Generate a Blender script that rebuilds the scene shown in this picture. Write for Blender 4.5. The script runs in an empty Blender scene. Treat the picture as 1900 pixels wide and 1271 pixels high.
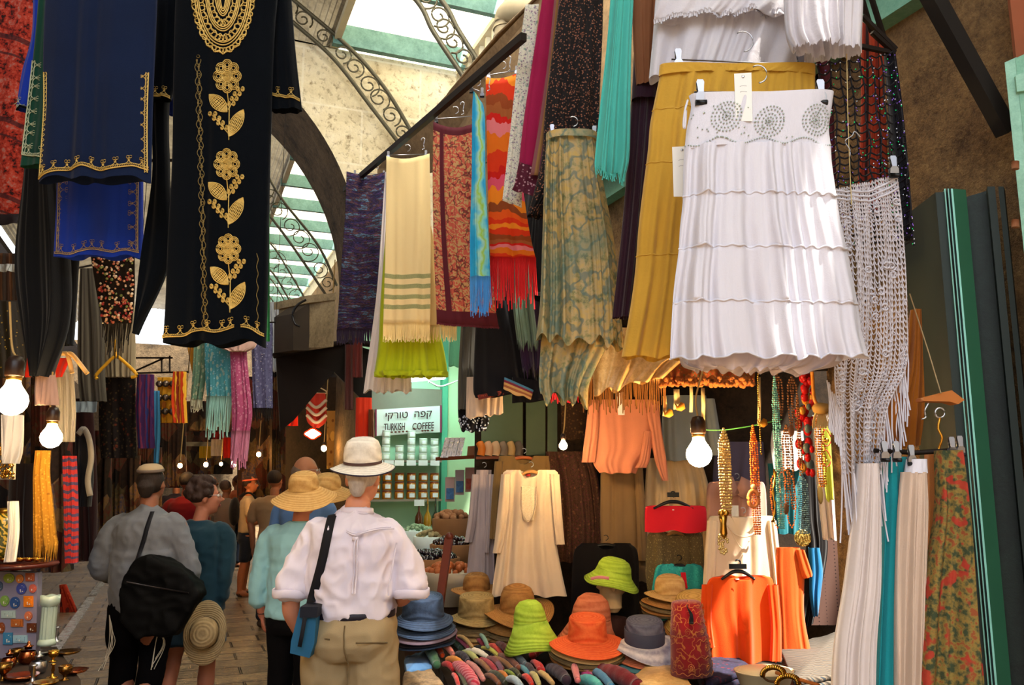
import bpy, math, random
import numpy as np
from mathutils import Vector, Matrix, noise as mnoise
from mathutils.bvhtree import BVHTree
SC = bpy.context.scene
COL = SC.collection
PI = math.pi
# ---------------------------------------------------------------- camera
YAW, PITCH, FPX, CH = math.radians(21.8), math.radians(9.34), 1550.0, 1.6
cam = bpy.data.cameras.new('camera'); camo = bpy.data.objects.new('camera', cam); COL.objects.link(camo)
camo.location = (0, 0, CH); camo.rotation_euler = (PI/2+PITCH, 0, -YAW)
cam.sensor_width = 36; cam.lens = FPX/1900*36; cam.clip_end = 300; cam.clip_start = .05
SC.camera = camo
# ---------------------------------------------------------------- light
w = bpy.data.worlds.new('world'); SC.world = w; w.use_nodes = True
bg = w.node_tree.nodes['Background']; bg.inputs[0].default_value = (.86, .92, 1, 1); bg.inputs[1].default_value = 2.6
def lamp(name, kind, loc, rot, energy, color=(1,1,1), **kw):
    l = bpy.data.lights.new(name, kind); l.energy = energy; l.color = color
    for k, v in kw.items(): setattr(l, k, v)
    o = bpy.data.objects.new(name, l); COL.objects.link(o); o.location = loc; o.rotation_euler = rot
    return o
lamp('sun', 'SUN', (0, 0, 12), (math.radians(24), math.radians(14), 0), 24.0, (1, .93, .80), angle=.03)
# added area lamp, stands in for open sky behind the viewer
lamp('fill_from_street_mouth', 'AREA', (-1.3, -3.2, 5.2), (math.radians(58), 0, math.radians(-21)), 88, (.80, .89, 1), shape='RECTANGLE', size=4.0, size_y=2.6)
# added area lamp below the white roof panels, brightens the stone arch wall
lamp('arch_fill_under_roof', 'AREA', (1.7, 4.6, 6.15), (math.radians(48), 0, 0), 150, (1, .96, .86), shape='RECTANGLE', size=1.3, size_y=2.5)
SC.view_settings.view_transform = 'Standard'; SC.view_settings.look = 'None'
SC.view_settings.gamma = 1; SC.view_settings.use_curve_mapping = False
SC.view_settings.exposure = 0.12
SC.cycles.max_bounces = 6; SC.cycles.diffuse_bounces = 3; SC.cycles.glossy_bounces = 2
SC.cycles.transmission_bounces = 4; SC.cycles.transparent_max_bounces = 8
SC.cycles.caustics_reflective = False; SC.cycles.caustics_refractive = False
SC.cycles.sample_clamp_indirect = 6; SC.cycles.use_denoising = True
# ---------------------------------------------------------------- pixel -> place
SY, CY_, SP, CP = math.sin(YAW), math.cos(YAW), math.sin(PITCH), math.cos(PITCH)
def ray(px, py):
    u = (px-950)/FPX; v = (py-635.5)/FPX
    h = CP+v*SP
    return np.array([h*SY+u*CY_, h*CY_-u*SY, SP-v*CP]), h
C0 = np.array([0, 0, CH])
def pt(px, py, D):
    d, h = ray(px, py); return C0+d*(D/h)
def ptX(px, py, X): d, h = ray(px, py); return C0+d*(X/d[0])
def ptY(px, py, Y): d, h = ray(px, py); return C0+d*(Y/d[1])
def ptZ(px, py, Z): d, h = ray(px, py); return C0+d*((Z-CH)/d[2])
def gD(px, py, Z=0):
    d, h = ray(px, py); return h*(Z-CH)/d[2]
NRM = np.array([-SY, -CY_, 0.0])     # horizontally towards the viewer
RGT = np.array([CY_, -SY, 0.0])
# ---------------------------------------------------------------- materials
def lin(c):
    if isinstance(c, str):
        c = tuple(int(c[i:i+2], 16)/255 for i in (0, 2, 4))
    return tuple(x/12.92 if x <= .04045 else ((x+.055)/1.055)**2.4 for x in c)+(1,)
MC = {}
class NT:
    def __init__(s, nt): s.t = nt; s.n = nt.nodes; s.l = nt.links
    def new(s, ty, **kw):
        n = s.n.new('ShaderNode'+ty)
        for k, v in kw.items(): setattr(n, k, v)
        return n
    def inp(s, sock, v):
        if hasattr(v, 'is_linked') or isinstance(v, bpy.types.NodeSocket): s.l.new(v, sock)
        else: sock.default_value = v
    def math(s, op, a, b=0, c=None):
        n = s.new('Math', operation=op); s.inp(n.inputs[0], a); s.inp(n.inputs[1], b)
        if c is not None: s.inp(n.inputs[2], c)
        return n.outputs[0]
    def mix(s, f, a, b):
        n = s.new('MixRGB'); s.inp(n.inputs[0], f); s.inp(n.inputs[1], a); s.inp(n.inputs[2], b); return n.outputs[0]
    def ramp(s, f, stops, const=False):
        n = s.new('ValToRGB'); r = n.color_ramp
        if const: r.interpolation = 'CONSTANT'
        while len(r.elements) < len(stops): r.elements.new(.5)
        for e, (p, c) in zip(r.elements, stops): e.position = p; e.color = lin(c) if not isinstance(c, (int, float)) else (c, c, c, 1)
        s.inp(n.inputs[0], f); return n.outputs[0]
    def noise(s, vec, scale, detail=3, rough=.55):
        n = s.new('TexNoise'); n.inputs['Scale'].default_value = scale; n.inputs['Detail'].default_value = detail
        n.inputs['Roughness'].default_value = rough; s.l.new(vec, n.inputs['Vector']); return n.outputs['Fac']
    def vor(s, vec, scale, out='Distance', feature='F1', rnd=1):
        n = s.new('TexVoronoi', feature=feature); n.inputs['Scale'].default_value = scale; n.inputs['Randomness'].default_value = rnd
        s.l.new(vec, n.inputs['Vector']); return n.outputs[out]
    def wave(s, vec, scale, dist=0, direction='X', dscale=1, kind='BANDS'):
        n = s.new('TexWave', wave_type=kind, bands_direction=direction); n.inputs['Scale'].default_value = scale
        n.inputs['Distortion'].default_value = dist; n.inputs['Detail Scale'].default_value = dscale
        s.l.new(vec, n.inputs['Vector']); return n.outputs['Fac']
    def scl(s, vec, x, y, z=1):
        n = s.new('Mapping'); n.inputs['Scale'].default_value = (x, y, z); s.l.new(vec, n.inputs['Vector']); return n.outputs[0]
def mat(name, base='808080', rough=.8, pat=None, metal=0, bump=0, bscale=200, sheen=0, emit=0, trans=0, var=.12, vscale=6, alpha=1, trl=0, **kw):
    key = name
    if key in MC: return MC[key]
    m = bpy.data.materials.new(name); m.use_nodes = True; t = NT(m.node_tree)
    b = m.node_tree.nodes['Principled BSDF']
    tc = t.new('TexCoord'); obj = tc.outputs['Object']; uv = tc.outputs['UV']
    col = lin(base)
    b.inputs['Roughness'].default_value = rough; b.inputs['Metallic'].default_value = metal
    b.inputs['Specular IOR Level'].default_value = kw.get('spec', .3)
    if sheen: b.inputs['Sheen Weight'].default_value = sheen
    if trans: b.inputs['Transmission Weight'].default_value = trans
    b.inputs['Alpha'].default_value = alpha
    hgt = None
    if pat: 
        r = pat(t, obj, uv, col)
        csock, hgt = r if isinstance(r, tuple) else (r, None)
    elif var:
        n = t.noise(obj, vscale, 4)
        d = tuple(c*(1-var*1.6) for c in col[:3])+(1,); e = tuple(min(1, c*(1+var)) for c in col[:3])+(1,)
        csock = t.mix(n, d, e)
    else: csock = col
    t.inp(b.inputs['Base Color'], csock)
    if emit:
        b.inputs['Emission Strength'].default_value = emit; b.inputs['Emission Color'].default_value = lin(kw.get('ecol', base))
    if bump or hgt is not None:
        if hgt is None: hgt = t.noise(obj, bscale, 2)
        bm = t.new('Bump'); bm.inputs['Strength'].default_value = bump or .3; bm.inputs['Distance'].default_value = kw.get('bdist', .004)
        t.l.new(hgt, bm.inputs['Height']); t.l.new(bm.outputs[0], b.inputs['Normal'])
    if trl:
        tr = t.new('BsdfTranslucent'); t.inp(tr.inputs[0], csock); mx = t.new('MixShader'); mx.inputs[0].default_value = trl
        t.l.new(b.outputs[0], mx.inputs[1]); t.l.new(tr.outputs[0], mx.inputs[2])
        t.l.new(mx.outputs[0], m.node_tree.nodes['Material Output'].inputs['Surface'])
    MC[key] = m; return m
def cloth_m(name, c='808080', **kw):
    kw.setdefault('rough', .9); kw.setdefault('sheen', .15); kw.setdefault('bump', .25); kw.setdefault('bscale', 260); kw.setdefault('var', .08); kw.setdefault('spec', .15)
    return mat(name, c, **kw)
def p_stripes(cols, n, dist=.02, axis='v', seed=0):      # woven stripes across the cloth
    def f(t, obj, uv, col):
        s = t.new('SeparateXYZ'); t.l.new(uv, s.inputs[0]); c = s.outputs[1 if axis == 'v' else 0]
        nz = t.noise(uv, 5, 2); c = t.math('ADD', c, t.math('MULTIPLY', nz, dist))
        fr = t.math('FRACT', t.math('MULTIPLY', c, n))
        k = len(cols)
        return t.ramp(fr, [(i/k, cc) for i, cc in enumerate(cols)], True)
    return f
def p_floral(cols, s1=14, s2=30, stretch=1.0, use_uv=False):  # ground, big motif, small motif, dark lines
    def f(t, obj, uv, col):
        v = t.scl(obj, 1, 1, stretch)
        d = t.vor(v, s1); n = t.noise(v, s1*1.3, 3)
        f1 = t.ramp(t.math('ADD', d, t.math('MULTIPLY', n, .5)), [(0, 1.0), (.38, 1.0), (.5, 0.0)])
        d2 = t.vor(v, s2); f2 = t.ramp(d2, [(0, 1.0), (.22, 1.0), (.34, 0.0)])
        c = t.mix(f2, lin(cols[0]), lin(cols[2])); c = t.mix(t.math('MULTIPLY', f1, .8), c, lin(cols[1]))
        if len(cols) > 3:
            w_ = t.noise(v, s2*.8, 1); f3 = t.ramp(t.math('ABSOLUTE', t.math('SUBTRACT', w_, .5)), [(0, 1.0), (.012, 1.0), (.03, 0.0)])
            c = t.mix(t.math('MULTIPLY', f3, .7), c, lin(cols[3]))
        return c
    return f
# ---------------------------------------------------------------- mesh tools
def sm(o, on=True):
    if on: o.data.shade_smooth()
    return o
def link(name, V, F, m, parent=None, uv=None, smooth=True, label=None, cat=None, group=None, kind=None):
    V = np.asarray(V, float); c = (V.min(0)+V.max(0))/2
    if parent is None: c = np.array([c[0], c[1], V[:, 2].min()])
    me = bpy.data.meshes.new(name); me.from_pydata((V-c).tolist(), [], F); me.update()
    if uv is not None:
        L = me.uv_layers.new(name='UVMap'); uv = np.asarray(uv, np.float32)
        vi = np.empty(len(me.loops), np.int32); me.loops.foreach_get('vertex_index', vi)
        L.data.foreach_set('uv', uv[vi].ravel())
    ms = m if isinstance(m, (list, tuple)) else [m]
    for x in ms: me.materials.append(x)
    if smooth: me.shade_smooth()
    o = bpy.data.objects.new(name, me); COL.objects.link(o)
    if parent is not None:
        w0 = Vector(parent.location)
        pp = parent.parent
        while pp is not None: w0 += pp.location; pp = pp.parent
        o.parent = parent; o.location = Vector(c)-w0
    else: o.location = c
    return tag(o, label, cat, group, kind)
def tag(o, label=None, cat=None, group=None, kind=None):
    if label: o['label'] = label
    if cat: o['category'] = cat
    if group: o['group'] = group
    if kind: o['kind'] = kind
    return o
def empty(name, loc, label=None, cat=None, group=None, kind=None):
    o = bpy.data.objects.new(name, None); COL.objects.link(o); o.location = tuple(loc); o.empty_display_size = .05
    return tag(o, label, cat, group, kind)
def copy_tree(o, parent=None):
    c = o.copy(); COL.objects.link(c)
    if parent is not None: c.parent = parent
    for ch in [x for x in ALLCH(o)]: copy_tree(ch, c)
    return c
def ALLCH(o): return [x for x in COL.objects if x.parent == o]
class MB:
    def __init__(s): s.V = []; s.F = []; s.U = []; s.n = 0
    def add(s, V, F, U=None):
        V = np.asarray(V, float); s.V.append(V); s.F += [tuple(i+s.n for i in f) for f in F]
        s.U.append(np.zeros((len(V), 2)) if U is None else np.asarray(U, float)); s.n += len(V); return s
    def box(s, c, size, rz=0, M=None):
        x, y, z = [k/2 for k in size]
        V = np.array([[a*x, b*y, d*z] for a in (-1, 1) for b in (-1, 1) for d in (-1, 1)])
        if M is not None: V = V@np.array(M).T
        if rz: 
            cs, sn = math.cos(rz), math.sin(rz); V = V@np.array([[cs, sn, 0], [-sn, cs, 0], [0, 0, 1]])
        return s.add(V+np.array(c), [(0,1,3,2),(4,6,7,5),(0,4,5,1),(2,3,7,6),(0,2,6,4),(1,5,7,3)])
    def beam(s, a, b, w, h, up=(0, 0, 1)):       # box from point a to b
        a = np.array(a, float); b = np.array(b, float); d = b-a; L = np.linalg.norm(d); d /= L
        u = np.cross(d, up); u /= max(1e-9, np.linalg.norm(u)); v = np.cross(u, d)
        V = [p+u*i*w/2+v*j*h/2 for p in (a, b) for i, j in ((-1,-1),(1,-1),(1,1),(-1,1))]
        return s.add(V, [(0,1,2,3)[::-1],(4,5,6,7),(0,1,5,4),(1,2,6,5),(2,3,7,6),(3,0,4,7)])
    def tube(s, P, r, sides=6, cap=True, closed=False):
        P = np.asarray(P, float); n = len(P)
        R = np.full(n, r) if np.isscalar(r) else np.asarray(r, float)
        T = np.gradient(P, axis=0) if not closed else (np.roll(P, -1, 0)-np.roll(P, 1, 0))
        T /= np.maximum(np.linalg.norm(T, axis=1), 1e-9)[:, None]
        ref = np.array([0, 0, 1.0]) if abs(T[:, 2]).mean() < .8 else np.array([1.0, 0, 0])
        A = np.cross(T, ref); A /= np.maximum(np.linalg.norm(A, axis=1), 1e-9)[:, None]; B = np.cross(T, A)
        an = np.arange(sides)*2*PI/sides
        V = P[:, None]+R[:, None, None]*(np.cos(an)[None, :, None]*A[:, None]+np.sin(an)[None, :, None]*B[:, None])
        F = []
        for i in range(n if closed else n-1):
            j = (i+1) % n
            for k in range(sides):
                l = (k+1) % sides; F.append((i*sides+k, i*sides+l, j*sides+l, j*sides+k))
        if cap and not closed: F.append(tuple(range(sides))); F.append(tuple(range((n-1)*sides, n*sides))[::-1])
        return s.add(V.reshape(-1, 3), F)
    def lathe(s, prof, c=(0, 0, 0), n=32, sx=1, sy=1, M=None, wob=None):   # prof: (r, z)
        prof = list(prof); V = []
        for r, z in prof:
            for k in range(n):
                a = 2*PI*k/n; p = [r*math.cos(a)*sx, r*math.sin(a)*sy, z]
                if wob: p[2] += wob(a, r)
                V.append(p)
        F = []
        for i in range(len(prof)-1):
            for k in range(n):
                l = (k+1) % n; F.append((i*n+k, i*n+l, (i+1)*n+l, (i+1)*n+k))
        if prof[0][0] > 1e-4: F.append(tuple(range(n))[::-1]) if wob is None else None
        if prof[-1][0] > 1e-4 and wob is None: F.append(tuple(range((len(prof)-1)*n, len(prof)*n)))
        V = np.array(V)
        U = np.array([[k/n, i/(len(prof)-1)] for i in range(len(prof)) for k in range(n)])
        if M is not None: V = V@np.array(M)[:3, :3].T
        return s.add(V+np.array(c), F, U)
    def sphere(s, c, r, n=12, M=None):
        r = np.array([r]*3) if np.isscalar(r) else np.array(r)
        prof = [(math.sin(PI*i/(n//2+2)), -math.cos(PI*i/(n//2+2))) for i in range(n//2+3)]
        V = []; F = []; m = len(prof)
        for a, z in prof:
            for k in range(n): V.append((a*math.cos(2*PI*k/n), a*math.sin(2*PI*k/n), z))
        for i in range(m-1):
            for k in range(n): F.append((i*n+k, i*n+(k+1) % n, (i+1)*n+(k+1) % n, (i+1)*n+k))
        V = np.array(V)*r
        if M is not None: V = V@np.array(M).T
        return s.add(V+np.array(c), F)
    def ribbon(s, P, w, th, nrm):       # flat tape along P
        P = np.asarray(P, float); T = np.gradient(P, axis=0); T /= np.maximum(np.linalg.norm(T, axis=1), 1e-9)[:, None]
        N = np.broadcast_to(np.asarray(nrm, float), P.shape); A = np.cross(T, N); A /= np.maximum(np.linalg.norm(A, axis=1), 1e-9)[:, None]
        V = np.stack([P-A*w/2, P+A*w/2, P+A*w/2+N*th, P-A*w/2+N*th], 1).reshape(-1, 3); n = len(P); F = []
        for i in range(n-1):
            for k in range(4): l = (k+1) % 4; F.append((i*4+k, i*4+l, i*4+4+l, i*4+4+k))
        F += [(3,2,1,0), tuple(range(n*4-4, n*4))]
        return s.add(V, F)
    def poly(s, P, th, nrm):            # flat outline with thickness
        P = np.asarray(P, float); n = len(P); N = np.array(nrm, float)*th
        return s.add(np.vstack([P, P+N]), [tuple(range(n))[::-1], tuple(range(n, 2*n))]+[(i, (i+1) % n, n+(i+1) % n, n+i) for i in range(n)])
    def build(s, name, m, parent=None, smooth=True, **kw):
        return link(name, np.vstack(s.V), s.F, m, parent, np.vstack(s.U), smooth, **kw)
def smooth_line(P, k=6):
    P = [np.array(p, float) for p in P]
    if len(P) < 3: return np.array([P[0]+(P[-1]-P[0])*i/k for i in range(k+1)])
    Q = [2*P[0]-P[1]]+P+[2*P[-1]-P[-2]]; out = []
    for i in range(1, len(Q)-2):
        a, b, c, d = Q[i-1:i+3]
        for j in range(k):
            t = j/k; out.append(.5*((2*b)+(c-a)*t+(2*a-5*b+4*c-d)*t*t+(3*b-a-3*c+d)*t**3))
    out.append(P[-1]); return np.array(out)
def mb1(fn, *a, **k): b = MB(); getattr(b, fn)(*a, **k); return b
# ---------------------------------------------------------------- hanging cloth
def drape(name, rows, D, m, parent=None, DR=None, t=.02, folds=5, amp=.012, a0=.25, tube=True, seed=0, nu=56, nv=36, neck=None, hemw=0, rag=0, tiers=None, push=0, curl=0, **kw):
    """rows: (y, xl, xr) or (y, xl, xr, yr) in photo pixels, top to bottom, in an upright plane at distance D (left) .. DR (right)"""
    rnd = random.Random(seed+len(rows)*7+int(rows[0][1])); DR = D if DR is None else DR
    Ls = np.array([pt(r[1], r[0], D) for r in rows]); Rs = np.array([pt(r[2], r[3] if len(r) > 3 else r[0], DR) for r in rows])
    k = max(2, int(nv/(len(rows)-1))) if len(rows) > 1 else nv
    Ls = smooth_line(Ls, k) if len(rows) > 2 else np.array([Ls[0]+(Ls[1]-Ls[0])*i/nv for i in range(nv+1)])
    Rs = smooth_line(Rs, k) if len(rows) > 2 else np.array([Rs[0]+(Rs[1]-Rs[0])*i/nv for i in range(nv+1)])
    n = len(Ls); vv = np.linspace(0, 1, n)
    ax = Rs[-1]-Ls[-1]; ax[2] = 0; ax /= max(1e-6, np.linalg.norm(ax)); N = np.cross(np.array([0, 0, 1.0]), ax)*-1
    if N@NRM < 0: N = -N
    ph = rnd.uniform(0, 6); ph2 = rnd.uniform(0, 6); ph3 = rnd.uniform(0, 6)
    s = np.linspace(0, 1, nu); S, VV = np.meshgrid(s, vv)
    A = amp*(a0+(1-a0)*VV**.8)
    if tiers:
        tt = [0]+list(tiers)+[1]
        for a_, b_ in zip(tt[:-1], tt[1:]):
            k_ = (VV >= a_) & (VV < b_+1e-6); q_ = np.clip((VV-a_)/(b_-a_), 0, 1); A = np.where(k_, A*(.62+.5*q_), A)
    fk = [folds*rnd.uniform(.3, .6), folds*rnd.uniform(.7, 1.1), folds*rnd.uniform(1.3, 1.9), folds*rnd.uniform(2.4, 3.2)]; pk = [rnd.uniform(0, 6) for _ in range(8)]
    sw = S+.035*np.sin(2*PI*S*1.7+ph2)+.02*np.sin(5*S+3*VV+ph)
    def rip(q):
        r_ = 0
        for k_, (f_, w_) in enumerate(zip(fk, (.7, .85, .5, .22))):
            g = np.sin(2*PI*f_*sw+pk[k_]+q*(1+k_)+(.8+.3*k_)*np.sin(2.2*VV+pk[k_+4])*.7)
            r_ = r_+w_*np.sign(g)*np.abs(g)**.85*(.65+.35*np.sin(2*PI*.9*S+pk[7-k_]))
        return A*r_
    el = t*np.sqrt(np.clip(1-np.abs(2*S-1)**3, 0, 1))
    R1 = rip(0); R2 = rip(1.3) if tube else R1
    front = Ls[:, None]+(Rs-Ls)[:, None]*S[..., None]
    back = front.copy()
    edge = np.clip(np.minimum(S, 1-S)*nu/2.2, 0, 1)
    fo = el+R1*(edge if tube else 1)+push; bo = (-el+R2*edge if tube else R1-.003)+push
    if not tube: fo = R1+.0015+push
    front = front+N*fo[..., None]; back = back+N*bo[..., None]
    if hemw:
        w_ = hemw*np.sin(2*PI*folds*sw+ph+1.2)+hemw*.6*np.sin(2*PI*2.1*sw+ph3)
        front[..., 2] += w_*VV**6; back[..., 2] += w_*VV**6
    if rag:
        rg = np.array([rnd.uniform(-1, 1) for _ in range(nu)])*rag; front[..., 2] += rg*VV**10; back[..., 2] += rg*VV**10
    if neck:
        s0, s1, dep = neck[:3]; q = np.clip((s-s0)/(s1-s0), 0, 1); bmp = np.sin(PI*q)**.7
        if len(neck) > 3: bmp = np.maximum(bmp*0, 1-np.abs(2*q-1))
        fall = np.clip(1-VV*4, 0, 1)
        front[..., 2] -= dep*bmp[None]*fall; back[..., 2] -= dep*.25*bmp[None]*fall
    if curl: 
        front[..., 2] -= curl*np.sin(PI*S)*(1-VV); back[..., 2] -= curl*np.sin(PI*S)*(1-VV)
    V = np.concatenate([front, back[:, ::-1]], 1); M_ = 2*nu
    U = np.stack([np.concatenate([S, S[:, ::-1]], 1), np.concatenate([VV, VV], 1)], -1)
    F = []
    for i in range(n-1):
        for j in range(M_): l = (j+1) % M_; F.append((i*M_+j, (i+1)*M_+j, (i+1)*M_+l, i*M_+l))
    if not tube:
        for i in (0, n-1):
            for j in range(nu-1): 
                f = (i*M_+j, i*M_+j+1, i*M_+M_-2-j, i*M_+M_-1-j); F.append(f if i == 0 else f[::-1])
    o = link(name, V.reshape(-1, 3), F, m, parent, U.reshape(-1, 2), True, **kw)
    o_front[o.name] = (front, N)
    return o
o_front = {}
def on_cloth(o, u, v, off=.004):          # point on the front of a draped cloth
    fr, N = o_front[o.name]; n, k = fr.shape[:2]
    a = min(max(v, 0), 1)*(n-1); b = min(max(u, 0), 1)*(k-1); i, j = min(int(a), n-2), min(int(b), k-2); fa, fb = a-i, b-j
    p = fr[i, j]*(1-fa)*(1-fb)+fr[i+1, j]*fa*(1-fb)+fr[i, j+1]*(1-fa)*fb+fr[i+1, j+1]*fa*fb
    return p+N*off
def fringe(name, o, L, n, m, parent, r=.0016, jit=.2, u0=0, u1=1, v=1.0, seed=1, sway=.01, sides=4, segs=5, slope=0, Lf=None):
    rnd = random.Random(seed); b = MB(); fr, N = o_front[o.name]
    for i in range(n):
        u = u0+(u1-u0)*(i+rnd.uniform(-.3, .3)+.5)/n; p = on_cloth(o, u, v, 0)
        l = (Lf(u) if Lf else L)*(1+rnd.uniform(-jit, jit)); a = rnd.uniform(-1, 1)*sway; c = rnd.uniform(-1, 1)*sway*.5
        P = [p+RGT*(a*(q/segs)**1.5+slope*q/segs)+N*(c*(q/segs))-np.array([0, 0, l*q/segs-.004]) for q in range(segs+1)]
        b.tube(P, r, sides)
    return b.build(name, m, parent, kind='stuff' if n > 100 else None)
def surf_bvh(objs):
    V = []; F = []; k = 0
    for o in objs:
        M = Matrix.Translation(o.location); p = o.parent
        while p is not None: M = Matrix.Translation(p.location) @ p.rotation_euler.to_matrix().to_4x4() @ M; p = p.parent
        V += [M @ v.co for v in o.data.vertices]; F += [tuple(i+k for i in f.vertices) for f in o.data.polygons]; k = len(V)
    return BVHTree.FromPolygons(V, F)
def cast(bv, px, py, off=.003):
    d, h = ray(px, py); r = bv.ray_cast(Vector(C0), Vector(d))
    if r[0] is None: return None
    n = r[1]; dd = Vector(d).normalized(); n = n if n.dot(dd) < 0 else -n
    return np.array(r[0]+n*off), np.array(n)
def strokes(name, bv, lines, r, m, parent, off=.002, sides=5, rib=None):
    b = MB()
    for L in lines:
        P = []; N = []
        for x, y in L:
            c = cast(bv, x, y, off)
            if c is not None: P.append(c[0]); N.append(c[1])
        if len(P) > 1:
            if rib: b.ribbon(P, rib, r, np.array(N))
            else: b.tube(P, r, sides)
    return b.build(name, m, parent) if b.n else None
# ================================================================ setting
def p_stone(t, obj, uv, col):
    n = t.noise(obj, 1.6, 6, .65); n2 = t.noise(obj, 14, 5, .7)
    c = t.ramp(n, [(.3, 'b8a684'), (.5, 'e0d2b0'), (.7, 'f2e8d0')])
    c = t.mix(t.ramp(n2, [(.3, 1.0), (.47, 0.0)]), c, lin('8a7656'))
    br = t.new('TexBrick'); br.inputs['Scale'].default_value = 1.0; br.inputs['Brick Width'].default_value = 1.3; br.inputs['Row Height'].default_value = .62; br.inputs['Mortar Size'].default_value = .012
    r = t.new('Mapping'); r.inputs['Rotation'].default_value = (PI/2, 0, 0); t.l.new(obj, r.inputs[0]); t.l.new(r.outputs[0], br.inputs[0])
    c = t.mix(t.math('MULTIPLY', br.outputs['Fac'], .6), c, lin('efe6d0'))
    return c, t.math('ADD', n2, n)
def p_rough(dark, light, s=5, s2=40):
    def f(t, obj, uv, col):
        n = t.noise(obj, s, 6, .7); n2 = t.noise(obj, s2, 4, .8)
        c = t.ramp(t.math('ADD', t.math('MULTIPLY', n, .6), t.math('MULTIPLY', n2, .4)), [(.36, dark), (.62, light)])
        return c, t.math('ADD', n, n2)
    return f
def p_paving(t, obj, uv, col):
    br = t.new('TexBrick'); br.inputs['Scale'].default_value = 1.0; br.inputs['Brick Width'].default_value = .55; br.inputs['Row Height'].default_value = .3; br.inputs['Mortar Size'].default_value = .012
    br.inputs['Mortar Smooth'].default_value = .6
    nz = t.noise(obj, 3, 2); m_ = t.new('Mapping'); t.l.new(obj, m_.inputs[0]); m_.inputs['Location'].default_value = (.2, .1, 0)
    va = t.new('VectorMath', operation='ADD'); t.l.new(m_.outputs[0], va.inputs[0]); cb = t.new('CombineXYZ'); t.inp(cb.inputs[1], t.math('MULTIPLY', nz, .09)); t.l.new(cb.outputs[0], va.inputs[1]); t.l.new(va.outputs[0], br.inputs[0])
    br.inputs['Color1'].default_value = lin('94795a'); br.inputs['Color2'].default_value = lin('70593f'); br.inputs['Mortar'].default_value = lin('302820')
    n = t.noise(obj, 9, 6, .7)
    c = t.mix(t.ramp(n, [(.35, .65), (.6, 0.0)]), br.outputs['Color'], lin('4b4036'))
    h = t.math('SUBTRACT', t.math('MULTIPLY', n, .8), t.math('MULTIPLY', br.outputs['Fac'], 1.2))
    return c, h
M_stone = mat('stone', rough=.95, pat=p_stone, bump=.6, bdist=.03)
M_stone_shade = mat('stone_shaded', rough=.95, pat=p_rough('2e2418', '6b5840', 2.5, 14), bump=.8, bdist=.03)  # darker copy of the stone, with the arch underside's shade in its colour
M_stucco = mat('stucco', rough=.95, pat=p_rough('4a3420', '96744a', 4, 45), bump=.9, bdist=.02)
M_paving = mat('paving', rough=.24, pat=p_paving, bump=.9, bdist=.035, spec=.9)
M_darkwall = mat('dark_wall', '2c2118', rough=.95, pat=p_rough('1a130e', '3d2e20', 3, 30), bump=.4)  # uneven dark brown shared by walls, eave and stall backs
M_teal = mat('teal_paint', '4f8f8c', rough=.6, pat=p_rough('486e6a', '6f9690', 4, 30))
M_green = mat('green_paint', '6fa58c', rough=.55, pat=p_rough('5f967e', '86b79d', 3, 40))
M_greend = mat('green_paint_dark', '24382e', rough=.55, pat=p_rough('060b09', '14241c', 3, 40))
M_mint = mat('mint_wall', 'a9d8b8', rough=.7, var=.06)
M_wood = mat('weathered_wood', '7a6040', rough=.85, pat=p_rough('5a4630', '8f7350', 3, 22))
M_rail = mat('dark_iron', '241a14', rough=.6, metal=.4, var=.2)
M_iron = mat('painted_iron', '55503f', rough=.5, metal=.3)
M_roofw = mat('white_roof_panel', 'f3eee0', rough=.6, trl=.75, var=.05)
M_roofb = mat('corrugated_metal', '8c7f66', rough=.5, pat=p_rough('5d5240', 'a3967a', 1.5, 9), metal=.2, trl=.12)
M_cream = mat('cream_paint', 'cfc6a8', rough=.6)
M_chrome = mat('chrome', 'a4a4ac', rough=.3, metal=1, var=0)
M_steel = mat('steel_wire', 'b8b8bc', rough=.3, metal=1, var=0)
M_black = mat('black_plastic', '0d0c0e', rough=.35, var=0)
M_gold = mat('gold_metal', 'd8a040', rough=.22, metal=1, var=0)
M_goldth = mat('gold_thread', 'd8b560', rough=.45, metal=.25, var=.2, vscale=60, spec=.5)

def slab(name, m, boxes, parent=None, **kw):
    b = MB()
    for c, s in boxes: b.box(c, s)
    return b.build(name, m, parent, smooth=False, **kw)
def st(o): o['kind'] = 'structure'; return o
# floor: paving with a raised kerb line and gutter
st(slab('floor', M_paving, [((0, 15, -.06), (14, 50, .12))]))
gb = MB(); g0 = ptZ(114, 1199, 0); 
for y0, y1 in ((6, 13.2), (13.45, 19), (19.2, 26)): gb.box((-.95, (y0+y1)/2, .006), (.1, y1-y0, .012))
st(gb.build('trim_gutter', mat('wet_stone_channel', 'aeb2b6', rough=.2, spec=.8, pat=p_rough('45423f', 'c4c8cc', 14, 60)), smooth=False))
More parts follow.
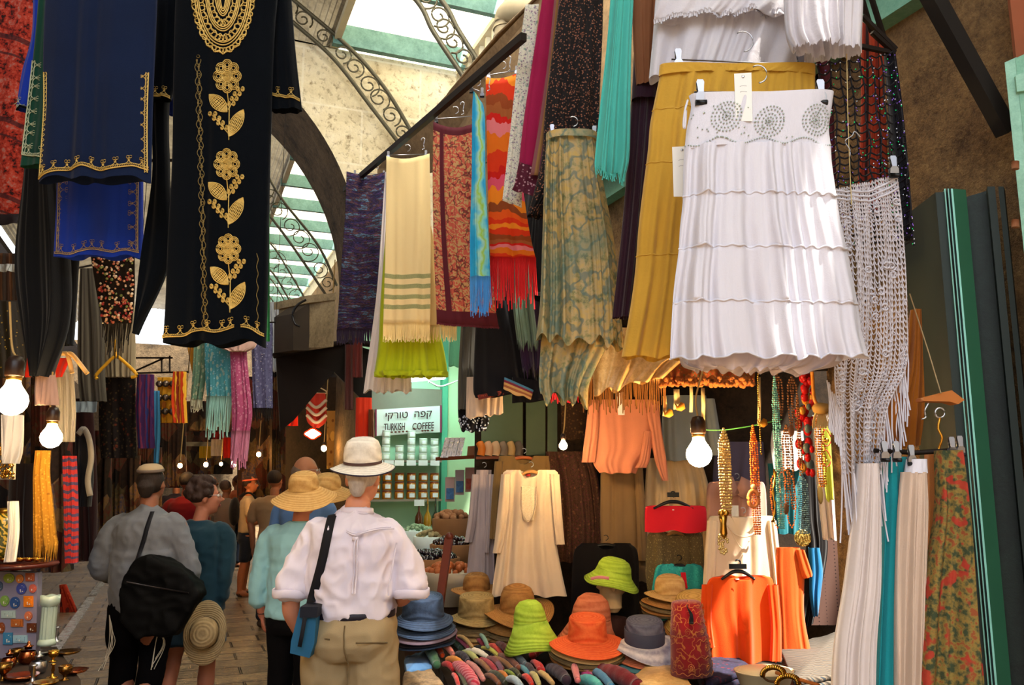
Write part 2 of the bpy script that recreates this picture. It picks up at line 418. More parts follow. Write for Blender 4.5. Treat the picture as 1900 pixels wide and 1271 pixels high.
# arch wall across the street
AY, ATH = 8.6, 1.3; ACX, ACZ, AR = -.9, 3.75, 2.62
def arch_wall(name, y0, y1, m_face, m_soff, xr=2.75, xl=-4.6, top=6.25):
    n = 48; V = []; F = []; an = [PI*i/n for i in range(n+1)]
    inner = [(ACX+AR, 0)]+[(ACX+AR*math.cos(a), ACZ+AR*math.sin(a)) for a in an]+[(ACX-AR, 0)]
    outer = [(xr, 0)]+[(xr if math.cos(a) > .35 else (xl if math.cos(a) < -.35 else ACX+(AR+1)*math.cos(a)/.35*.9), max(ACZ, min(top, ACZ+9*math.sin(a)))) for a in an]+[(xl, 0)]
    outer = [(min(xr, max(xl, x)), z) for x, z in outer]; k = len(inner)
    for y in (y0, y1):
        for p in inner: V.append((p[0], y, p[1]))
        for p in outer: V.append((p[0], y, p[1]))
    for i in range(k-1): F += [(i, i+1, k+i+1, k+i), (2*k+i, 3*k+i, 3*k+i+1, 2*k+i+1)]
    face = link(name, V, F, m_face, smooth=False); st(face)
    V2 = []; F2 = []
    ys = np.linspace(y0, y1, 6)
    for y in ys:
        for p in inner: V2.append((p[0]-.0, y, p[1]))
    for j in range(5):
        for i in range(k-1): F2.append((j*k+i, (j+1)*k+i, (j+1)*k+i+1, j*k+i+1))
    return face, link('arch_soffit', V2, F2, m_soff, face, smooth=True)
arch_wall('wall_arch', AY, AY+ATH, M_stone, M_stone_shade)
# longitudinal walls
st(slab('wall_left', M_stone_shade, [((-3.2, 16, 2.3), (.4, 34, 4.6))]))
b = MB(); b.box((2.85, 13, 4.85), (.22, 30, 2.05)); st(b.build('wall_right_upper', M_wood, smooth=False))
st(slab('wall_right', M_darkwall, [((5.3, 4.2, 2.05), (.2, 11, 4.1)), ((3.1, 16.5, 2.05), (.3, 13, 4.1))]))
# clerestory strip: posts between openings to the sky
b = MB()
for i in range(150): b.box((2.84, -1+i*.2, 6.07), (.05, .035, .42))
b.box((2.84, 13, 6.3), (.12, 30, .06)); st(b.build('window_1', M_cream, smooth=False))['label'] = 'slatted clerestory strip'
# roof: white panels between teal cross beams on the right, barrel of corrugated sheet on the left
rb = MB()
for i in range(26): 
    y = -.9+i*1.18; rb.box((2.08, y+.59, 6.52), (1.42, 1.16, .012))
st(rb.build('ceiling', M_roofw, smooth=False))
rb = MB()
for i in range(26):
    y = -.9+i*1.18 
    if 8.2 < y < 8.9: continue
    rb.box((2.06, y, 6.36), (1.5, .07, .2))
rb.box((2.06, 8.5, 6.36), (1.5, .08, .24))
st(rb.build('trim_cross_beams', M_teal, smooth=False))
st(slab('trim_ridge', M_cream, [((1.36, 14, 6.4), (.07, 30, .22))]))
V = []; F = []; ny = 2
for j in (0, 1):
    for i in range(181):
        a = math.radians(8+164*i/180); r = 2.35+.018*math.sin(i*1.6)
        V.append((-1.0+r*math.cos(a), -.5+30*j, 6.2+r*.42*math.sin(a)))
for i in range(180): F.append((i, i+1, 181+i+1, 181+i))
st(link('ceiling_barrel', V, F, M_roofb, smooth=True))
st(slab('ceiling_left_eave', M_darkwall, [((-3.7, 14.5, 5.6), (1.5, 31, .1))]))
# iron scroll trusses
def spiral(c, r, turns=1.6, a0=0, dirn=1, n=26):
    return [c+np.array([math.cos(a0+dirn*turns*2*PI*i/n), 0, math.sin(a0+dirn*turns*2*PI*i/n)])*r*(1-.8*i/n) for i in range(n+1)]
def truss(Y, outer, inner, label, r=.022, ns=8):
    e = empty('iron_truss', ptY(*outer[-1], Y), label, 'roof truss', 'scrolled iron trusses under the roof')
    O = smooth_line([ptY(x, y, Y) for x, y in outer], 10); I = smooth_line([ptY(x, y, Y) for x, y in inner], 10)
    mb1('tube', O, r, 6).build('outer_bar', M_iron, e); mb1('tube', I, r, 6).build('inner_bar', M_iron, e)
    for i in range(ns):
        q = (i+.5)/ns*(len(O)-1); k = int(q); k2 = int((i+.5)/ns*(len(I)-1)); a = O[k]; bb = I[k2]; c = (a+bb)/2; R = np.linalg.norm(a-bb)*.48
        d = (a-bb); a0 = math.atan2(d[2], d[0])
        mb1('tube', spiral(c, R, 1.5, a0-PI*.7, 1), r*.42, 5).build('scroll', M_iron, e)
    return e
truss(8.45, [(440, -90), (545, 0), (650, 90), (715, 165), (768, 252)], [(440, -50), (540, 38), (620, 110), (690, 200), (745, 272)], 'scrolled iron truss curving across the pale stone arch wall', ns=11)
truss(6.3, [(700, -130), (815, -5), (850, 55), (886, 112)], [(640, -130), (768, -5), (805, 60), (862, 145)], 'scrolled iron truss nearest, crossing the white roof panels', ns=7)
truss(11.0, [(380, 150), (470, 280), (520, 365), (590, 455), (625, 530)], [(340, 200), (440, 330), (500, 400), (545, 460), (610, 555)], 'scrolled iron truss just beyond the stone arch', r=.018, ns=12)
truss(14.5, [(330, 330), (440, 410), (500, 450), (540, 510), (575, 570)], [(330, 370), (440, 450), (500, 500), (530, 545), (560, 600)], 'far thin iron truss beyond the stone arch', r=.016, ns=10)
truss(18, [(330, 400), (440, 470), (500, 515), (540, 580)], [(330, 440), (440, 500), (500, 550), (525, 600)], 'farthest thin iron truss near the street bend', r=.014, ns=8)
# drain pipe with elbow at the top of the wooden wall
P = smooth_line([ptX(940, 105, 2.62), ptX(938, 60, 2.62), ptX(940, 30, 2.62), ptX(958, 18, 2.62), ptX(1010, 14, 2.62)], 6)
pe = empty('drain_pipe', P[0], 'thick grey-brown drain pipe elbow above the hanging scarves', 'pipe')
mb1('tube', P, .105, 16).build('elbow', mat('grey_pipe', 'a5967c', rough=.6), pe)
for q in ((938, 52), (938, 74), (939, 92)):
    p = ptX(*q, 2.62); mb1('tube', [p-np.array([0, 0, .02]), p+np.array([0, 0, .02])], .118, 16).build('collar', mat('grey_pipe'), pe)
# display rail rising along the stalls
e = empty('display_rail', pt(684, 315, 6.2), 'dark iron rail sloping above the scarves with hooks', 'rail')
a, c = pt(640, 352, 6.4), pt(972, 68, 3.75)
mb1('beam', a, c, .032, .04).build('bar', M_rail, e, smooth=False)

# sloping weathered fascia board behind the rail, and an unseen wall added behind the viewer to cut sky light
Pb = [pt(1010, -16, 4.7), pt(926, 64, 5.2), pt(835, 172, 6.0), pt(799, 226, 6.4), pt(700, 312, 7.0), pt(700, 340, 7.0), pt(800, 318, 6.4), pt(905, 300, 5.4), pt(1010, 270, 4.7)]
e = empty('canopy_board', Pb[4], 'weathered brown boards sloping behind the hanging scarves', 'board')
mb1('poly', Pb, .03, -NRM).build('board', M_wood, e, smooth=False)
mb1('tube', [p+NRM*.01 for p in Pb[:5]], .012, 6).build('edge_batten', M_wood, e)
st(slab('wall_sky_block', M_stone, [((0, -7, 2.5), (12, .3, 5))]))
st(slab('wall_end', M_stone_shade, [((0, 31, 3), (9, .3, 6.4))]))

# near facade on the right: stucco, green beam, doors
st(slab('wall_right_facade', M_stucco, [((3.02, .4, 1.95), (.16, 5.6, 3.9)), ((3.02, 5.4, 3.4), (.16, 4.6, .9))]))
gbm = MB(); gbm.box((2.9, 2.2, 3.74), (.1, 9, .17)); st(gbm.build('trim_green_beam', M_green, smooth=False))
gbm = MB()
for i in range(14): gbm.beam((2.86, -.2+i*.16, 3.86), (2.86, .25+i*.2, 4.5), .035, .05)
gbm.beam((2.84, -1, 3.95), (2.84, 4, 3.95), .03, .03); gbm.beam((2.84, -1, 4.15), (2.84, 4, 4.15), .03, .03)
gbm.build('wooden_lattice', M_wood, smooth=False, label='bundle of old wooden slats above the green beam at upper right', cat='slats', kind='stuff')
e = empty('diagonal_strut', pt(1868, 245, 2.95), 'dark timber strut slanting down across the stucco wall', 'strut'); mb1('beam', pt(1722, -20, 2.85), pt(1868, 245, 2.98), .05, .07).build('timber', mat('dark_timber', '15100c', rough=.8), e, smooth=False); mb1('beam', pt(1650, -20, 2.9), pt(1722, -20, 2.85), .04, .04).build('cross_bar', MC['dark_timber'], e, smooth=False)
def vquad(px0, y0, px1, y1, D0, D1, zb, th, name, m, parent=None, **kw):
    a, c = pt(px0, y0, D0), pt(px1, y1, D1); V = [a, c, np.array([c[0], c[1], zb]), np.array([a[0], a[1], zb])]; d = c-a; n = np.cross(d, (0, 0, 1)); n /= np.linalg.norm(n); 
    if n@NRM < 0: n = -n
    return mb1('poly', V, th, -n).build(name, m, parent, smooth=False, **kw)
d1 = empty('door_1', pt(1730, 1200, 3.3)*[1, 1, 0], 'open green wooden shutter leaf beside the hanging trousers'); d1['kind'] = 'structure'
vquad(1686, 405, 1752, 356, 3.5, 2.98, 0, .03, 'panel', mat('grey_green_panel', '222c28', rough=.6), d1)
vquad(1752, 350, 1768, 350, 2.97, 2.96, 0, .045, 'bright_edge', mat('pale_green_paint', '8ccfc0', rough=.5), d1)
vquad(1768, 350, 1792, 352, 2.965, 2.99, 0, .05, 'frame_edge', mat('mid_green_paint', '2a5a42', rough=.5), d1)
for x in (1757, 1763): vquad(x, 349, x+1.2, 349, 2.955, 2.955, 0, .01, 'groove', M_black, d1)
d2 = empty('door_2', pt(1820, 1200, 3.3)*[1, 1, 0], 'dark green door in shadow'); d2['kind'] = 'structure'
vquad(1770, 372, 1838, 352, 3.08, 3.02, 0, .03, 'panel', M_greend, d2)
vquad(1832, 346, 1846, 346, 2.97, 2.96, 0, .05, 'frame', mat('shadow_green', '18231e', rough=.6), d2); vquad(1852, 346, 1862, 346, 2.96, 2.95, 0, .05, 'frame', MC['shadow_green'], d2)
d3 = empty('door_3', pt(1885, 1200, 2.8)*[1, 1, 0], 'pale green door frame at the right edge'); d3['kind'] = 'structure'
vquad(1864, 116, 1886, 106, 2.82, 2.8, 0, .06, 'stile', mat('pale_green_frame', '7fb49c', rough=.5, pat=p_rough('6d9c86', '93c4ae', 3, 40)), d3)
vquad(1884, 108, 1990, 60, 2.8, 2.74, 0, .04, 'panel', M_green, d3); vquad(1884, 140, 1990, 100, 2.79, 2.73, pt(1884, 170, 2.79)[2], .02, 'rail', MC['pale_green_frame'], d3)
for y in (300, 408): mb1('tube', [pt(1884, y, 2.76), pt(1884, y+14, 2.76)], .012, 8).build('hinge', mat('rust', '7a4a2c', rough=.8), d3)
vquad(1868, -60, 1990, -60, 2.88, 2.8, pt(1868, 112, 2.86)[2], .05, 'wall_panel', mat('rust_red_paint', '8a4a2c', rough=.8), None, label='rust red painted panel above the door frame at upper right', cat='panel')

st(slab('wall_cross', M_darkwall, [((4.1, 9.4, 3), (2.8, .3, 6))]))
for i, (x, y, D, w_) in enumerate(((700, 300, 6.1, 'farthest, over the purple shawl'), (785, 262, 5.4, 'between cream and maroon shawls'), (858, 196, 4.9, 'above the maroon shawl'), (906, 150, 4.4, 'above the orange scarf'), (944, 112, 4.1, 'nearest the flowered scarf'))):
    p = pt(x, y, D); e = empty('wire_hook', p, 'bright wire hook on the sloping rail, '+w_, 'hook', 'hooks on the sloping rail')
    P = [p+RGT*.012*math.cos(a)+np.array([0, 0, .012+.012*math.sin(a)]) for a in [PI*1.1-PI*1.3*k/8 for k in range(9)]]+[p+RGT*.004+np.array([0, 0, -.03]), p+RGT*.01+np.array([0, 0, -.05]), p-RGT*.004+np.array([0, 0, -.06])]
    mb1('tube', smooth_line(P, 3), .0028, 5).build('wire', M_steel, e)
# ================================================================ hung garments, helpers
def thing_at(name, px, py, D, label, cat, group=None): return empty(name, pt(px, py, D), label, cat, group)
def hook(b, x, y, D, s=.045, N=0, r=.0022, flip=1):       # question-mark wire hook rising from x,y
    p = pt(x, y, D); P = [p+np.array([0, 0, s*.0]), p+np.array([0, 0, s*.5])]
    for i in range(13):
        a = -PI/2+(-1)*flip*(-PI*1.25*i/12) if flip > 0 else -PI/2-PI*1.25*i/12
        P.append(p+RGT*s*.45*math.cos(a)+np.array([0, 0, s*.95+s*.45*math.sin(a)]))
    b.tube(P, r, 6); return b
def clip(e, p, D, s=1.0, N=NRM):
    b = MB(); p = np.array(p)
    prof = [(.006, .03), (.0085, .024), (.007, .012), (.006, 0), (.011, -.006), (.012, -.03)]
    M = np.array([RGT, -NRM, [0, 0, 1]]).T
    for q in (-1, 1):
        V = []
        for w_, z in prof:
            for sx in (-1, 1): V.append(np.array([sx*w_, q*(.003+.004*(1-abs(z)/.03)), z])*s)
        V = np.array(V)@M.T+p+NRM*.004
        n = len(prof); F = [(2*i, 2*i+1, 2*i+3, 2*i+2) for i in range(n-1)]
        V2 = V+NRM*.0015*q; F2 = [tuple(k+2*n for k in f[::-1]) for f in F]
        edge = [(2*i, 2*i+2, 2*i+2+2*n, 2*i+2*n) for i in range(n-1)]+[(2*i+1, 2*i+1+2*n, 2*i+3+2*n, 2*i+3) for i in range(n-1)]
        b.add(np.vstack([V, V2]), F+F2+edge)
    c = b.build('clip', M_chrome, e, smooth=False)
    mb1('tube', [p+NRM*.006*s+np.array([0, 0, -.024*s])-RGT*.012*s, p+NRM*.006*s+np.array([0, 0, -.024*s])+RGT*.012*s], .0062*s, 8).build('rubber_tip', M_black, c)
    mb1('tube', [p+np.array([0, 0, .012*s])-RGT*.008*s, p+np.array([0, 0, .012*s])+RGT*.008*s], .004*s, 8).build('spring', M_steel, c)
def clip_hanger(x1, y1, x2, y2, D, label, hx=None, clips=True, hs=.07, DR=None, s=1.0, cl=(.06, .94), r=.003, group=None):
    a, c = pt(x1, y1, D), pt(x2, y2, DR or D); e = empty('clip_hanger', (a+c)/2, label, 'hanger', group)
    mb1('tube', [a, c], r, 8).build('bar', M_chrome, e)
    b = MB(); hp = (a+c)/2; P = [hp, hp+np.array([0, 0, hs*.35])]
    for i in range(13):
        an = -PI/2+PI*1.2*i/12; P.append(hp+RGT*hs*.3*math.cos(an)+np.array([0, 0, hs*.68+hs*.33*math.sin(an)]))
    b.tube(P, r*.8, 6).build('hook', M_steel, e)
    if clips:
        for f in cl: clip(e, a+(c-a)*f-np.array([0, 0, .004]), D, s)
    return e
def tagcard(x, y, w, h, D, label, m=None, string=None, lines=True):
    e = thing_at('price_tag', x+w/2, y+h, D, label, 'tag')
    a, b_, c, d = [pt(*q, D) for q in ((x, y), (x+w, y-2), (x+w+2, y+h), (x+3, y+h))]
    mb1('poly', [a, b_, c, d], .0012, NRM).build('card', m or mat('paper', 'e8e6e0', rough=.7, var=.02), e, smooth=False)
    b = MB(); b.lathe([(.0045, -.001), (.0045, .001), (.002, .001)], n=10, M=np.array([RGT, [0,0,1], NRM]).T, c=(a+b_)/2-np.array([0, 0, .012])+NRM*.002); b.build('eyelet', M_steel, e)
    if string: mb1('tube', smooth_line([pt(*q, D) for q in string]+[(a+b_)/2-np.array([0, 0, .012])], 4), .0008, 4).build('string', mat('string', 'ddd8c8'), e)
    if lines:
        lb = MB()
        for i, q in enumerate((.28, .4)):
            p = a+(d-a)*q+(b_-a)*.3+NRM*.0014; lb.tube(smooth_line([p, p+(b_-a)*.15+np.array([0,0,.002]), p+(b_-a)*.4]), .0006, 4)
        lb.build('pen_mark', mat('pencil', '9a98a0'), e)
    return e
def loopring(b, p, r, N=NRM, n=10, rr=.0016, M_=None):
    b.tube([p+RGT*r*math.cos(2*PI*i/n)+np.array([0, 0, r*math.sin(2*PI*i/n)]) for i in range(n)], rr, 4, closed=True)
# ================================================================ left: embroidered robes
NAVY = cloth_m('navy_wool', '0b1a38', var=.2, sheen=.08)
BLACKC = cloth_m('black_wool', '060a10', var=.2, sheen=.04, spec=.05)
BLUE = cloth_m('royal_blue_cloth', '12329c', var=.1)
GREENC = cloth_m('bottle_green_cloth', '0c3b2d', var=.15)
def hemstitch(o, parent, D, px_lines, r=.0035, knots=True, m=M_goldth, loop=.012):
    """gold cord along a hem given in u,v with looped knots standing on it"""
    b = MB()
    for L in px_lines:
        P = np.array([on_cloth(o, q[0], q[1], .005) for q in smooth_line([np.array(q) for q in L[0]], 22)])
        b.tube(P, r*.8, 5); 
        T = np.gradient(P, axis=0); T /= np.linalg.norm(T, axis=1)[:, None]; nr = np.array(L[1], float); nr = RGT*nr[0]+np.array([0, 0, nr[1]])
        Q = P+nr*r*3.2; b.tube(Q, r*.5, 4)
        Z = [P[i]+nr*r*(1.6+1.5*(-1)**i)+NRM*.002 for i in range(0, len(P), 1)]; b.tube(Z, r*.5, 4)
        if knots:
            tot = np.linalg.norm(P[-1]-P[0]); n = max(2, int(tot/.05))
            for i in range(n):
                c = P[int((i+.5)/n*(len(P)-1))]; t_ = T[int((i+.5)/n*(len(P)-1))]
                top = c+nr*.032
                b.tube(smooth_line([c+nr*r*3-t_*.016, c+nr*.018-t_*.004, top], 4), r*.45, 4)
                b.tube(smooth_line([c+nr*r*3+t_*.016, c+nr*.018+t_*.004, top], 4), r*.45, 4)
                for q in (0, 1, 2):
                    a = q*2*PI/3+.5; loopring(b, top+nr*.004+(t_*math.cos(a)+nr*math.sin(a))*loop*.55, loop*.5, rr=r*.4, n=7)
    return b.build('gold_embroidery', m, parent)
# navy robe
e = thing_at('embroidered_robe', 180, 340, 3.3, 'navy blue robe with gold looped hem hanging at upper left', 'robe')
o = drape('robe_body', [(-60, 92, 292), (0, 84, 292), (100, 80, 288), (200, 80, 284), (335, 73, 281)], 3.3, NAVY, e, folds=3.2, amp=.012, t=.04, hemw=.008, seed=3, nu=80)
hemstitch(o, e, 3.3, [([(.01, .99), (.2, .985), (.4, .965), (.6, .975), (.8, .97), (.985, .96)], (0, 1)), ([(.03, .6), (.03, .8), (.02, .985)], (1, 0)), ([(.965, .6), (.965, .8), (.975, .97)], (-1, 0))])
# green robe peeping out behind on the left, royal blue sleeve behind
e = thing_at('embroidered_robe', 60, 320, 3.45, 'bottle green robe peeping out behind the navy robe', 'robe')
o = drape('robe_body', [(-60, 70, 160), (0, 72, 160), (150, 58, 160), (310, 38, 160)], 3.45, GREENC, e, folds=2, amp=.01, t=.03)
hemstitch(o, e, 3.45, [([(.05, .96), (.5, .98)], (0, 1)), ([(.05, .6), (.05, .96)], (1, 0))], m=mat('silver_thread', 'b8c0a0', rough=.5))
e = thing_at('embroidered_robe', 50, 200, 3.55, 'royal blue robe sleeve with pale cuff beyond the green robe', 'robe')
o = drape('sleeve', [(-60, 62, 100), (60, 60, 100), (130, 42, 100), (185, 33, 80), (205, 32, 60)], 3.55, BLUE, e, folds=1.5, amp=.008, t=.02)
hemstitch(o, e, 3.55, [([(.05, .96), (.9, .98)], (0, 1))], m=mat('silver_thread'), r=.0025)
mb1('tube', [on_cloth(o, .03, .99, 0), on_cloth(o, .5, .985, .02), on_cloth(o, .97, .99, 0)], .006, 6).build('cuff', BLACKC, e)
# bright blue tunic below
e = thing_at('embroidered_tunic', 185, 478, 3.75, 'bright royal blue tunic hem with pale embroidery below the navy robe', 'tunic')
o = drape('tunic_body', [(300, 106, 266), (340, 105, 266), (400, 103, 266), (478, 99, 267)], 3.75, BLUE, e, folds=2.4, amp=.012, t=.03, hemw=.006, seed=5)
hemstitch(o, e, 3.75, [([(.02, .98), (.3, .975), (.45, .955), (.7, .965), (.97, .96)], (0, 1)), ([(.04, .3), (.04, .97)], (1, 0)), ([(.96, .3), (.96, .95)], (-1, 0))], m=mat('tan_thread', 'a08a6a', rough=.6), r=.0026)
# black sleeve between robes (gold cuff) and black robe behind
e = thing_at('embroidered_robe', 300, 400, 3.6, 'plain black robe hanging between the navy robe and the gold flowered caftan', 'robe')
drape('robe_body', [(-60, 285, 330), (100, 284, 322), (210, 282, 312), (330, 284, 314), (480, 262, 316), (620, 250, 252)], 3.6, BLACKC, e, folds=1.4, amp=.012, t=.03)
o = drape('sleeve', [(-60, 290, 338), (60, 290, 330), (150, 284, 326), (186, 281, 318)], 3.5, BLACKC, e, folds=1.2, amp=.006, t=.025)
hemstitch(o, e, 3.5, [([(.02, .97), (.5, .96), (.98, .99)], (0, 1))], r=.003)
e = thing_at('embroidered_robe', 318, 215, 3.68, 'sliver of royal blue sleeve behind the gold flowered caftan', 'robe')
drape('sleeve', [(60, 312, 332), (140, 308, 330), (214, 314, 330)], 3.68, BLUE, e, folds=1, amp=.004, t=.015)
# main black caftan with gold flowers
e = thing_at('embroidered_caftan', 400, 635, 3.4, 'long black caftan with gold flower embroidery down the front and rounded gold yoke', 'caftan')
cf = drape('caftan_body', [(-70, 330, 520), (0, 326, 515), (60, 324, 510), (150, 322, 506), (300, 320, 502), (450, 312, 499), (560, 308, 497), (638, 303, 494)], 3.4, BLACKC, e, folds=2.3, amp=.012, t=.05, hemw=.014, seed=11, nu=100, nv=60)
sl = drape('sleeve', [(-70, 500, 536), (0, 500, 541), (100, 502, 549), (206, 504, 561)], 3.46, BLACKC, e, folds=1.6, amp=.01, t=.03)
hemstitch(sl, e, 3.46, [([(.02, .92), (.5, .94), (.97, .95)], (0, 1))], r=.003)
hemstitch(cf, e, 3.4, [([(.0, .985), (.2, .975), (.4, .965), (.6, .955), (.72, .95)], (0, 1)), ([(.78, .955), (.99, .965)], (0, 1))], r=.003)
bv = surf_bvh([cf])
def flower(cx, cy, s, half=None):
    L = []
    for k in range(8):
        a = k*PI/4; x, y = cx+s*.62*math.cos(a), cy+s*.78*math.sin(a)
        for rr in (.34, .24, .13): L.append([(x+s*rr*math.cos(q*PI/6), y+s*rr*1.1*math.sin(q*PI/6)) for q in range(13)])
    for rr in (.38, .3, .22, .14, .07): L.append([(cx+s*rr*math.cos(q*PI/7), cy+s*rr*math.sin(q*PI/7)) for q in range(15)])
    return L
def leaf(x0, y0, x1, y1, w):
    L = []; dx, dy = x1-x0, y1-y0; l = math.hypot(dx, dy); nx, ny = -dy/l, dx/l
    for q in (-1, -.72, -.45, -.18, .1, .4, .7, 1):
        L.append([(x0+dx*t+nx*w*q*math.sin(PI*t)**.8, y0+dy*t+ny*w*q*math.sin(PI*t)**.8) for t in [i/9 for i in range(10)]])
    for t in (.2, .3, .4, .5, .6, .7, .8): L.append([(x0+dx*t+nx*w*q*math.sin(PI*t)**.8, y0+dy*t+ny*w*q*math.sin(PI*t)**.8) for q in (-1, 0, 1)])
    return L
def sprig(x0, y0, x1, y1, n=5, s=5):
    L = [[(x0, y0), (x1, y1)]]
    for i in range(n):
        t = (i+1)/n; x, y = x0+(x1-x0)*t, y0+(y1-y0)*t
        for sd in (-1, 1):
            for rr in (.6, .3): L.append([(x+sd*s*.9+s*rr*math.cos(q*PI/4), y-s*.5+s*rr*1.4*math.sin(q*PI/4)) for q in range(9)])
    return L
FL = [(0, 142, 27, 422), (1, 305, 25, 421), (2, 462, 24, 424)]
for k, cy, s, cx in FL:
    L = flower(cx, cy, s)+[[(cx, cy+s), (cx+4, cy+60), (cx+3, cy+118)]]
    L += leaf(cx, cy+66, cx-33, cy+34, 12)+leaf(cx+3, cy+112, cx+30, cy+62, 11)+sprig(cx+2, cy+62, cx+24, cy+26, 4, 5)+sprig(cx+2, cy+106, cx-27, cy+72, 4, 5)
    strokes('gold_flower', bv, L, .0023, M_goldth, e, .003, 4)
L = []
for ox, a in ((0, 0), (7, 0), (3.5, PI)):
    L.append([(364+ox*.9+2.6*math.sin(y/4.2+a)+(y-110)*.028, y) for y in range(110, 612, 2)])
for y in range(105, 605, 17): L.append([(368+(y-110)*.028+3*math.cos(q*PI/3), y+3*math.sin(q*PI/3)) for q in range(7)])
L.append([(478+1.5*math.sin(y/4.2), y) for y in range(470, 612, 3)])
strokes('braided_band', bv, L, .0015, mat('dull_gold_thread', '8a7440', rough=.5, metal=.2), e, .002, 4)
L = []
cx0, cy0 = 414, -20
def arcl(rx, ry, w=0, n=40, f=10): return [(cx0+(rx+w*math.cos(f*2*a))*math.cos(a), cy0+(ry+w*math.cos(f*2*a))*math.sin(a)) for a in [PI*i/n for i in range(n+1)]]
for rx, ry, w_ in ((57, 118, 3), (53, 110, 0), (49, 104, 0), (46, 99, 0), (38, 86, 2), (33, 78, 0), (30, 74, 0), (27, 70, 0), (20, 58, 1), (15, 50, 0), (12, 46, 0), (9, 41, 0), (6, 37, 0)): L.append(arcl(rx, ry, w_, 70, 12))
for rx, ry, n, r_ in ((55, 114, 26, 4.5), (42, 92, 20, 5), (24, 65, 13, 5)):
    for i in range(n):
        a = PI*(i+.5)/n; x, y = cx0+rx*math.cos(a), cy0+ry*math.sin(a); L.append([(x+r_*math.cos(q*PI/4), y+r_*math.sin(q*PI/4)) for q in range(9)])
strokes('gold_yoke', bv, L, .0030, M_goldth, e, .003, 4)
# black garments below, far left
e = thing_at('black_dress', 115, 640, 3.9, 'long plain black dress hanging in shadow left of the bright blue tunic', 'dress')
drape('dress_body', [(200, 50, 110), (318, 46, 110), (480, 28, 130), (600, 40, 128), (700, 60, 92)], 3.9, cloth_m('black_crepe', '08090c', sheen=.1), e, folds=3, amp=.02, t=.05)
drape('skirt_panel', [(470, 60, 148), (560, 90, 142), (640, 92, 136)], 3.95, cloth_m('black_crepe'), e, folds=3, amp=.015, t=.03)
e = thing_at('red_shawl', 20, 410, 4.2, 'red patterned woven shawl with dark bands at the left edge', 'shawl')
def p_redshawl(t, obj, uv, col):
    s = t.new('SeparateXYZ'); t.l.new(uv, s.inputs[0]); v = t.math('ADD', s.outputs[1], t.math('MULTIPLY', t.math('SINE', t.math('MULTIPLY', s.outputs[0], 3.2)), .035))
    n = t.noise(obj, 60, 3, .7); n2 = t.noise(obj, 22, 2)
    c = t.ramp(t.math('ADD', t.math('MULTIPLY', n, .5), t.math('MULTIPLY', n2, .5)), [(.4, '200c0a'), (.46, '8a2014'), (.55, 'b03c28'), (.63, '9c6c62')])
    fr = t.math('FRACT', t.math('MULTIPLY', v, 4.2))
    band = t.ramp(fr, [(0, 1.0), (.06, 0.0), (.2, 0.0), (.22, 1.0), (.25, 0.0)], True)
    return t.mix(t.math('MULTIPLY', band, .8), c, lin('30181c'))
o = drape('cloth', [(-80, -120, 76), (0, -120, 72), (200, -120, 44), (400, -110, 40)], 4.2, mat('red_woven_pattern', rough=.95, pat=p_redshawl), e, folds=2.2, amp=.03, tube=False, seed=2)
drape('border', [(398, -110, 40), (418, -110, 38)], 4.2, mat('dark_fringe_cloth', '1a1013'), e, folds=2.2, amp=.03, tube=False, seed=2)
# dark scarves, beaded shawl, grey posts, hooks in the left middle
e = thing_at('coin_shawl', 215, 600, 4.6, 'dark net shawl covered with coloured beads and coins below the bright blue tunic', 'shawl')
o = drape('net', [(474, 168, 250), (540, 178, 250), (600, 190, 244)], 4.6, mat('dark_net', '1a1210'), e, folds=3, amp=.01, tube=False)
rnd = random.Random(4)
for ci, (cc, nn) in enumerate((('c06a50', 60), ('e0b090', 60), ('a02a30', 40), ('7a8a4a', 25), ('f0e0d0', 45))):
    b = MB()
    for i in range(nn):
        v = rnd.random(); u = rnd.uniform(.02, .98); b.sphere(on_cloth(o, u, v, .006), rnd.uniform(.005, .009), 6)
    b.build('beads', mat('bead_'+cc, cc, rough=.3, spec=.6), e)['kind'] = 'stuff'
fringe('fringe', o, .14, 40, mat('dark_thread', '1c1612'), e, r=.002, Lf=lambda u: .06+.1*math.sin(PI*u), jit=.5)
# ================================================================ right: the line of scarves rising along the rail
def p_purple(t, obj, uv, col):
    s = t.new('SeparateXYZ'); t.l.new(uv, s.inputs[0]); v = t.math('ADD', s.outputs[1], t.math('MULTIPLY', t.noise(uv, 3, 2), .02))
    cb = t.new('CombineXYZ'); t.inp(cb.inputs[0], t.math('MULTIPLY', v, 1.0)); t.inp(cb.inputs[1], t.math('MULTIPLY', s.outputs[0], .05))
    n = t.noise(cb.outputs[0], 34, 3, .8); n2 = t.noise(cb.outputs[0], 70, 1)
    c = t.ramp(n, [(.26, '06060f'), (.34, '2b2f66'), (.40, '0d0c18'), (.45, '3f2a5c'), (.49, '131020'), (.53, '5c3a3e'), (.56, '16122a'), (.6, '5a7a9a'), (.64, '2a3a2e'), (.7, '7a4a6a')])
    return t.mix(t.ramp(n2, [(.45, .5), (.55, 0.0)]), c, lin('0a0912'))
def scarf(name, label, cat, rows, D, m, DR=None, hanger=True, **kw):
    e = thing_at(name, (rows[-1][1]+rows[-1][2])/2, rows[-1][0], D, label, cat, kw.pop('group', None))
    o = drape(kw.pop('part', 'cloth'), rows, D, m, e, DR=DR, **kw)
    return e, o
e, o = scarf('striped_shawl', 'dark purple and blue finely striped shawl, farthest on the rail', 'shawl', [(318, 643, 719), (400, 640, 716), (480, 634, 711), (560, 628, 703), (612, 624, 700)], 6.0, mat('purple_stripe', rough=.95, pat=p_purple, bump=.3), folds=2, amp=.012, tube=False, curl=.03)
fringe('fringe', o, .1, 60, mat('purple_thread', '2a1a34'), e, r=.003)
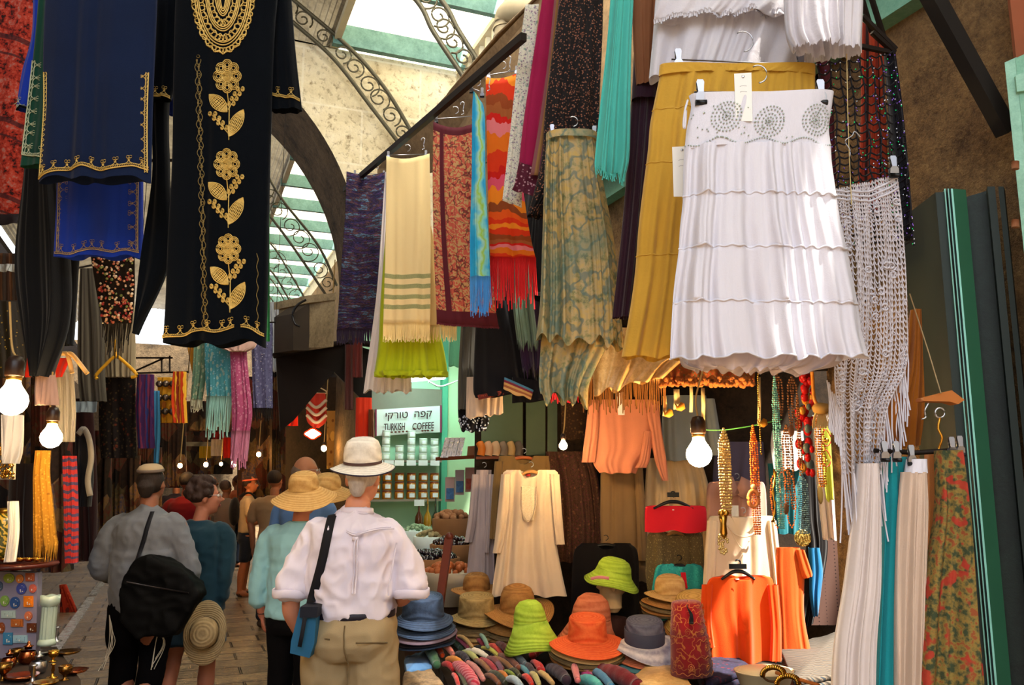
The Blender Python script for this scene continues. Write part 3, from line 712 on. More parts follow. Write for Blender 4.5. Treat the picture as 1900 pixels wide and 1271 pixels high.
clip_hanger(655, 322, 716, 323, 6.02, 'small clip hanger holding the purple striped shawl')
e, o = scarf('white_skirt', 'long plain white skirt behind the cream towel', 'skirt', [(330, 714, 740), (450, 706, 742), (560, 697, 760), (727, 674, 764)], 5.75, cloth_m('white_cotton', 'e6dcdc'), folds=5, amp=.018, t=.05, hemw=.01)
drape('waistband', [(322, 714, 740), (334, 714, 740)], 5.72, cloth_m('white_cotton'), e, t=.045, folds=2, amp=.002)
e, o = scarf('chartreuse_skirt', 'chartreuse yellow-green skirt hanging behind the cream towel', 'skirt', [(420, 716, 770), (560, 706, 800), (640, 702, 822), (697, 694, 832)], 5.55, cloth_m('chartreuse', 'b8c81e'), folds=6, amp=.02, t=.07, hemw=.012)
drape('hem_band', [(690, 694, 832), (699, 694, 832)], 5.53, cloth_m('chartreuse'), e, t=.072, folds=6, amp=.02, a0=1)
def p_towel(t, obj, uv, col):
    s = t.new('SeparateXYZ'); t.l.new(uv, s.inputs[0]); v = s.outputs[1]
    band = t.ramp(v, [(0, 0.0), (.688, 1.0), (.716, 0.0), (.752, 1.0), (.78, 0.0), (.818, 1.0), (.846, 0.0), (.882, 1.0), (.91, 0.0)], True)
    ch = t.wave(t.scl(uv, 24, 40), 1.2, 6); c = t.mix(t.math('MULTIPLY', band, t.ramp(ch, [(.3, .9), (.7, .45)])), lin('ecd29a'), lin('5f7a4a'))
    return c, t.noise(t.scl(obj, 3, 3, 1), 220, 1)
e, o = scarf('cream_towel', 'cream shawl with four green bands near its fringed end', 'shawl', [(290, 717, 797, 285), (400, 716, 799), (500, 714, 799), (600, 711, 798)], 5.3, mat('cream_banded', rough=.95, pat=p_towel, trl=.15), folds=1.6, amp=.015, tube=False, curl=.025)
fringe('fringe', o, .11, 110, mat('cream_thread', 'ecd090'), e, r=.0022, sway=.004)
clip_hanger(716, 288, 795, 286, 5.32, 'clip hanger holding the cream banded shawl')
e, o = scarf('cream_towel', 'second cream shawl whose fringed end shows below the green banded one', 'shawl', [(420, 720, 800), (560, 718, 830), (604, 716, 848)], 5.42, cloth_m('cream_wool', 'ddb877', trl=.1), folds=2, amp=.01, tube=False)
fringe('fringe', o, .1, 110, mat('tan_cream_thread', 'e0bd78'), e, r=.0022, sway=.004)
# maroon paisley shawl
def p_paisley(border, ground, m1, m2, bw=.2, s1=26, hb=.16):
    def f(t, obj, uv, col):
        s = t.new('SeparateXYZ'); t.l.new(uv, s.inputs[0]); u, v = s.outputs[0], s.outputs[1]
        n = t.noise(obj, s1*.5, 2); w_ = t.wave(obj, s1*.5, 12, 'DIAGONAL', 2.2); vo = t.vor(obj, s1)
        c = t.mix(t.ramp(w_, [(.35, 0.0), (.5, 1.0)]), lin(ground), lin(m1)); c = t.mix(t.ramp(vo, [(.1, 1.0), (.24, 0.0)]), c, lin(m2))
        c = t.mix(t.ramp(t.math('ABSOLUTE', t.math('SUBTRACT', n, .5)), [(0, .8), (.012, .8), (.03, 0.0)]), c, lin(border))
        b1 = t.ramp(u, [(0, 0.0), (bw, 1.0), (bw*1.6, .35), (bw*1.75, 0.0), (bw*2.1, 0.0), (bw*2.9, .5), (bw*3.0, 0.0), (.985, 0.0)], True)
        b2 = t.ramp(v, [(0, 1.0), (.05, .0), (.94, 0.0), (.945, 1.0)], True)
        return t.mix(t.math('MAXIMUM', b1, b2), c, lin(border))
    return f
e, o = scarf('paisley_shawl', 'maroon bordered shawl with red and tan paisley, beside the cream shawl', 'shawl', [(226, 804, 878, 230), (330, 803, 884), (450, 805, 896), (600, 811, 926, 608)], 4.8, mat('maroon_paisley', rough=.9, pat=p_paisley('4c0f1c', 'b08858', 'b0503e', '8c2f2c', .16)), folds=2.2, amp=.012, tube=False, curl=.03, nu=70)
fringe('hem_edge', o, .012, 90, mat('maroon_thread', '5a1420'), e, r=.003, sway=.001)
clip_hanger(805, 221, 884, 215, 4.82, 'clip hanger holding the maroon paisley shawl')
# second paisley panel to the right behind the blue scarf
def p_tie(t, obj, uv, col):
    s = t.new('SeparateXYZ'); t.l.new(uv, s.inputs[0]); n = t.noise(obj, 7, 3)
    c = t.ramp(t.math('ADD', s.outputs[0], t.math('MULTIPLY', t.math('SUBTRACT', n, .5), 1.3)), [(.05, '1fa0d8'), (.3, '38b4e0'), (.5, 'a8d8c0'), (.62, 'a0c840'), (.75, '8ad8d0'), (.95, '30a8dc')])
    return c
e, o = scarf('tie_dye_scarf', 'turquoise and lime tie-dyed scarf with long blue fringe', 'scarf', [(170, 878, 888, 182), (210, 876, 899), (330, 875, 901), (430, 872, 906), (515, 872, 910)], 4.35, mat('tie_dye', rough=.6, pat=p_tie, trl=.2), folds=1.3, amp=.014, t=.02, tube=True)
fringe('fringe', o, .19, 46, mat('blue_thread', '4a94d8'), e, r=.0022, sway=.012)
clip_hanger(874, 163, 896, 172, 4.36, 'small clip hanger at the top of the turquoise scarf')
def p_waves(t, obj, uv, col):
    s = t.new('SeparateXYZ'); t.l.new(uv, s.inputs[0]); n = t.noise(t.scl(uv, 1.2, 3), 2.2, 2)
    v = t.math('ADD', t.math('ADD', s.outputs[1], t.math('MULTIPLY', t.math('SINE', t.math('MULTIPLY', s.outputs[0], 4.5)), .02)), t.math('MULTIPLY', n, .12))
    return t.ramp(t.math('FRACT', t.math('MULTIPLY', v, 1.55)), [(0, 'e83808'), (.06, 'f8961c'), (.13, 'e83c0c'), (.22, 'a04818'), (.30, 'b0602c'), (.36, 'e01c10'), (.40, 'f08890'), (.48, 'f07c10'), (.58, 'e83c0c'), (.68, 'd81808'), (.72, 'e85878'), (.78, 'f8941c'), (.86, '9a4a1c'), (.93, 'f06010')], True)
e, o = scarf('wavy_scarf', 'orange, red and pink wavy striped scarf with red fringe', 'scarf', [(143, 901, 960, 136), (250, 903, 960), (380, 906, 975), (440, 908, 985), (478, 910, 994)], 4.5, mat('orange_waves', rough=.8, pat=p_waves, trl=.3), folds=1.5, amp=.02, tube=False, curl=.02)
fringe('fringe', o, .24, 54, mat('red_thread', 'd81c20'), e, r=.0034, sway=.012, jit=.3)
clip_hanger(903, 140, 962, 130, 4.52, 'clip hanger holding the orange wavy scarf')
# long slanting scarves
e, o = scarf('flowered_scarf', 'narrow pale grey scarf with small green flowers, slanting', 'scarf', [(8, 975, 1000), (120, 960, 990), (250, 946, 972), (372, 932, 968, 385)], 4.0, mat('pale_floral', rough=.9, pat=p_floral(['c9c4b4', '6a8f7c', '8a6a84', '6a7a7a'], 34, 60)), folds=1.2, amp=.008, tube=False)
e, o = scarf('magenta_scarf', 'deep magenta scarf with dark flowered end, slanting', 'scarf', [(-60, 1015, 1034), (100, 990, 1022), (220, 972, 1004), (310, 962, 1000)], 3.92, cloth_m('magenta', '8e1240'), folds=1.3, amp=.01, tube=False)
drape('flowered_end', [(300, 963, 1010, 318), (340, 955, 1012, 350), (352, 950, 1012, 372)], 3.9, mat('maroon_floral', rough=.9, pat=p_floral(['4a1024', '7a2a3c', 'b08890'], 40, 60)), e, folds=2, amp=.012, tube=False)
e, o = scarf('brown_scarf', 'brown and mauve border-striped scarf beside the magenta one', 'scarf', [(-60, 1034, 1056), (100, 1018, 1040), (230, 1000, 1030), (325, 984, 1020)], 3.86, mat('brown_bands', rough=.9, pat=p_stripes(['7a4a4a', '8a6238', '6a3a48', '9a7048', '5a3030'], 1.0, .02, 'u')), folds=1.3, amp=.006, tube=False)
e, o = scarf('dark_flowered_dress', 'black dress covered with tiny brown flowers, upper centre', 'dress', [(-60, 1046, 1120), (60, 1030, 1118), (200, 1012, 1112), (300, 1004, 1110), (402, 978, 1008)], 3.8, mat('black_small_floral', rough=.9, pat=p_floral(['0e090b', '6a3a28', '8a5a44'], 46, 80)), folds=2.5, amp=.02, t=.03)
# olive floral skirt, two tiers
def p_olive(t, obj, uv, col):
    n = t.noise(obj, 26, 4, .6); w_ = t.wave(obj, 7, 14, 'DIAGONAL', 1.6)
    c = t.ramp(n, [(.34, '6a6a48'), (.42, '98905e'), (.5, 'b8a070'), (.66, 'c4a45c')])
    c = t.mix(t.ramp(t.math('ABSOLUTE', t.math('SUBTRACT', t.noise(obj, 9, 2), .5)), [(0, .7), (.02, .7), (.04, 0.0)]), c, lin('56706a'))
    return t.mix(t.ramp(t.noise(obj, 3.2, 1), [(.55, 0.0), (.66, .5)]), c, lin('6a8474'))
MO = mat('olive_floral', rough=.6, pat=p_olive, trl=.12)
e, o = scarf('flowered_skirt', 'olive and sage flowered wrap skirt in two tiers', 'skirt', [(252, 1014, 1108), (330, 1010, 1118), (450, 1006, 1140), (560, 1002, 1150), (632, 994, 1158, 640)], 3.5, MO, folds=4.5, amp=.035, t=.06, hemw=.02, part='upper_tier', nu=80)
drape('lower_tier', [(600, 1006, 1150), (700, 1000, 1098), (738, 1003, 1090, 748)], 3.56, MO, e, folds=3.5, amp=.03, t=.05, hemw=.02, nu=70)
drape('waistband', [(249, 1013, 1108), (262, 1013, 1108)], 3.48, MO, e, t=.062, folds=1, amp=.002)
clip_hanger(1019, 243, 1108, 246, 3.5, 'clip hanger holding the olive flowered skirt', s=1.1)
e, o = scarf('teal_scarf', 'gathered turquoise scarf with frayed end, upper right of centre', 'scarf', [(-50, 1136, 1178), (80, 1126, 1172), (200, 1113, 1170), (290, 1104, 1168), (318, 1104, 1160, 332)], 3.1, cloth_m('turquoise_gauze', '4fb8ac', trl=.2), folds=3.5, amp=.016, t=.015, hemw=.01)
fringe('frayed_edge', o, .03, 40, mat('turquoise_thread', '4fb8ac'), e, r=.0016, v=.99, sway=.01)
e, o = scarf('dark_trousers', 'dark aubergine trousers between flowered skirt and mustard skirt', 'trousers', [(120, 1176, 1214), (180, 1172, 1222), (400, 1156, 1206), (590, 1136, 1190)], 3.25, cloth_m('aubergine', '2a1220'), folds=3, amp=.016, t=.03, part='leg')
drape('waistband', [(100, 1176, 1222), (186, 1172, 1222)], 3.22, cloth_m('aubergine'), e, t=.032, folds=2, amp=.004)
e, o = scarf('rust_scarf', 'dark rust brown garment above the aubergine trousers', 'garment', [(-50, 1172, 1222), (60, 1174, 1218), (160, 1180, 1216)], 3.2, cloth_m('rust', '5a2a14'), folds=2, amp=.01, t=.03)
# gold brocade tier hanging behind the mustard skirt
e, o = scarf('brocade_throw', 'shiny gold beige brocade throw draped under the mustard skirt', 'throw', [(610, 1094, 1240), (650, 1100, 1300, 655), (700, 1100, 1270, 668), (732, 1102, 1230, 700)], 3.7, mat('gold_brocade', rough=.4, pat=p_rough('b08040', 'e8c080', 14, 50), spec=.6), folds=3, amp=.02, t=.03, hemw=.01)
# mustard skirt
M_mus = cloth_m('mustard_gauze', 'c89a38', trl=.12, bump=.4, bscale=90, var=.12)
e = thing_at('mustard_skirt', 1300, 665, 2.85, 'long tiered mustard yellow skirt behind the white skirt', 'skirt')
tiers = [[(138, 1225, 1512), (180, 1216, 1512), (236, 1204, 1512)], [(232, 1206, 1512), (280, 1202, 1514), (362, 1192, 1514)], [(358, 1192, 1514), (430, 1184, 1516), (512, 1176, 1516)], [(508, 1178, 1516), (580, 1168, 1518), (662, 1153, 1520, 672)]]
R_ = [r for t_ in tiers for r in t_[:-1]]+[tiers[-1][-1]]
o = drape('skirt_body', R_, 2.85, M_mus, e, folds=6, amp=.022, a0=.45, t=.05, hemw=.006, seed=1, nu=120, nv=66, tiers=(.19, .42, .7))
for v in (.19, .42, .7): mb1('tube', [on_cloth(o, u/60, v, .0) for u in range(61)], .003, 5).build('seam', M_mus, e)
drape('waistband', [(121, 1224, 1513), (142, 1222, 1513)], 2.84, M_mus, e, t=.046, folds=14, amp=.003, curl=.016, nu=110)
clip_hanger(1246, 110, 1516, 121, 2.84, 'upper clip hanger holding the mustard skirt', s=1.45, cl=(.045, .885), hs=.12)
# white skirt
def p_gauze(t, obj, uv, col):
    v = t.scl(obj, 1, 1, .18); n = t.noise(v, 60, 3, .6); n2 = t.noise(obj, 5, 3)
    return t.mix(t.math('MULTIPLY', n2, .3), lin('e2e1ea'), lin('d2ccda')), t.math('ADD', t.math('MULTIPLY', n, 1.0), t.math('MULTIPLY', t.noise(obj, 250, 1), .3))
MWS = mat('white_gauze', rough=.85, pat=p_gauze, bump=.35, bdist=.006, trl=.18, sheen=.1)
e = thing_at('white_skirt', 1420, 690, 2.5, 'large tiered white gauze skirt with beaded yoke in the foreground', 'skirt')
yo = drape('beaded_yoke', [(178, 1278, 1547, 172), (200, 1282, 1543), (240, 1274, 1538), (280, 1270, 1542)], 2.5, MWS, e, folds=3, amp=.006, t=.05, curl=.014, nu=90)
T = [[(276, 1270, 1541), (310, 1268, 1543), (372, 1266, 1553, 376)], [(370, 1267, 1552, 374), (420, 1262, 1560), (468, 1258, 1572, 474)], [(466, 1259, 1572, 472), (520, 1252, 1582), (566, 1247, 1592, 570)], [(564, 1248, 1592, 570), (620, 1245, 1600), (666, 1243, 1613)]]
R_ = [r for t_ in T for r in t_[:-1]]+[T[-1][-1]]
o = drape('skirt_body', R_, 2.5, MWS, e, folds=6.5, amp=.023, a0=.5, t=.055, hemw=.007, seed=9, nu=180, nv=96, tiers=(.24, .49, .745))
for v in (.24, .49, .745, .998): mb1('tube', [on_cloth(o, u/90, v+.004*math.sin(u*.9), .001) for u in range(91)], .0032, 6).build('seam_ruffle', MWS, e)
lin_ = drape('lining', [(600, 1265, 1590), (672, 1262, 1560), (686, 1290, 1500, 690)], 2.56, cloth_m('white_lining', 'd8cbd0', trl=.3), e, folds=8, amp=.016, t=.05, hemw=.008, nu=120)
bb = MB()
for cx, cy in ((1340, 233), (1420, 241), (1507, 238)):
    for rr, n in ((2, 3), (7, 9), (13, 14), (20, 20), (26, 26)):
        for q in range(n):
            a = 2*PI*q/n; u = (cx+rr*math.cos(a)-1276)/264; v = (cy+rr*.95*math.sin(a)-176)/104
            if 0 < u < 1 and 0 < v < 1: bb.sphere(on_cloth(yo, u, v, .003), .0028, 6)
rnd = random.Random(8)
for i in range(60):
    u = i/60; bb.sphere(on_cloth(yo, u, .93+.05*math.sin(u*22), .003), .0026, 6)
for i in range(40): bb.sphere(on_cloth(yo, rnd.random(), rnd.uniform(.35, .9), .003), .0024, 6)
bb.build('sequins', mat('sequin_silver', 'a8b4a8', rough=.15, metal=.9, var=0), yo)['kind'] = 'stuff'
mb1('tube', smooth_line([pt(1276, 186, 2.48), pt(1271, 205, 2.46), pt(1268, 232, 2.46), pt(1271, 236, 2.46), pt(1273, 205, 2.46)]), .0035, 6).build('drawstring', MWS, e)
clip_hanger(1288, 171, 1530, 171, 2.48, 'front clip hanger holding the white gauze skirt', s=1.45, cl=(.045, .965), hs=.09)
tagcard(1362, 137, 32, 88, 2.45, 'blank white card tag pinned at the waist of the white skirt')
tagcard(1247, 273, 36, 92, 2.6, 'long white price tag hanging over the mustard skirt')
# white blouse above
MWB = mat('white_crinkle', rough=.85, pat=lambda t, obj, uv, col: (t.mix(t.noise(obj, 8, 3), lin('dcd8dc'), lin('ccc7d0')), t.noise(obj, 40, 5, .7)), bump=.5, bdist=.008, trl=.18)
e = thing_at('white_dress', 1400, 150, 3.05, 'white crinkled dress with lace edges, cut off by the top edge', 'dress')
o = drape('dress_body', [(-90, 1226, 1545), (0, 1216, 1545), (60, 1212, 1545), (146, 1204, 1500, 135)], 3.05, MWB, e, folds=6, amp=.025, t=.06, nu=110)
o = drape('lace_layer', [(-90, 1224, 1560), (0, 1218, 1550), (30, 1214, 1500, 40), (38, 1213, 1480, 30)], 2.98, MWB, e, folds=6, amp=.02, t=.05, rag=.006, nu=110)
fringe('lace_edge', o, .018, 90, MWB, e, r=.004, sway=.002, segs=2)
sv = drape('sleeve', [(-90, 1452, 1600), (0, 1455, 1600), (60, 1460, 1599), (90, 1472, 1598, 98)], 2.72, MWB, e, folds=5, amp=.02, t=.05, rag=.008, nu=90)
drape('peplum', [(60, 1470, 1560), (105, 1480, 1540, 110)], 2.9, MWB, e, folds=3, amp=.01, t=.03)
# ================================================================ people
def remesh(name, b, m, parent, vox=.009, it=4, wr=0, wscale=6, wst=1.0, seed=0, **kw):
    V = np.vstack(b.V); me = bpy.data.meshes.new(name); me.from_pydata(V.tolist(), [], b.F); me.update()
    o = bpy.data.objects.new('tmp', me); COL.objects.link(o)
    r = o.modifiers.new('r', 'REMESH'); r.mode = 'VOXEL'; r.voxel_size = vox; r.use_smooth_shade = True
    s = o.modifiers.new('s', 'SMOOTH'); s.iterations = it; s.factor = .6
    dg = bpy.context.evaluated_depsgraph_get(); dg.update(); m2 = bpy.data.meshes.new_from_object(o.evaluated_get(dg))
    bpy.data.objects.remove(o); n = len(m2.vertices); co = np.empty(n*3, np.float32); m2.vertices.foreach_get('co', co); co = co.reshape(-1, 3).astype(float)
    if wr:
        nr = np.empty(n*3, np.float32); m2.vertices.foreach_get('normal', nr); nr = nr.reshape(-1, 3)
        d = np.array([mnoise.noise(Vector((p[0]*wscale+seed, p[1]*wscale, p[2]*wscale*wst)))+.5*(1-2*abs(mnoise.noise(Vector((p[0]*wscale*1.7, p[1]*wscale*1.7+seed, p[2]*wscale*wst*2.6))))) for p in co])
        co += nr*(d*wr)[:, None]
    F = [tuple(p.vertices) for p in m2.polygons]; bpy.data.meshes.remove(m2)
    return link(name, co, F, m, parent, **kw)
def loft(b, secs, n=20):           # secs: (x, y, z, rx, ry)
    V = []; F = []
    for x, y, z, rx, ry in secs:
        for k in range(n):
            a = 2*PI*k/n; c, s_ = math.cos(a), math.sin(a); c = math.copysign(abs(c)**.85, c); s_ = math.copysign(abs(s_)**.85, s_)
            V.append((x+rx*c, y+ry*s_, z))
    m = len(secs)
    for i in range(m-1):
        for k in range(n): F.append((i*n+k, i*n+(k+1) % n, (i+1)*n+(k+1) % n, (i+1)*n+k))
    F.append(tuple(range(n))[::-1]); F.append(tuple(range((m-1)*n, m*n)))
    b.add(V, F)
def limb(b, P, R, n=14):
    P = [np.array(p, float) for p in P]
    Q = smooth_line(P, 5); RR = np.interp(np.linspace(0, len(P)-1, len(Q)), range(len(P)), R)
    d0 = (Q[0]-Q[1]); d0 /= np.linalg.norm(d0); d1 = Q[-1]-Q[-2]; d1 /= np.linalg.norm(d1)
    Q = np.vstack([Q[0]+d0*R[0]*.6, Q, Q[-1]+d1*R[-1]*.6]); RR = np.concatenate([[R[0]*.55], RR, [R[-1]*.55]])
    b.tube(Q, RR, n)
SKIN = {}
def skin(c): return mat('skin_'+c, c, rough=.55, var=.08, vscale=14, spec=.35)
HAIR = lambda c: mat('hair_'+c, c, rough=.75, pat=lambda t, o, u, cc: (t.mix(t.noise(t.scl(o, 1, 1, .4), 60, 4), lin(c), tuple(min(1, k*2.2+.01) for k in lin(c)[:3])+(1,)), t.noise(t.scl(o, 1, 1, .3), 120, 3)), bump=.6, bdist=.004)
def head_parts(b, c, s, yaw, tilt=0, jaw=1, nose=1):
    """head centred at c (middle of skull), face along +y turned by yaw; s = face height/0.23"""
    cy, sy = math.cos(yaw), math.sin(yaw); ct, stt = math.cos(tilt), math.sin(tilt)
    def T(p):
        x, y, z = [k*s for k in p]; y, z = y*ct-z*stt, y*stt+z*ct
        return np.array([c[0]+x*cy-y*sy, c[1]+x*sy+y*cy, c[2]+z])
    R = np.array([[cy, -sy, 0], [sy, cy, 0], [0, 0, 1]])
    b.sphere(T((0, -.012, .02)), np.array([.076, .093, .098])*s, 20, R)
    b.sphere(T((0, .03, -.035)), np.array([.060, .066, .085])*s, 18, R)
    b.sphere(T((0, .062, -.088)), np.array([.026, .024, .022])*s, 12, R)     # chin
    for q in (-1, 1):
        b.sphere(T((q*.034, .062, -.022)), np.array([.024, .024, .022])*s, 10, R)   # cheek
        b.sphere(T((q*.078, -.008, -.012)), np.array([.010, .019, .032])*s, 10, R)    # ear
        b.sphere(T((q*.028, .078, .030)), np.array([.024, .012, .008])*s, 8, R)     # brow
    limb(b, [T((0, .088, .018)), T((0, .100, -.004)), T((0, .110*nose, -.020))], [.008*s, .010*s, .013*s], 8)
    for q in (-1, 1): b.sphere(T((q*.010, .100, -.025)), .009*s, 8)
    b.sphere(T((0, .088, -.052)), np.array([.022, .010, .006])*s, 10, R); b.sphere(T((0, .086, -.064)), np.array([.019, .011, .007])*s, 10, R)
    return T, R
def face_bits(T, s, parent, sk, lip='a05048', smile=False, glasses=False):
    b = MB()
    for q in (-1, 1): b.sphere(T((q*.029, .079, .010)), .0105*s, 10)
    b.build('eyes', mat('eye_white', 'd8d0c8', rough=.2, var=0), parent)
    b = MB()
    for q in (-1, 1): b.sphere(T((q*.029, .0875, .010)), .005*s, 8)
    b.build('pupils', mat('pupil', '1a100c', rough=.1, var=0), parent)
    b = MB(); w_ = .026 if smile else .020
    for dz in (-.053, -.062): b.tube([T((w_*k/4, .099-.012*abs(k/4)**2, dz+(.006*(k/4)**2 if smile else 0))) for k in range(-4, 5)], [.002*s+.0022*s*(1-abs(k)/4) for k in range(-4, 5)], 6)
    b.build('lips', mat('lips', lip, rough=.5), parent)
    b = MB()
    for q in (-1, 1): b.tube([T((q*(.014+.007*k), .091-.003*k, .030+.004*math.sin(k*.8))) for k in range(5)], .0028*s, 5)
    b.build('eyebrows', mat('brow_dark', '2a1a12'), parent)
    if glasses:
        b = MB()
        for q in (-1, 1):
            b.tube([T((q*.032+.021*math.cos(a), .100, .008+.016*math.sin(a))) for a in [2*PI*k/16 for k in range(16)]], .0014*s, 5, closed=True)
            b.tube([T((q*.053, .100, .012)), T((q*.080, .05, .014)), T((q*.083, -.01, .006))], .0014*s, 5)
        b.tube([T((-.011, .100, .010)), T((0, .104, .013)), T((.011, .100, .010))], .0014*s, 5); b.build('glasses', M_steel, parent)
def hand(b, w, d, up, s=1.0, curl=.5, side=1, spread=.006):
    """palm from wrist w along d; up = direction of the back of the hand; thumb to side"""
    w = np.array(w, float); d = np.array(d, float); d /= np.linalg.norm(d); up = np.array(up, float); up -= d*(up@d); up /= np.linalg.norm(up); sd = np.cross(d, up)*side
    R = np.array([sd, d, up]).T
    b.sphere(w+d*.045*s, np.array([.039, .052, .015])*s, 14, R)
    for i, (off, L) in enumerate(((.028, .070), (.010, .080), (-.009, .075), (-.027, .060))):
        p = w+d*.075*s+sd*off*s; q = [p]; a = .15+.1*curl; 
        for k, f in enumerate((.45, .32, .23)):
            a += curl*(.55+.25*k); q.append(q[-1]+(d*math.cos(a)-up*math.sin(a)+sd*off*spread*10)*L*f*s)
        limb(b, q, [.0095*s, .009*s, .008*s, .0068*s], 8)
    p = w+d*.018*s+sd*.028*s; limb(b, [p, p+(d*.6+sd*.8)*.030*s-up*.005*s, p+(d*.9+sd*.62)*.055*s-up*.014*s, p+(d*1.0+sd*.35)*.078*s-up*.024*s], [.014*s, .012*s, .0105*s, .008*s], 8)
def brim_hat(e, c, crown_r, crown_h, brim_r, m, mb_=None, tilt=0, yaw=0, dome=.6, drop=.03, oval=1.12, band=None, wav=.01, flat=False, name='hat', top=False):
    """crown and brim as parts of e at c (centre of the brim plane)"""
    R = Matrix.Rotation(yaw, 3, 'Z') @ Matrix.Rotation(tilt, 3, 'X')
    h = crown_h; pr = [(crown_r, 0), (crown_r*1.0, h*.35), (crown_r*.95, h*.62), (crown_r*.82, h*.84), (crown_r*.55, h*.97), (crown_r*.25, h*1.0), (0.0005, h*.98)]
    if flat: pr = [(crown_r, 0), (crown_r*.96, h*.5), (crown_r*.93, h*.9), (crown_r*.88, h*.98), (crown_r*.6, h), (.0005, h*.99)]
    if flat == 2: pr = [(crown_r*1.02, 0), (crown_r*1.02, h*.3), (crown_r*.97, h*.6), (crown_r*.86, h*.85), (crown_r*.66, h), (crown_r*.4, h*.95), (.0005, h*.88)]
    pr2 = [(crown_r, .0), (crown_r*1.1, -.004), ((crown_r+brim_r)/2, -drop*.5), (brim_r*.97, -drop), (brim_r, -drop-.001), (brim_r, -drop-.004), (brim_r*.97, -drop-.005), (crown_r*1.1, -.010), (crown_r*.98, -.006)]
    wf = lambda a, r: wav*max(0, (r-crown_r)/(brim_r-crown_r))*math.sin(2*a+.7)
    g = MB(); g.lathe(pr, c, 40, sx=1, sy=oval, M=R, wob=lambda a, r: 0); a = g.build('crown', m, e)
    g = MB(); g.lathe(pr2, c, 48, sx=1, sy=1+(oval-1)*.6, M=R, wob=wf); k = g.build('brim', mb_ or m, e)
    if band:
        bh = band[1]; g = MB(); g.lathe([(crown_r*1.015, .001), (crown_r*1.02, bh), (crown_r*.99, bh+.001)], c, 40, sx=1, sy=oval, M=R, wob=lambda a, r: 0); g.build('hat_band', band[0], e)
    return a, k
def straw(name, c1, c2, rings=260):
    def f(t, obj, uv, col):
        d = t.new('VectorMath', operation='LENGTH'); s = t.new('SeparateXYZ'); t.l.new(obj, s.inputs[0])
        cb = t.new('CombineXYZ'); t.l.new(s.outputs[0], cb.inputs[0]); t.l.new(s.outputs[1], cb.inputs[1]); t.l.new(s.outputs[2], cb.inputs[2]); t.l.new(cb.outputs[0], d.inputs[0])
        w_ = t.math('SINE', t.math('MULTIPLY', d.outputs['Value'], rings*2)); n = t.noise(obj, 50, 3)
        c = t.mix(t.math('ADD', t.math('MULTIPLY', w_, .3), n), lin(c1), lin(c2)); return c, t.math('ADD', w_, t.math('MULTIPLY', n, 2))
    return mat(name, rough=.8, pat=f, bump=.45, bdist=.003)
ST_tan = straw('straw_tan', 'b88a4c', 'd8b070'); ST_brown = straw('straw_brown', '8a5a28', 'b07c40'); ST_green = straw('straw_green', '8fae28', 'b4d046')
ST_orange = straw('straw_orange', 'e04c1c', 'f07038'); ST_rust = straw('straw_rust', 'b85c38', 'd88058'); ST_grey = straw('straw_grey', '4a4c5c', '6c6c7c'); ST_white = straw('straw_white', 'c8c0b4', 'ece4d8')
ST_navy = straw('denim_hat', '26344c', '3c5070'); ST_dk = straw('straw_dark', '4a3a24', '7a6440')
def person(label, px, py_top, D, H, face, build, group=None):
    p = pt(px, py_top, D); e = empty('person', (0, 0, 0), label, 'person', group)
    build(e, H); e.location = (p[0], p[1], 0); e.rotation_euler = (0, 0, face); return e
# local frame: x to the person's right... viewer sees the back when face = -YAW
def legs(b, H, hip, kn, an, r=(.095, .065, .042), foot=True):
    for q, (h, k, a) in enumerate(zip(hip, kn, an)):
        limb(b, [h, ((h[0]+k[0])/2, (h[1]+k[1])/2, (h[2]+k[2])/2), k, ((k[0]+a[0])/2, (k[1]+a[1])/2-.01, (k[2]+a[2])/2+.02), a], [r[0], r[0]*.88, r[1]*.9, r[1], r[2]], 14)
        if foot: limb(b, [(a[0], a[1]-.02, .045), (a[0], a[1]+.08, .035), (a[0], a[1]+.17, .025)], [.042, .042, .032], 10)
def torso(b, H, sh=.205, hipw=.165, dep=.115, lean=0, z0=.48, belly=0, top=.815):
    z = lambda f: f*H
    loft(b, [(0, 0, z(z0), hipw*.8, dep*.85), (0, 0, z(.52), hipw, dep*1.02), (0, lean*.2, z(.57), hipw*.98+belly, dep+belly), (0, lean*.4, z(.62), hipw*.92+belly, dep*.98+belly), (0, lean*.6, z(.68), sh*.85, dep*1.05+belly*.5), (0, lean*.8, z(.74), sh*.95, dep*1.08), (0, lean, z(.785), sh*.93, dep*.92), (0, lean, z(top), sh*.62, dep*.62), (0, lean, z(top+.018), sh*.34, dep*.5)], 28)
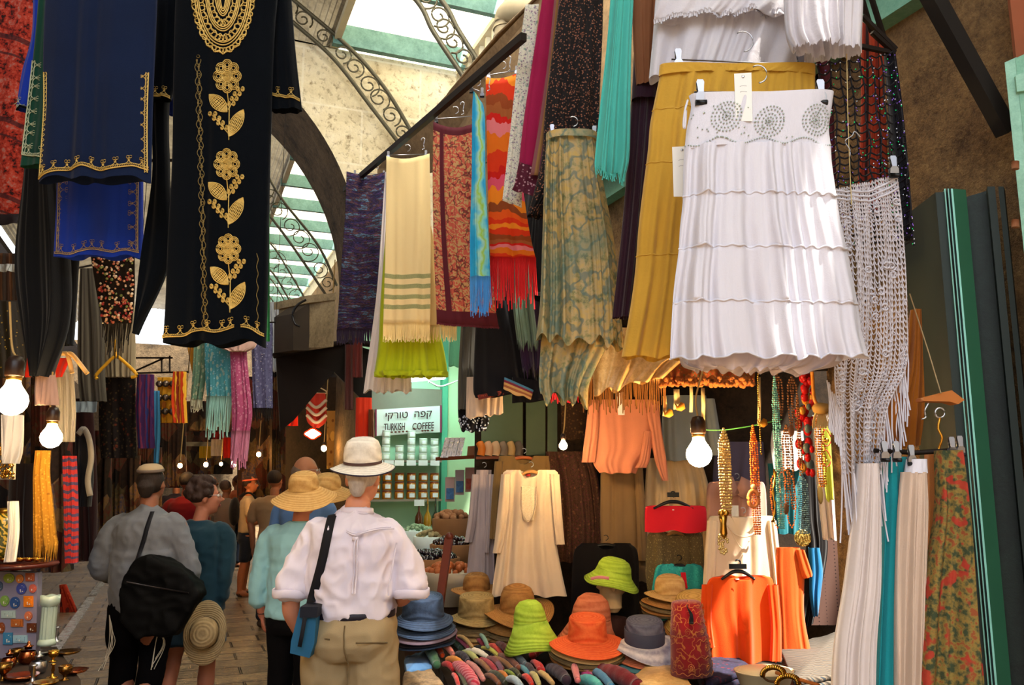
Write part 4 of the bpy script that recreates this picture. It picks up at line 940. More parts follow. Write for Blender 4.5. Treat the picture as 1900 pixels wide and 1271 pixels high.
# --- man in the white shirt (back to the viewer)
def man_white(e, H):
    sk = skin('c8866a'); z = lambda f: f*H
    b = MB(); hc = (.03, .03, z(.925)); T, R = head_parts(b, hc, 1.04, -.25)
    limb(b, [(0.0, 0, z(.80)), (.015, .01, z(.86))], [.066, .062]); torso(b, H*.985, sh=.19, hipw=.15, dep=.10)
    # left arm hangs, right arm bent forward
    limb(b, [(-.17, 0, z(.76)), (-.24, -.02, z(.69)), (-.282, -.035, z(.62))], [.035, .042, .046]); limb(b, [(-.282, -.035, z(.62)), (-.292, -.01, z(.56)), (-.268, .05, z(.505))], [.046, .042, .031])
    limb(b, [(-.268, .05, z(.505)), (-.262, .07, z(.485))], [.030, .028]); hand(b, (-.262, .07, z(.488)), (.05, .25, -.95), (-.95, -.1, .1), 1.06, .7, -1)
    limb(b, [(.17, 0, z(.76)), (.24, -.02, z(.69)), (.275, -.03, z(.62))], [.035, .042, .046]); limb(b, [(.275, -.03, z(.62)), (.22, .10, z(.585)), (.17, .22, z(.60))], [.046, .04, .03]); hand(b, (.17, .22, z(.60)), (-.5, .85, .1), (0, 0, 1), 1.0, .6, 1)
    legs(b, H, [(-.095, 0, z(.5)), (.095, 0, z(.5))], [(-.11, .05, z(.28)), (.12, -.02, z(.28))], [(-.11, .0, .08), (.12, -.14, .08)])
    remesh('body', b, sk, e, .007, 3)
    h = MB(); h.sphere((.03, .005, z(.932)), (.082, .092, .07), 18); limb(h, [(.02, -.06, z(.915)), (.018, -.055, z(.885))], [.05, .035]); remesh('hair', h, HAIR('8a8078'), e, .007, 2)
    # shirt with rolled sleeves
    WS = mat('white_shirt', rough=.85, pat=lambda t, o, u, c: (t.mix(t.noise(o, 4, 3), lin('e6e0ee'), lin('d4cadc')), t.noise(o, 400, 1)), bump=.1, trl=.05)
    b = MB(); torso(b, H, sh=.235, hipw=.19, dep=.145, z0=.60, belly=.022, top=.812)
    loft(b, [(0, 0, z(.588), .18, .14), (0, 0, z(.598), .208, .16), (0, 0, z(.61), .218, .168), (0, 0, z(.66), .222, .165), (0, 0, z(.72), .225, .155)], 28)
    for q in (-1, 1):
        limb(b, [(q*.15, 0, z(.79)), (q*.20, -.01, z(.752)), (q*.255, -.02, z(.68)), (q*.282, -.035, z(.618))], [.055, .068, .072, .076])
    limb(b, [(.0, 0, z(.80)), (.01, .005, z(.828))], [.080, .074])
    sh = remesh('shirt', b, WS, e, .009, 2, wr=.021, wscale=10, wst=.55, seed=3)
    for q in (-1, 1):
        c = MB(); x = q*.289; c.lathe([(.082, -.02), (.089, -.012), (.089, .018), (.081, .022), (.075, .0), (.082, -.02)], (x, -.036, z(.612)), 24, wob=lambda a, r: .004*math.sin(3*a)); c.build('rolled_cuff', WS, e)
    c = MB(); c.lathe([(.068, .0), (.083, -.002), (.078, .028), (.070, .03), (.066, .005)], (.01, .01, z(.824)), 28, wob=lambda a, r: -.006*math.sin(a)); c.build('collar', WS, e)
    # trousers
    KH = mat('khaki', rough=.9, pat=lambda t, o, u, c: (t.mix(t.noise(o, 5, 3), lin('94805e'), lin('b09c78')), t.noise(o, 300, 1)), bump=.15)
    b = MB(); loft(b, [(0, 0, z(.585), .186, .148), (0, 0, z(.56), .198, .160), (0, -.005, z(.52), .215, .175), (0, -.01, z(.48), .215, .175), (0, 0, z(.44), .19, .14)], 28)
    for q, kx, ky in ((-1, -.125, .05), (1, .13, -.02)):
        limb(b, [(q*.10, -.01, z(.50)), (q*.112, .0, z(.40)), (kx, ky, z(.28)), (kx, ky-.05, .20), (kx, ky-.06, .08)], [.125, .122, .105, .098, .095])
        b.sphere((q*.09, -.05, z(.49)), (.11, .10, .12), 16)
    remesh('trousers', b, KH, e, .009, 3, wr=.018, wscale=7, wst=.55, seed=9)
    c = MB(); c.lathe([(.205, -.016), (.210, -.014), (.210, .014), (.205, .016), (.195, 0), (.205, -.016)], (0, -.004, z(.557)), 40, sy=.81); c.build('belt', mat('belt_dark', '1c1826', rough=.5), e)
    b = MB(); b.lathe([(.034, -.01), (.037, 0), (.034, .01)], (-.268, .048, z(.508)), 18); b.build('wristwatch', mat('brass_watch', 'a8844c', rough=.3, metal=.8), e)
    for q in (-1, 1):
        s_ = MB(); limb(s_, [(q*.12, -.08 if q > 0 else 0, .05), (q*.12, .06 if q > 0 else .14, .045)], [.05, .048]); remesh('shoe', s_, mat('shoe_brown', '3a281c'), e, .01, 2)
    brim_hat(e, (.03, .01, z(.967)), .094, .13, .158, ST_white, tilt=.17, drop=.028, band=(mat('hat_band_brown', '4a3430'), .014), wav=.008)
    b = MB(); b.lathe([(.1585, -.027), (.162, -.030), (.1585, -.034)], (.03, .01, z(.967)), 48, sy=1.07, M=Matrix.Rotation(.17, 3, 'X'), wob=lambda a, r: .008*math.sin(2*a+.7)); b.build('brim_edge', mat('brim_edge_dark', '2a2438'), e)
    return sh
FACE = -YAW
pw = person('man in white rolled-sleeve shirt, khaki trousers and white sun hat seen from behind', 660, 900, 4.2, 1.74, FACE+.0, man_white)
shirt = [c for c in ALLCH(pw) if c.name.startswith('shirt')][0]; bv = surf_bvh([shirt])
L = [[(612, 976), (640, 977), (665, 985), (684, 990), (700, 985), (722, 978), (745, 976)], [(612, 979), (640, 980), (665, 988), (684, 993), (700, 988), (722, 981), (745, 979)]]
L.append([(690, 996), (690, 1040), (687, 1100)]); L.append([(684, 996), (684, 1040), (682, 1100)]); L.append([(668, 952), (688, 953)]); L.append([(590, 1005), (596, 1050), (588, 1090)]); L.append([(755, 1005), (752, 1060), (748, 1100)])
tr_ = surf_bvh([c for c in ALLCH(pw) if c.name.startswith('trousers')])
strokes('pocket_welt', tr_, [[(x, 1184+.08*(x-600)) for x in range(598, 642, 6)], [(x, 1190-.08*(x-690)) for x in range(692, 736, 6)]], .004, mat('khaki_seam', '6e5c40'), pw, .002)
strokes('centre_seam', tr_, [[(668+.02*(y-1165), y) for y in range(1160, 1240, 8)]], .003, MC['khaki_seam'], pw, .001)
strokes('yoke_seam', bv, [smooth_line([np.array(q) for q in l], 5) for l in L], .0042, MC['white_shirt'], pw, .002)
mb_ = MB(); c = cast(bv, 684, 1000, .004)
if c: mb_.box(c[0], (.03, .008, .02), -YAW); mb_.build('locker_loop', MC['white_shirt'], pw)
# shoulder bag of the man
e = thing_at('shoulder_bag', 560, 1215, 3.95, 'teal blue shoulder bag with black strap at the hip of the man in white', 'bag')
P = [cast(bv, x, y, .006) for x, y in ((630, 926), (624, 940), (616, 962), (608, 995), (599, 1040), (589, 1080), (580, 1112))]
P = [c[0] for c in P if c]
P = [P[0]+np.array([0, 0, .012])-NRM*.06]+P+[pt(574, 1128, 4.02), pt(568, 1145, 3.98)]
mb1('ribbon', smooth_line(P, 5), .042, .004, NRM).build('strap', mat('strap_black', '0c0d16'), e)
b = MB(); q = [pt(x, y, 3.98) for x, y in ((556, 1128), (588, 1128), (583, 1195), (574, 1221), (538, 1212), (540, 1190))]; b.poly(q, .13, -NRM*1); b.build('bag_body', mat('bag_teal', '1c5a80', rough=.7), e, smooth=False)
b = MB(); q = [pt(x, y, 3.96) for x, y in ((557, 1126), (590, 1126), (588, 1146), (556, 1146))]; b.poly(q, .13, -NRM); b.build('flap', mat('bag_dark', '141824'), e, smooth=False)
mb1('ribbon', [pt(566, 1146, 3.95), pt(560, 1180, 3.95), pt(556, 1200, 3.95)], .018, .004, NRM).build('webbing', MC['strap_black'], e)
# --- woman in straw hat and light blue jacket
def woman_blue(e, H):
    sk = skin('b87058'); z = lambda f: f*H; JB = cloth_m('pale_aqua_jacket', '94c6d0', var=.06)
    b = MB(); T, R = head_parts(b, (.02, .02, z(.925)), .96, -.2); limb(b, [(0, 0, z(.80)), (.01, .01, z(.87))], [.052, .05]); torso(b, H*.98, sh=.165, hipw=.15, dep=.09)
    limb(b, [(-.18, 0, z(.77)), (-.215, -.01, z(.66)), (-.225, -.01, z(.60))], [.04, .04, .037]); limb(b, [(-.225, -.01, z(.60)), (-.228, .01, z(.53)), (-.225, .04, z(.475))], [.037, .034, .026]); hand(b, (-.225, .04, z(.478)), (.05, .2, -.97), (-.9, -.3, .1), .92, .6, -1)
    limb(b, [(.18, 0, z(.77)), (.21, .0, z(.66)), (.2, .05, z(.58))], [.04, .04, .03])
    legs(b, H, [(-.085, 0, z(.5)), (.085, 0, z(.5))], [(-.09, .03, z(.28)), (.09, -.03, z(.28))], [(-.09, -.0, .08), (.09, -.1, .08)], (.085, .055, .036)); remesh('body', b, sk, e, .008, 3)
    b = MB(); torso(b, H, sh=.196, hipw=.18, dep=.125, z0=.50, top=.81); loft(b, [(0, 0, z(.478), .185, .135), (0, 0, z(.50), .188, .14), (0, 0, z(.58), .175, .13), (0, 0, z(.66), .18, .13)], 24)
    limb(b, [(-.15, 0, z(.79)), (-.195, 0, z(.75)), (-.222, -.01, z(.66)), (-.236, -.01, z(.59)), (-.238, .01, z(.535))], [.06, .062, .058, .056, .058]); limb(b, [(.15, 0, z(.79)), (.195, 0, z(.75)), (.215, 0, z(.66)), (.22, .04, z(.58))], [.06, .062, .058, .05])
    remesh('jacket', b, JB, e, .01, 2, wr=.013, wscale=9, wst=.6)
    b = MB(); loft(b, [(0, 0, z(.50), .165, .12), (0, 0, z(.45), .175, .13), (0, 0, z(.42), .15, .11)], 24)
    for q, kx, ky in ((-1, -.09, .03), (1, .09, -.03)): limb(b, [(q*.085, 0, z(.48)), (kx, ky, z(.28)), (kx, ky-.04, .1)], [.10, .075, .062])
    remesh('trousers', b, cloth_m('black_trousers', '060508', sheen=0), e, .01, 3, wr=.005)
    h = MB(); h.sphere((.02, -.005, z(.925)), (.085, .09, .09), 16); remesh('hair', h, HAIR('4a2c20'), e, .009, 2)
    c = MB(); c.lathe([(.05, .0), (.062, -.004), (.055, .02), (.048, .02)], (0, .005, z(.82)), 24); c.build('collar', mat('teal_collar', '6aa0a4'), e)
    brim_hat(e, (.02, .0, z(.955)), .092, .105, .20, ST_tan, tilt=.25, drop=.07, wav=.016)
    b = MB(); b.lathe([(.03, -.004), (.033, 0), (.03, .004)], (-.226, .035, z(.487)), 16); b.build('bracelet', M_black, e)
person('woman in pale aqua jacket, black trousers and wide tan straw hat seen from behind', 558, 910, 5.3, 1.62, FACE-.1, woman_blue)
# hat behind her to the right (another walker's straw hat)
# --- man with kippah
def man_grey(e, H):
    sk = skin('8f5a44'); z = lambda f: f*H; GS = cloth_m('grey_blue_shirt', '6d7078', var=.08)
    b = MB(); T, R = head_parts(b, (.0, .03, z(.925)), 1.0, -.15); limb(b, [(0, 0, z(.80)), (0, .015, z(.87))], [.058, .055]); torso(b, H*.98, sh=.18, hipw=.15, dep=.10)
    limb(b, [(-.20, 0, z(.775)), (-.235, -.02, z(.69)), (-.262, -.02, z(.62)), (-.24, .1, z(.60)), (-.2, .2, z(.64))], [.045, .045, .043, .036, .03]); hand(b, (-.2, .2, z(.64)), (.5, .7, .4), (-.3, 0, .9), 1, .6, -1)
    limb(b, [(.20, 0, z(.775)), (.255, -.01, z(.69)), (.275, -.01, z(.61)), (.27, .01, z(.54)), (.255, .04, z(.495))], [.045, .045, .042, .036, .028]); hand(b, (.255, .04, z(.50)), (-.1, .2, -.95), (.95, -.1, 0), 1, .55, 1)
    legs(b, H, [(-.09, 0, z(.5)), (.09, 0, z(.5))], [(-.10, .06, z(.28)), (.10, -.04, z(.28))], [(-.08, .02, .08), (.11, -.18, .08)]); remesh('body', b, sk, e, .009, 3)
    b = MB(); torso(b, H, sh=.212, hipw=.185, dep=.135, z0=.50, top=.812); loft(b, [(0, 0, z(.47), .18, .135), (0, 0, z(.52), .195, .15), (0, 0, z(.60), .198, .15), (0, 0, z(.68), .205, .145)], 24)
    limb(b, [(-.14, 0, z(.79)), (-.19, 0, z(.755)), (-.24, -.02, z(.685)), (-.262, -.02, z(.62)), (-.24, .07, z(.60))], [.055, .066, .068, .072, .062]); limb(b, [(.14, 0, z(.79)), (.19, 0, z(.755)), (.25, -.01, z(.685)), (.283, -.01, z(.61)), (.275, .01, z(.535))], [.068, .07, .066, .066, .058])
    limb(b, [(0, 0, z(.80)), (0, .01, z(.835))], [.075, .064])
    sh = remesh('shirt', b, GS, e, .01, 2, wr=.018, wscale=9, wst=.6, seed=5)
    b = MB(); loft(b, [(0, 0, z(.52), .175, .13), (0, 0, z(.46), .19, .145), (0, 0, z(.42), .165, .12)], 24)
    for q, kx, ky, ay in ((-1, -.11, .06, .02), (1, .105, -.04, -.15)): limb(b, [(q*.095, 0, z(.48)), (q*.10, 0, z(.38)), (kx, ky, z(.28)), (kx, ay, .1)], [.11, .10, .08, .07])
    remesh('trousers', b, cloth_m('black_slacks', '070608', sheen=0, spec=.05), e, .01, 3, wr=.006)
    h = MB(); h.sphere((0, .01, z(.933)), (.083, .093, .088), 18); limb(h, [(0, -.06, z(.915)), (0, -.05, z(.885))], [.055, .04]); remesh('hair', h, HAIR('1c120e'), e, .009, 2)
    k = MB(); k.lathe([(.079, 0), (.078, .016), (.066, .033), (.04, .045), (.0005, .049)], (0, -.004, z(.968)), 30, sy=1.05, M=Matrix.Rotation(.12, 3, 'X')); k.build('skullcap', mat('kippah_cream', 'b09a7c'), e)
    k = MB(); k.lathe([(.081, -.004), (.083, .0), (.081, .014), (.078, .014)], (0, -.004, z(.968)), 30, sy=1.05, M=Matrix.Rotation(.12, 3, 'X')); k.build('skullcap_border', mat('kippah_border', '6a5c54'), e)
    rnd = random.Random(2)
    for sx in (-.15, .15):
        b = MB()
        for i in range(5): b.tube(smooth_line([(sx, -.10, z(.46)), (sx+.02+rnd.uniform(-.01, .02), -.13, z(.41)), (sx+.03+rnd.uniform(-.03, .03), -.13, z(.36)), (sx+rnd.uniform(-.03, .02), -.13, z(.30)+rnd.uniform(-.05, .03))], 4), .0022, 5)
        b.build('tassels', mat('tassel_white', 'c0b8a8'), e)
    for q in (-1, 1):
        s_ = MB(); limb(s_, [(q*.10, -.02, .05), (q*.10, .14, .045)], [.048, .045]); remesh('shoe', s_, mat('shoe_black', '14100e'), e, .012, 2)
pk = person('man in grey-blue shirt and cream skullcap walking with a large black bag', 278, 900, 5.4, 1.71, FACE+.02, man_grey)
shirt = [c for c in ALLCH(pk) if c.name.startswith('shirt')][0]; bv = surf_bvh([shirt])
e = thing_at('messenger_bag', 290, 1170, 5.1, 'large black messenger bag slung behind the man in the skullcap', 'bag')
P = [cast(bv, x, y, .008) for x, y in ((289, 930), (282, 950), (275, 975), (268, 1000), (262, 1020))]; P = [c[0] for c in P if c]+[pt(252, 1045, 5.15)]
mb1('ribbon', smooth_line(P, 5), .026, .004, NRM).build('strap', MC['strap_black'], e)
b = MB(); Q = [(248, 1040), (270, 1032), (300, 1045), (345, 1062), (368, 1100), (340, 1150), (320, 1178), (250, 1188), (222, 1150), (216, 1095), (232, 1065)]
b.poly([pt(x, y, 5.08) for x, y in Q], .15, -NRM); bag = remesh('bag_body', b, cloth_m('black_nylon', '040405', rough=.7, sheen=0, spec=.1), e, .012, 8, wr=.022, wscale=6)
b = MB(); b.tube([pt(235, 1080, 5.06), pt(290, 1090, 5.04), pt(350, 1100, 5.06)], .005, 5); b.build('zip', mat('zip_dark', '2a2628', metal=.5, rough=.4), e)
# --- woman in dark teal with straw hat in her hand (head turned right)
def woman_teal(e, H):
    sk = skin('b07058'); z = lambda f: f*H; TB = cloth_m('dark_teal_dress', '173442', var=.12)
    b = MB(); T, R = head_parts(b, (.03, .02, z(.922)), 1.0, -1.15, nose=1.06); limb(b, [(0, 0, z(.80)), (.02, .01, z(.87))], [.05, .048]); torso(b, H*.98, sh=.165, hipw=.15, dep=.09)
    limb(b, [(.17, 0, z(.77)), (.195, -.02, z(.66)), (.19, -.03, z(.60)), (.17, -.02, z(.52)), (.15, .0, z(.46))], [.042, .04, .036, .032, .024]); hand(b, (.15, 0, z(.465)), (0, .1, -1), (.9, -.3, 0), .92, .9, 1)
    limb(b, [(-.17, 0, z(.77)), (-.2, 0, z(.66)), (-.19, .04, z(.58))], [.042, .04, .03])
    legs(b, H, [(-.08, 0, z(.48)), (.08, 0, z(.48))], [(-.10, -.02, z(.28)), (.10, .04, z(.28))], [(-.12, -.14, .08), (.10, .04, .08)], (.085, .056, .036)); remesh('body', b, sk, e, .008, 3)
    face_bits(T, 1.0, e, sk, smile=True, glasses=True)
    b = MB(); torso(b, H, sh=.19, hipw=.18, dep=.12, z0=.46, top=.808); loft(b, [(0, 0, z(.46), .20, .145), (0, 0, z(.52), .19, .14), (0, 0, z(.62), .172, .13), (0, 0, z(.7), .18, .13)], 24)
    limb(b, [(.14, 0, z(.79)), (.185, 0, z(.755)), (.205, -.02, z(.66)), (.205, -.03, z(.60)), (.185, -.02, z(.515))], [.06, .062, .058, .054, .055]); limb(b, [(-.14, 0, z(.79)), (-.185, 0, z(.755)), (-.21, 0, z(.66)), (-.2, .04, z(.58))], [.06, .062, .056, .05])
    remesh('jacket', b, TB, e, .01, 2, wr=.013, wscale=9, wst=.6)
    b = MB(); loft(b, [(0, 0, z(.50), .18, .13), (0, 0, z(.42), .20, .16), (0, 0, z(.335), .215, .17), (0, 0, z(.33), .20, .16)], 28); remesh('skirt', b, cloth_m('dark_blue_skirt', '1c3448'), e, .01, 2, wr=.01, wscale=9, wst=.15)
    h = MB(); h.sphere(T((0, -.03, .035)), (.098, .098, .088), 18); rnd = random.Random(5)
    for i in range(70):
        a, p = rnd.uniform(0, 2*PI), rnd.uniform(-.5, 1.5); q = np.array([.088*math.cos(a)*math.cos(p), -.028+.092*math.sin(a)*math.cos(p), .04+.085*math.sin(p)])
        if not (q[1] > .03 and q[2] < .085): h.sphere(T(q*1.06), rnd.uniform(.017, .028), 6)
    remesh('curly_hair', h, HAIR('24140f'), e, .007, 1)
    for q in (-1, 1):
        s_ = MB(); limb(s_, [(q*.11, 0 if q > 0 else -.15, .045), (q*.11, .13 if q > 0 else -.02, .04)], [.042, .038]); remesh('shoe', s_, MC['shoe_black'], e, .012, 2)
pt_ = person('woman with short curly dark hair and glasses in dark teal suit, smiling to the right', 372, 910, 5.8, 1.61, FACE, woman_teal)
e = thing_at('straw_hat', 382, 1228, 5.5, 'round pale straw hat with flat crown held at the side of the woman in teal', 'hat')
c = pt(381, 1174, 5.5)
M3 = Matrix.Rotation(-YAW+.12, 3, 'Z') @ Matrix.Rotation(PI/2-.1, 3, 'X')
g = MB(); g.lathe([(.085, 0), (.086, .05), (.080, .085), (.055, .098), (.0005, .10)], (0, 0, 0), 36, sy=1.12, M=M3); 
def addc(g): 
    for v in g.V: v += c
    return g
STP = straw('straw_pale', '8a7452', 'b49a70'); addc(g).build('crown', STP, e)
g = MB(); g.lathe([(.084, .0), (.11, .0), (.165, .012), (.168, .008), (.165, .004), (.11, -.008), (.084, -.006)], (0, 0, 0), 44, sx=.78, sy=1.17, M=M3, wob=lambda a, r: .012*math.cos(2*a) if r > .1 else 0); addc(g).build('brim', STP, e)
g = MB(); g.lathe([(.0865, .001), (.088, .006), (.0868, .014)], (0, 0, 0), 36, sy=1.12, M=M3); addc(g).build('hat_band', mat('band_dark_brown', '3a2a1c'), e)
# ================================================================ the clothes and hat stall on the right
a_, b_ = pt(880, 900, 6.75), pt(1620, 900, 6.3)
q = MB(); q.poly([np.array([a_[0], a_[1], 0]), np.array([b_[0], b_[1], 0]), np.array([b_[0], b_[1], 2.9]), np.array([a_[0], a_[1], 2.9])], .08, -NRM); st(q.build('wall_stall', M_darkwall, smooth=False))
e = empty('stall_canopy', (3, 4.6, 2.95), 'dark cloth canopy over the clothes stall', 'canopy'); 
mb1('poly', [pt(900, 540, 6.7), pt(1560, 540, 6.3), pt(1620, 560, 3.3), pt(1120, 560, 3.9)], .02, (0, 0, 1)).build('cloth', cloth_m('dark_canopy', '2a1c12'), e, smooth=False)
M_hangw = mat('pale_wood', 'c08a4c', rough=.5); M_ivory = mat('ivory_plastic', 'e0c890', rough=.4)
def shirt_hanger(x, y, w, D, m, label, dip=16, hookr=1):
    """curved shoulder hanger, centre top at x,y"""
    e = thing_at('clothes_hanger', x, y, D, label, 'hanger', None); s = D/FPX
    c = pt(x, y, D); P = smooth_line([c-RGT*w/2*s-np.array([0, 0, dip*s]), c-RGT*w*.2*s-np.array([0, 0, dip*.18*s]), c, c+RGT*w*.2*s-np.array([0, 0, dip*.18*s]), c+RGT*w/2*s-np.array([0, 0, dip*s])], 5)
    b = MB(); b.tube(P, [.007+.005*math.sin(PI*i/(len(P)-1)) for i in range(len(P))], 8); b.build('shoulder_bar', m, e)
    b = MB(); r = .017; Q = [c, c+np.array([0, 0, .03])]
    for i in range(12):
        an = -PI/2+PI*1.25*i/11; Q.append(c+RGT*r*math.cos(an)+np.array([0, 0, .03+r+r*math.sin(an)]))
    b.tube(Q, .0028*hookr, 6); b.build('hook', M_steel if m is not M_black else M_black, e); return e
def garment(name, label, cat, D, m, body, sleeves=(), neck=None, t=.03, folds=2.5, amp=.016, hanger=None, hw=None, **kw):
    e = thing_at(name, (body[-1][1]+body[-1][2])/2, body[-1][0], D, label, cat)
    pn = {'shirt': 'shirt_body', 'tunic': 'tunic_body', 'dress': 'dress_body', 'skirt': 'skirt_body', 'trousers': 'leg'}.get(cat, 'cloth')
    o = drape(pn, body, D, m, e, t=t, folds=folds, amp=amp, neck=neck, hemw=kw.pop('hemw', .006), a0=kw.pop('a0', .3), **kw)
    for i, r in enumerate(sleeves): drape('sleeve', r, D-.035, m, e, t=.022, folds=1.3, amp=.008, nu=26, nv=26, a0=.5, seed=i)
    if hanger is not None:
        y0 = body[0][0]; x0 = (body[0][1]+body[0][2])/2; shirt_hanger(x0, y0+3, hw or (body[0][2]-body[0][1])*.9, D-.0, hanger[0], hanger[1])
    return e, o
PE = cloth_m('peach_cotton', 'd88868', trl=.1); CT = cloth_m('cream_tunic_cloth', 'dcc4a8', trl=.08)
garment('blouse', 'peach long-sleeved blouse hanging at the top of the stall', 'shirt', 5.7, PE, [(742, 1094, 1216), (780, 1094, 1222), (830, 1102, 1210), (858, 1100, 1190), (878, 1112, 1180)], [[(748, 1092, 1112), (800, 1086, 1110), (858, 1079, 1104)], [(745, 1196, 1222), (800, 1206, 1228), (850, 1214, 1236), (892, 1228, 1240)], [(800, 1195, 1212), (850, 1186, 1206), (868, 1178, 1200)]], hanger=(M_hangw, 'wooden hanger inside the peach blouse'))
garment('blouse', 'grey-blue shirt hanging to the right of the peach blouse', 'shirt', 5.95, cloth_m('grey_blue_linen', '8a9090'), [(734, 1232, 1310), (780, 1228, 1318), (855, 1230, 1316)], [[(740, 1306, 1326), (800, 1312, 1336), (845, 1320, 1344)]])
garment('long_skirt', 'long cream skirt under the grey-blue shirt behind the hanging bulb', 'skirt', 6.05, cloth_m('cream_skirt', 'd8b88a', trl=.1), [(850, 1200, 1300), (920, 1196, 1318), (1060, 1188, 1330)], folds=6, amp=.02)
garment('flowered_dress', 'brown and plum flowered long dress with deep folds, centre of the stall', 'dress', 6.1, mat('brown_floral', rough=.9, pat=p_floral(['4a2e22', '7c5238', '5c2a30', '20140e'], 26, 50)), [(838, 1012, 1090), (880, 1018, 1108), (960, 1024, 1118), (1042, 1022, 1120)], folds=3, amp=.045, t=.05)
garment('taupe_dress', 'plain taupe long dress beneath the peach blouse', 'dress', 5.95, cloth_m('taupe', '8a6c48'), [(848, 1116, 1186), (900, 1114, 1188), (1010, 1116, 1196), (1080, 1140, 1202)], [[(858, 1176, 1192), (950, 1180, 1198), (1040, 1184, 1204)]], folds=2, amp=.02)
garment('lavender_tunic', 'pale mauve-grey long tunic hanging left of the olive one', 'tunic', 6.0, cloth_m('mauve_grey', 'b0a0a0'), [(872, 884, 912), (920, 880, 912), (1000, 872, 916), (1085, 864, 918)], [[(880, 876, 890), (950, 870, 886), (1006, 862, 876)], [(880, 904, 918), (960, 902, 914), (1025, 898, 908)]], hanger=(M_hangw, 'wooden hanger inside the mauve tunic'))
garment('olive_tunic', 'olive brown long-sleeved tunic directly behind the cream tunic', 'tunic', 5.95, cloth_m('olive_brown', '7c6038'), [(846, 926, 1018), (880, 922, 1020), (960, 916, 1004)], [[(856, 918, 934), (930, 912, 926), (1000, 908, 920)]], neck=(.3, .7, .06), hanger=(mat('red_wood', 'b05a28', rough=.4), 'reddish wooden hanger with the olive tunic'))
for i, (x, c) in enumerate(((895, 'c87068'), (988, 'd06050'))):
    pass
e, o = garment('cream_tunic', 'cream long-sleeved embroidered tunic hanging on a wooden hanger in the middle of the stall', 'tunic', 5.6, CT, [(872, 940, 1030), (884, 932, 1036), (940, 932, 1030), (1000, 926, 1032), (1060, 918, 1042), (1106, 912, 1052)], [[(880, 930, 946), (940, 924, 944), (1000, 918, 936), (1026, 914, 930)], [(880, 1020, 1038), (940, 1024, 1042), (1000, 1030, 1047), (1010, 1030, 1048)]], neck=(.28, .66, .07), hanger=(M_hangw, 'pale wooden hanger holding the cream tunic'), hw=60, folds=3, amp=.02, nu=80)
drape('placket', [(902, 968, 994), (940, 968, 994), (966, 972, 990)], 5.55, mat('cream_lace', 'e8d8c0', rough=.8, pat=p_floral(['dcc8a8', 'f0e6d4', 'c0a888'], 90, 160)), e, tube=False, folds=1, amp=.003)
b = MB(); b.box(pt(980, 881, 5.62), (.03, .004, .018), -YAW); b.build('neck_label', mat('red_label', 'b03030'), e)
b = MB(); b.tube(smooth_line([pt(967, 903, 5.53), pt(966, 940, 5.53), pt(980, 968, 5.53), pt(994, 940, 5.53), pt(995, 903, 5.53)]), .003, 5); b.build('placket_trim', CT, e)
garment('black_blouse', 'black top on a dark hanger behind the lime hat on the mannequin head', 'shirt', 5.75, cloth_m('black_cotton', '0e090a'), [(1008, 1078, 1170), (1030, 1064, 1184), (1120, 1060, 1186), (1180, 1060, 1190)], neck=(.3, .7, .04), hanger=(M_black, 'dark hanger inside the black top'))
RED = cloth_m('bright_red_cotton', 'c81c2c')
e, o = garment('red_blouse', 'short bright red top on a black hanger', 'shirt', 5.45, RED, [(938, 1205, 1300), (944, 1197, 1310), (986, 1196, 1312)], neck=(.22, .78, .02), folds=1.5, amp=.008)
shirt_hanger(1249, 931, 72, 5.42, M_black, 'black plastic hanger holding the red top', 12, 1.6)
mb1('box', pt(1249, 918, 5.42), (.075, .01, .03), -YAW).build('hanger_block', M_black, bpy.data.objects[[o.name for o in COL.objects if o.name.startswith('clothes_hanger')][-1]], smooth=False)
mb1('box', pt(1249, 946, 5.40), (.012, .002, .006), -YAW).build('neck_label', MC['paper'], e)
e, o = garment('lace_blouse', 'khaki lace top below the red one', 'shirt', 5.55, mat('khaki_lace', rough=.85, pat=p_floral(['5a4c30', '8c7c50', '74663c'], 50, 90)), [(985, 1208, 1296), (1000, 1200, 1304), (1060, 1198, 1306), (1100, 1202, 1300)], neck=(.25, .75, .11, 1), hanger=(M_hangw, 'pale wooden hanger with the khaki lace top'), hw=52)
e, o = garment('turquoise_blouse', 'turquoise embroidered top with red placket behind the straw hat stack', 'shirt', 5.5, mat('turquoise_emb', rough=.9, pat=p_floral(['2c9c9c', '1f7c80', '3cb0ac'], 40, 80)), [(1046, 1230, 1290), (1056, 1216, 1304), (1110, 1208, 1306), (1150, 1206, 1306)], neck=(.3, .7, .03), hanger=(M_black, 'dark hanger in the turquoise top'))
drape('placket', [(1062, 1263, 1272), (1092, 1266, 1276)], 5.45, RED, e, tube=False, folds=1, amp=.001)
DP = cloth_m('dusty_pink', 'b88878')
e, o = garment('pink_shirt', 'dusty pink collared shirt behind the gold necklace', 'shirt', 5.9, DP, [(893, 1330, 1405), (905, 1312, 1420), (1000, 1312, 1424)], neck=(.3, .7, .09, 1), hanger=(M_hangw, 'brown hanger inside the dusty pink shirt'), hw=50)
for q in (-1, 1):
    b = MB(); x = 1368; P = [(x-q*4, 915), (x+q*8, 884), (x+q*24, 892), (x+q*30, 912), (x+q*14, 926)]; b.poly([pt(*p, 5.8) for p in P], .012, -NRM); b.build('collar', DP, e)
drape('pocket_tag', [(938, 1356, 1370), (962, 1358, 1371)], 5.8, MC['paper'], e, tube=False, amp=.001)
CR = cloth_m('cream_linen', 'dcc8ac', trl=.08)
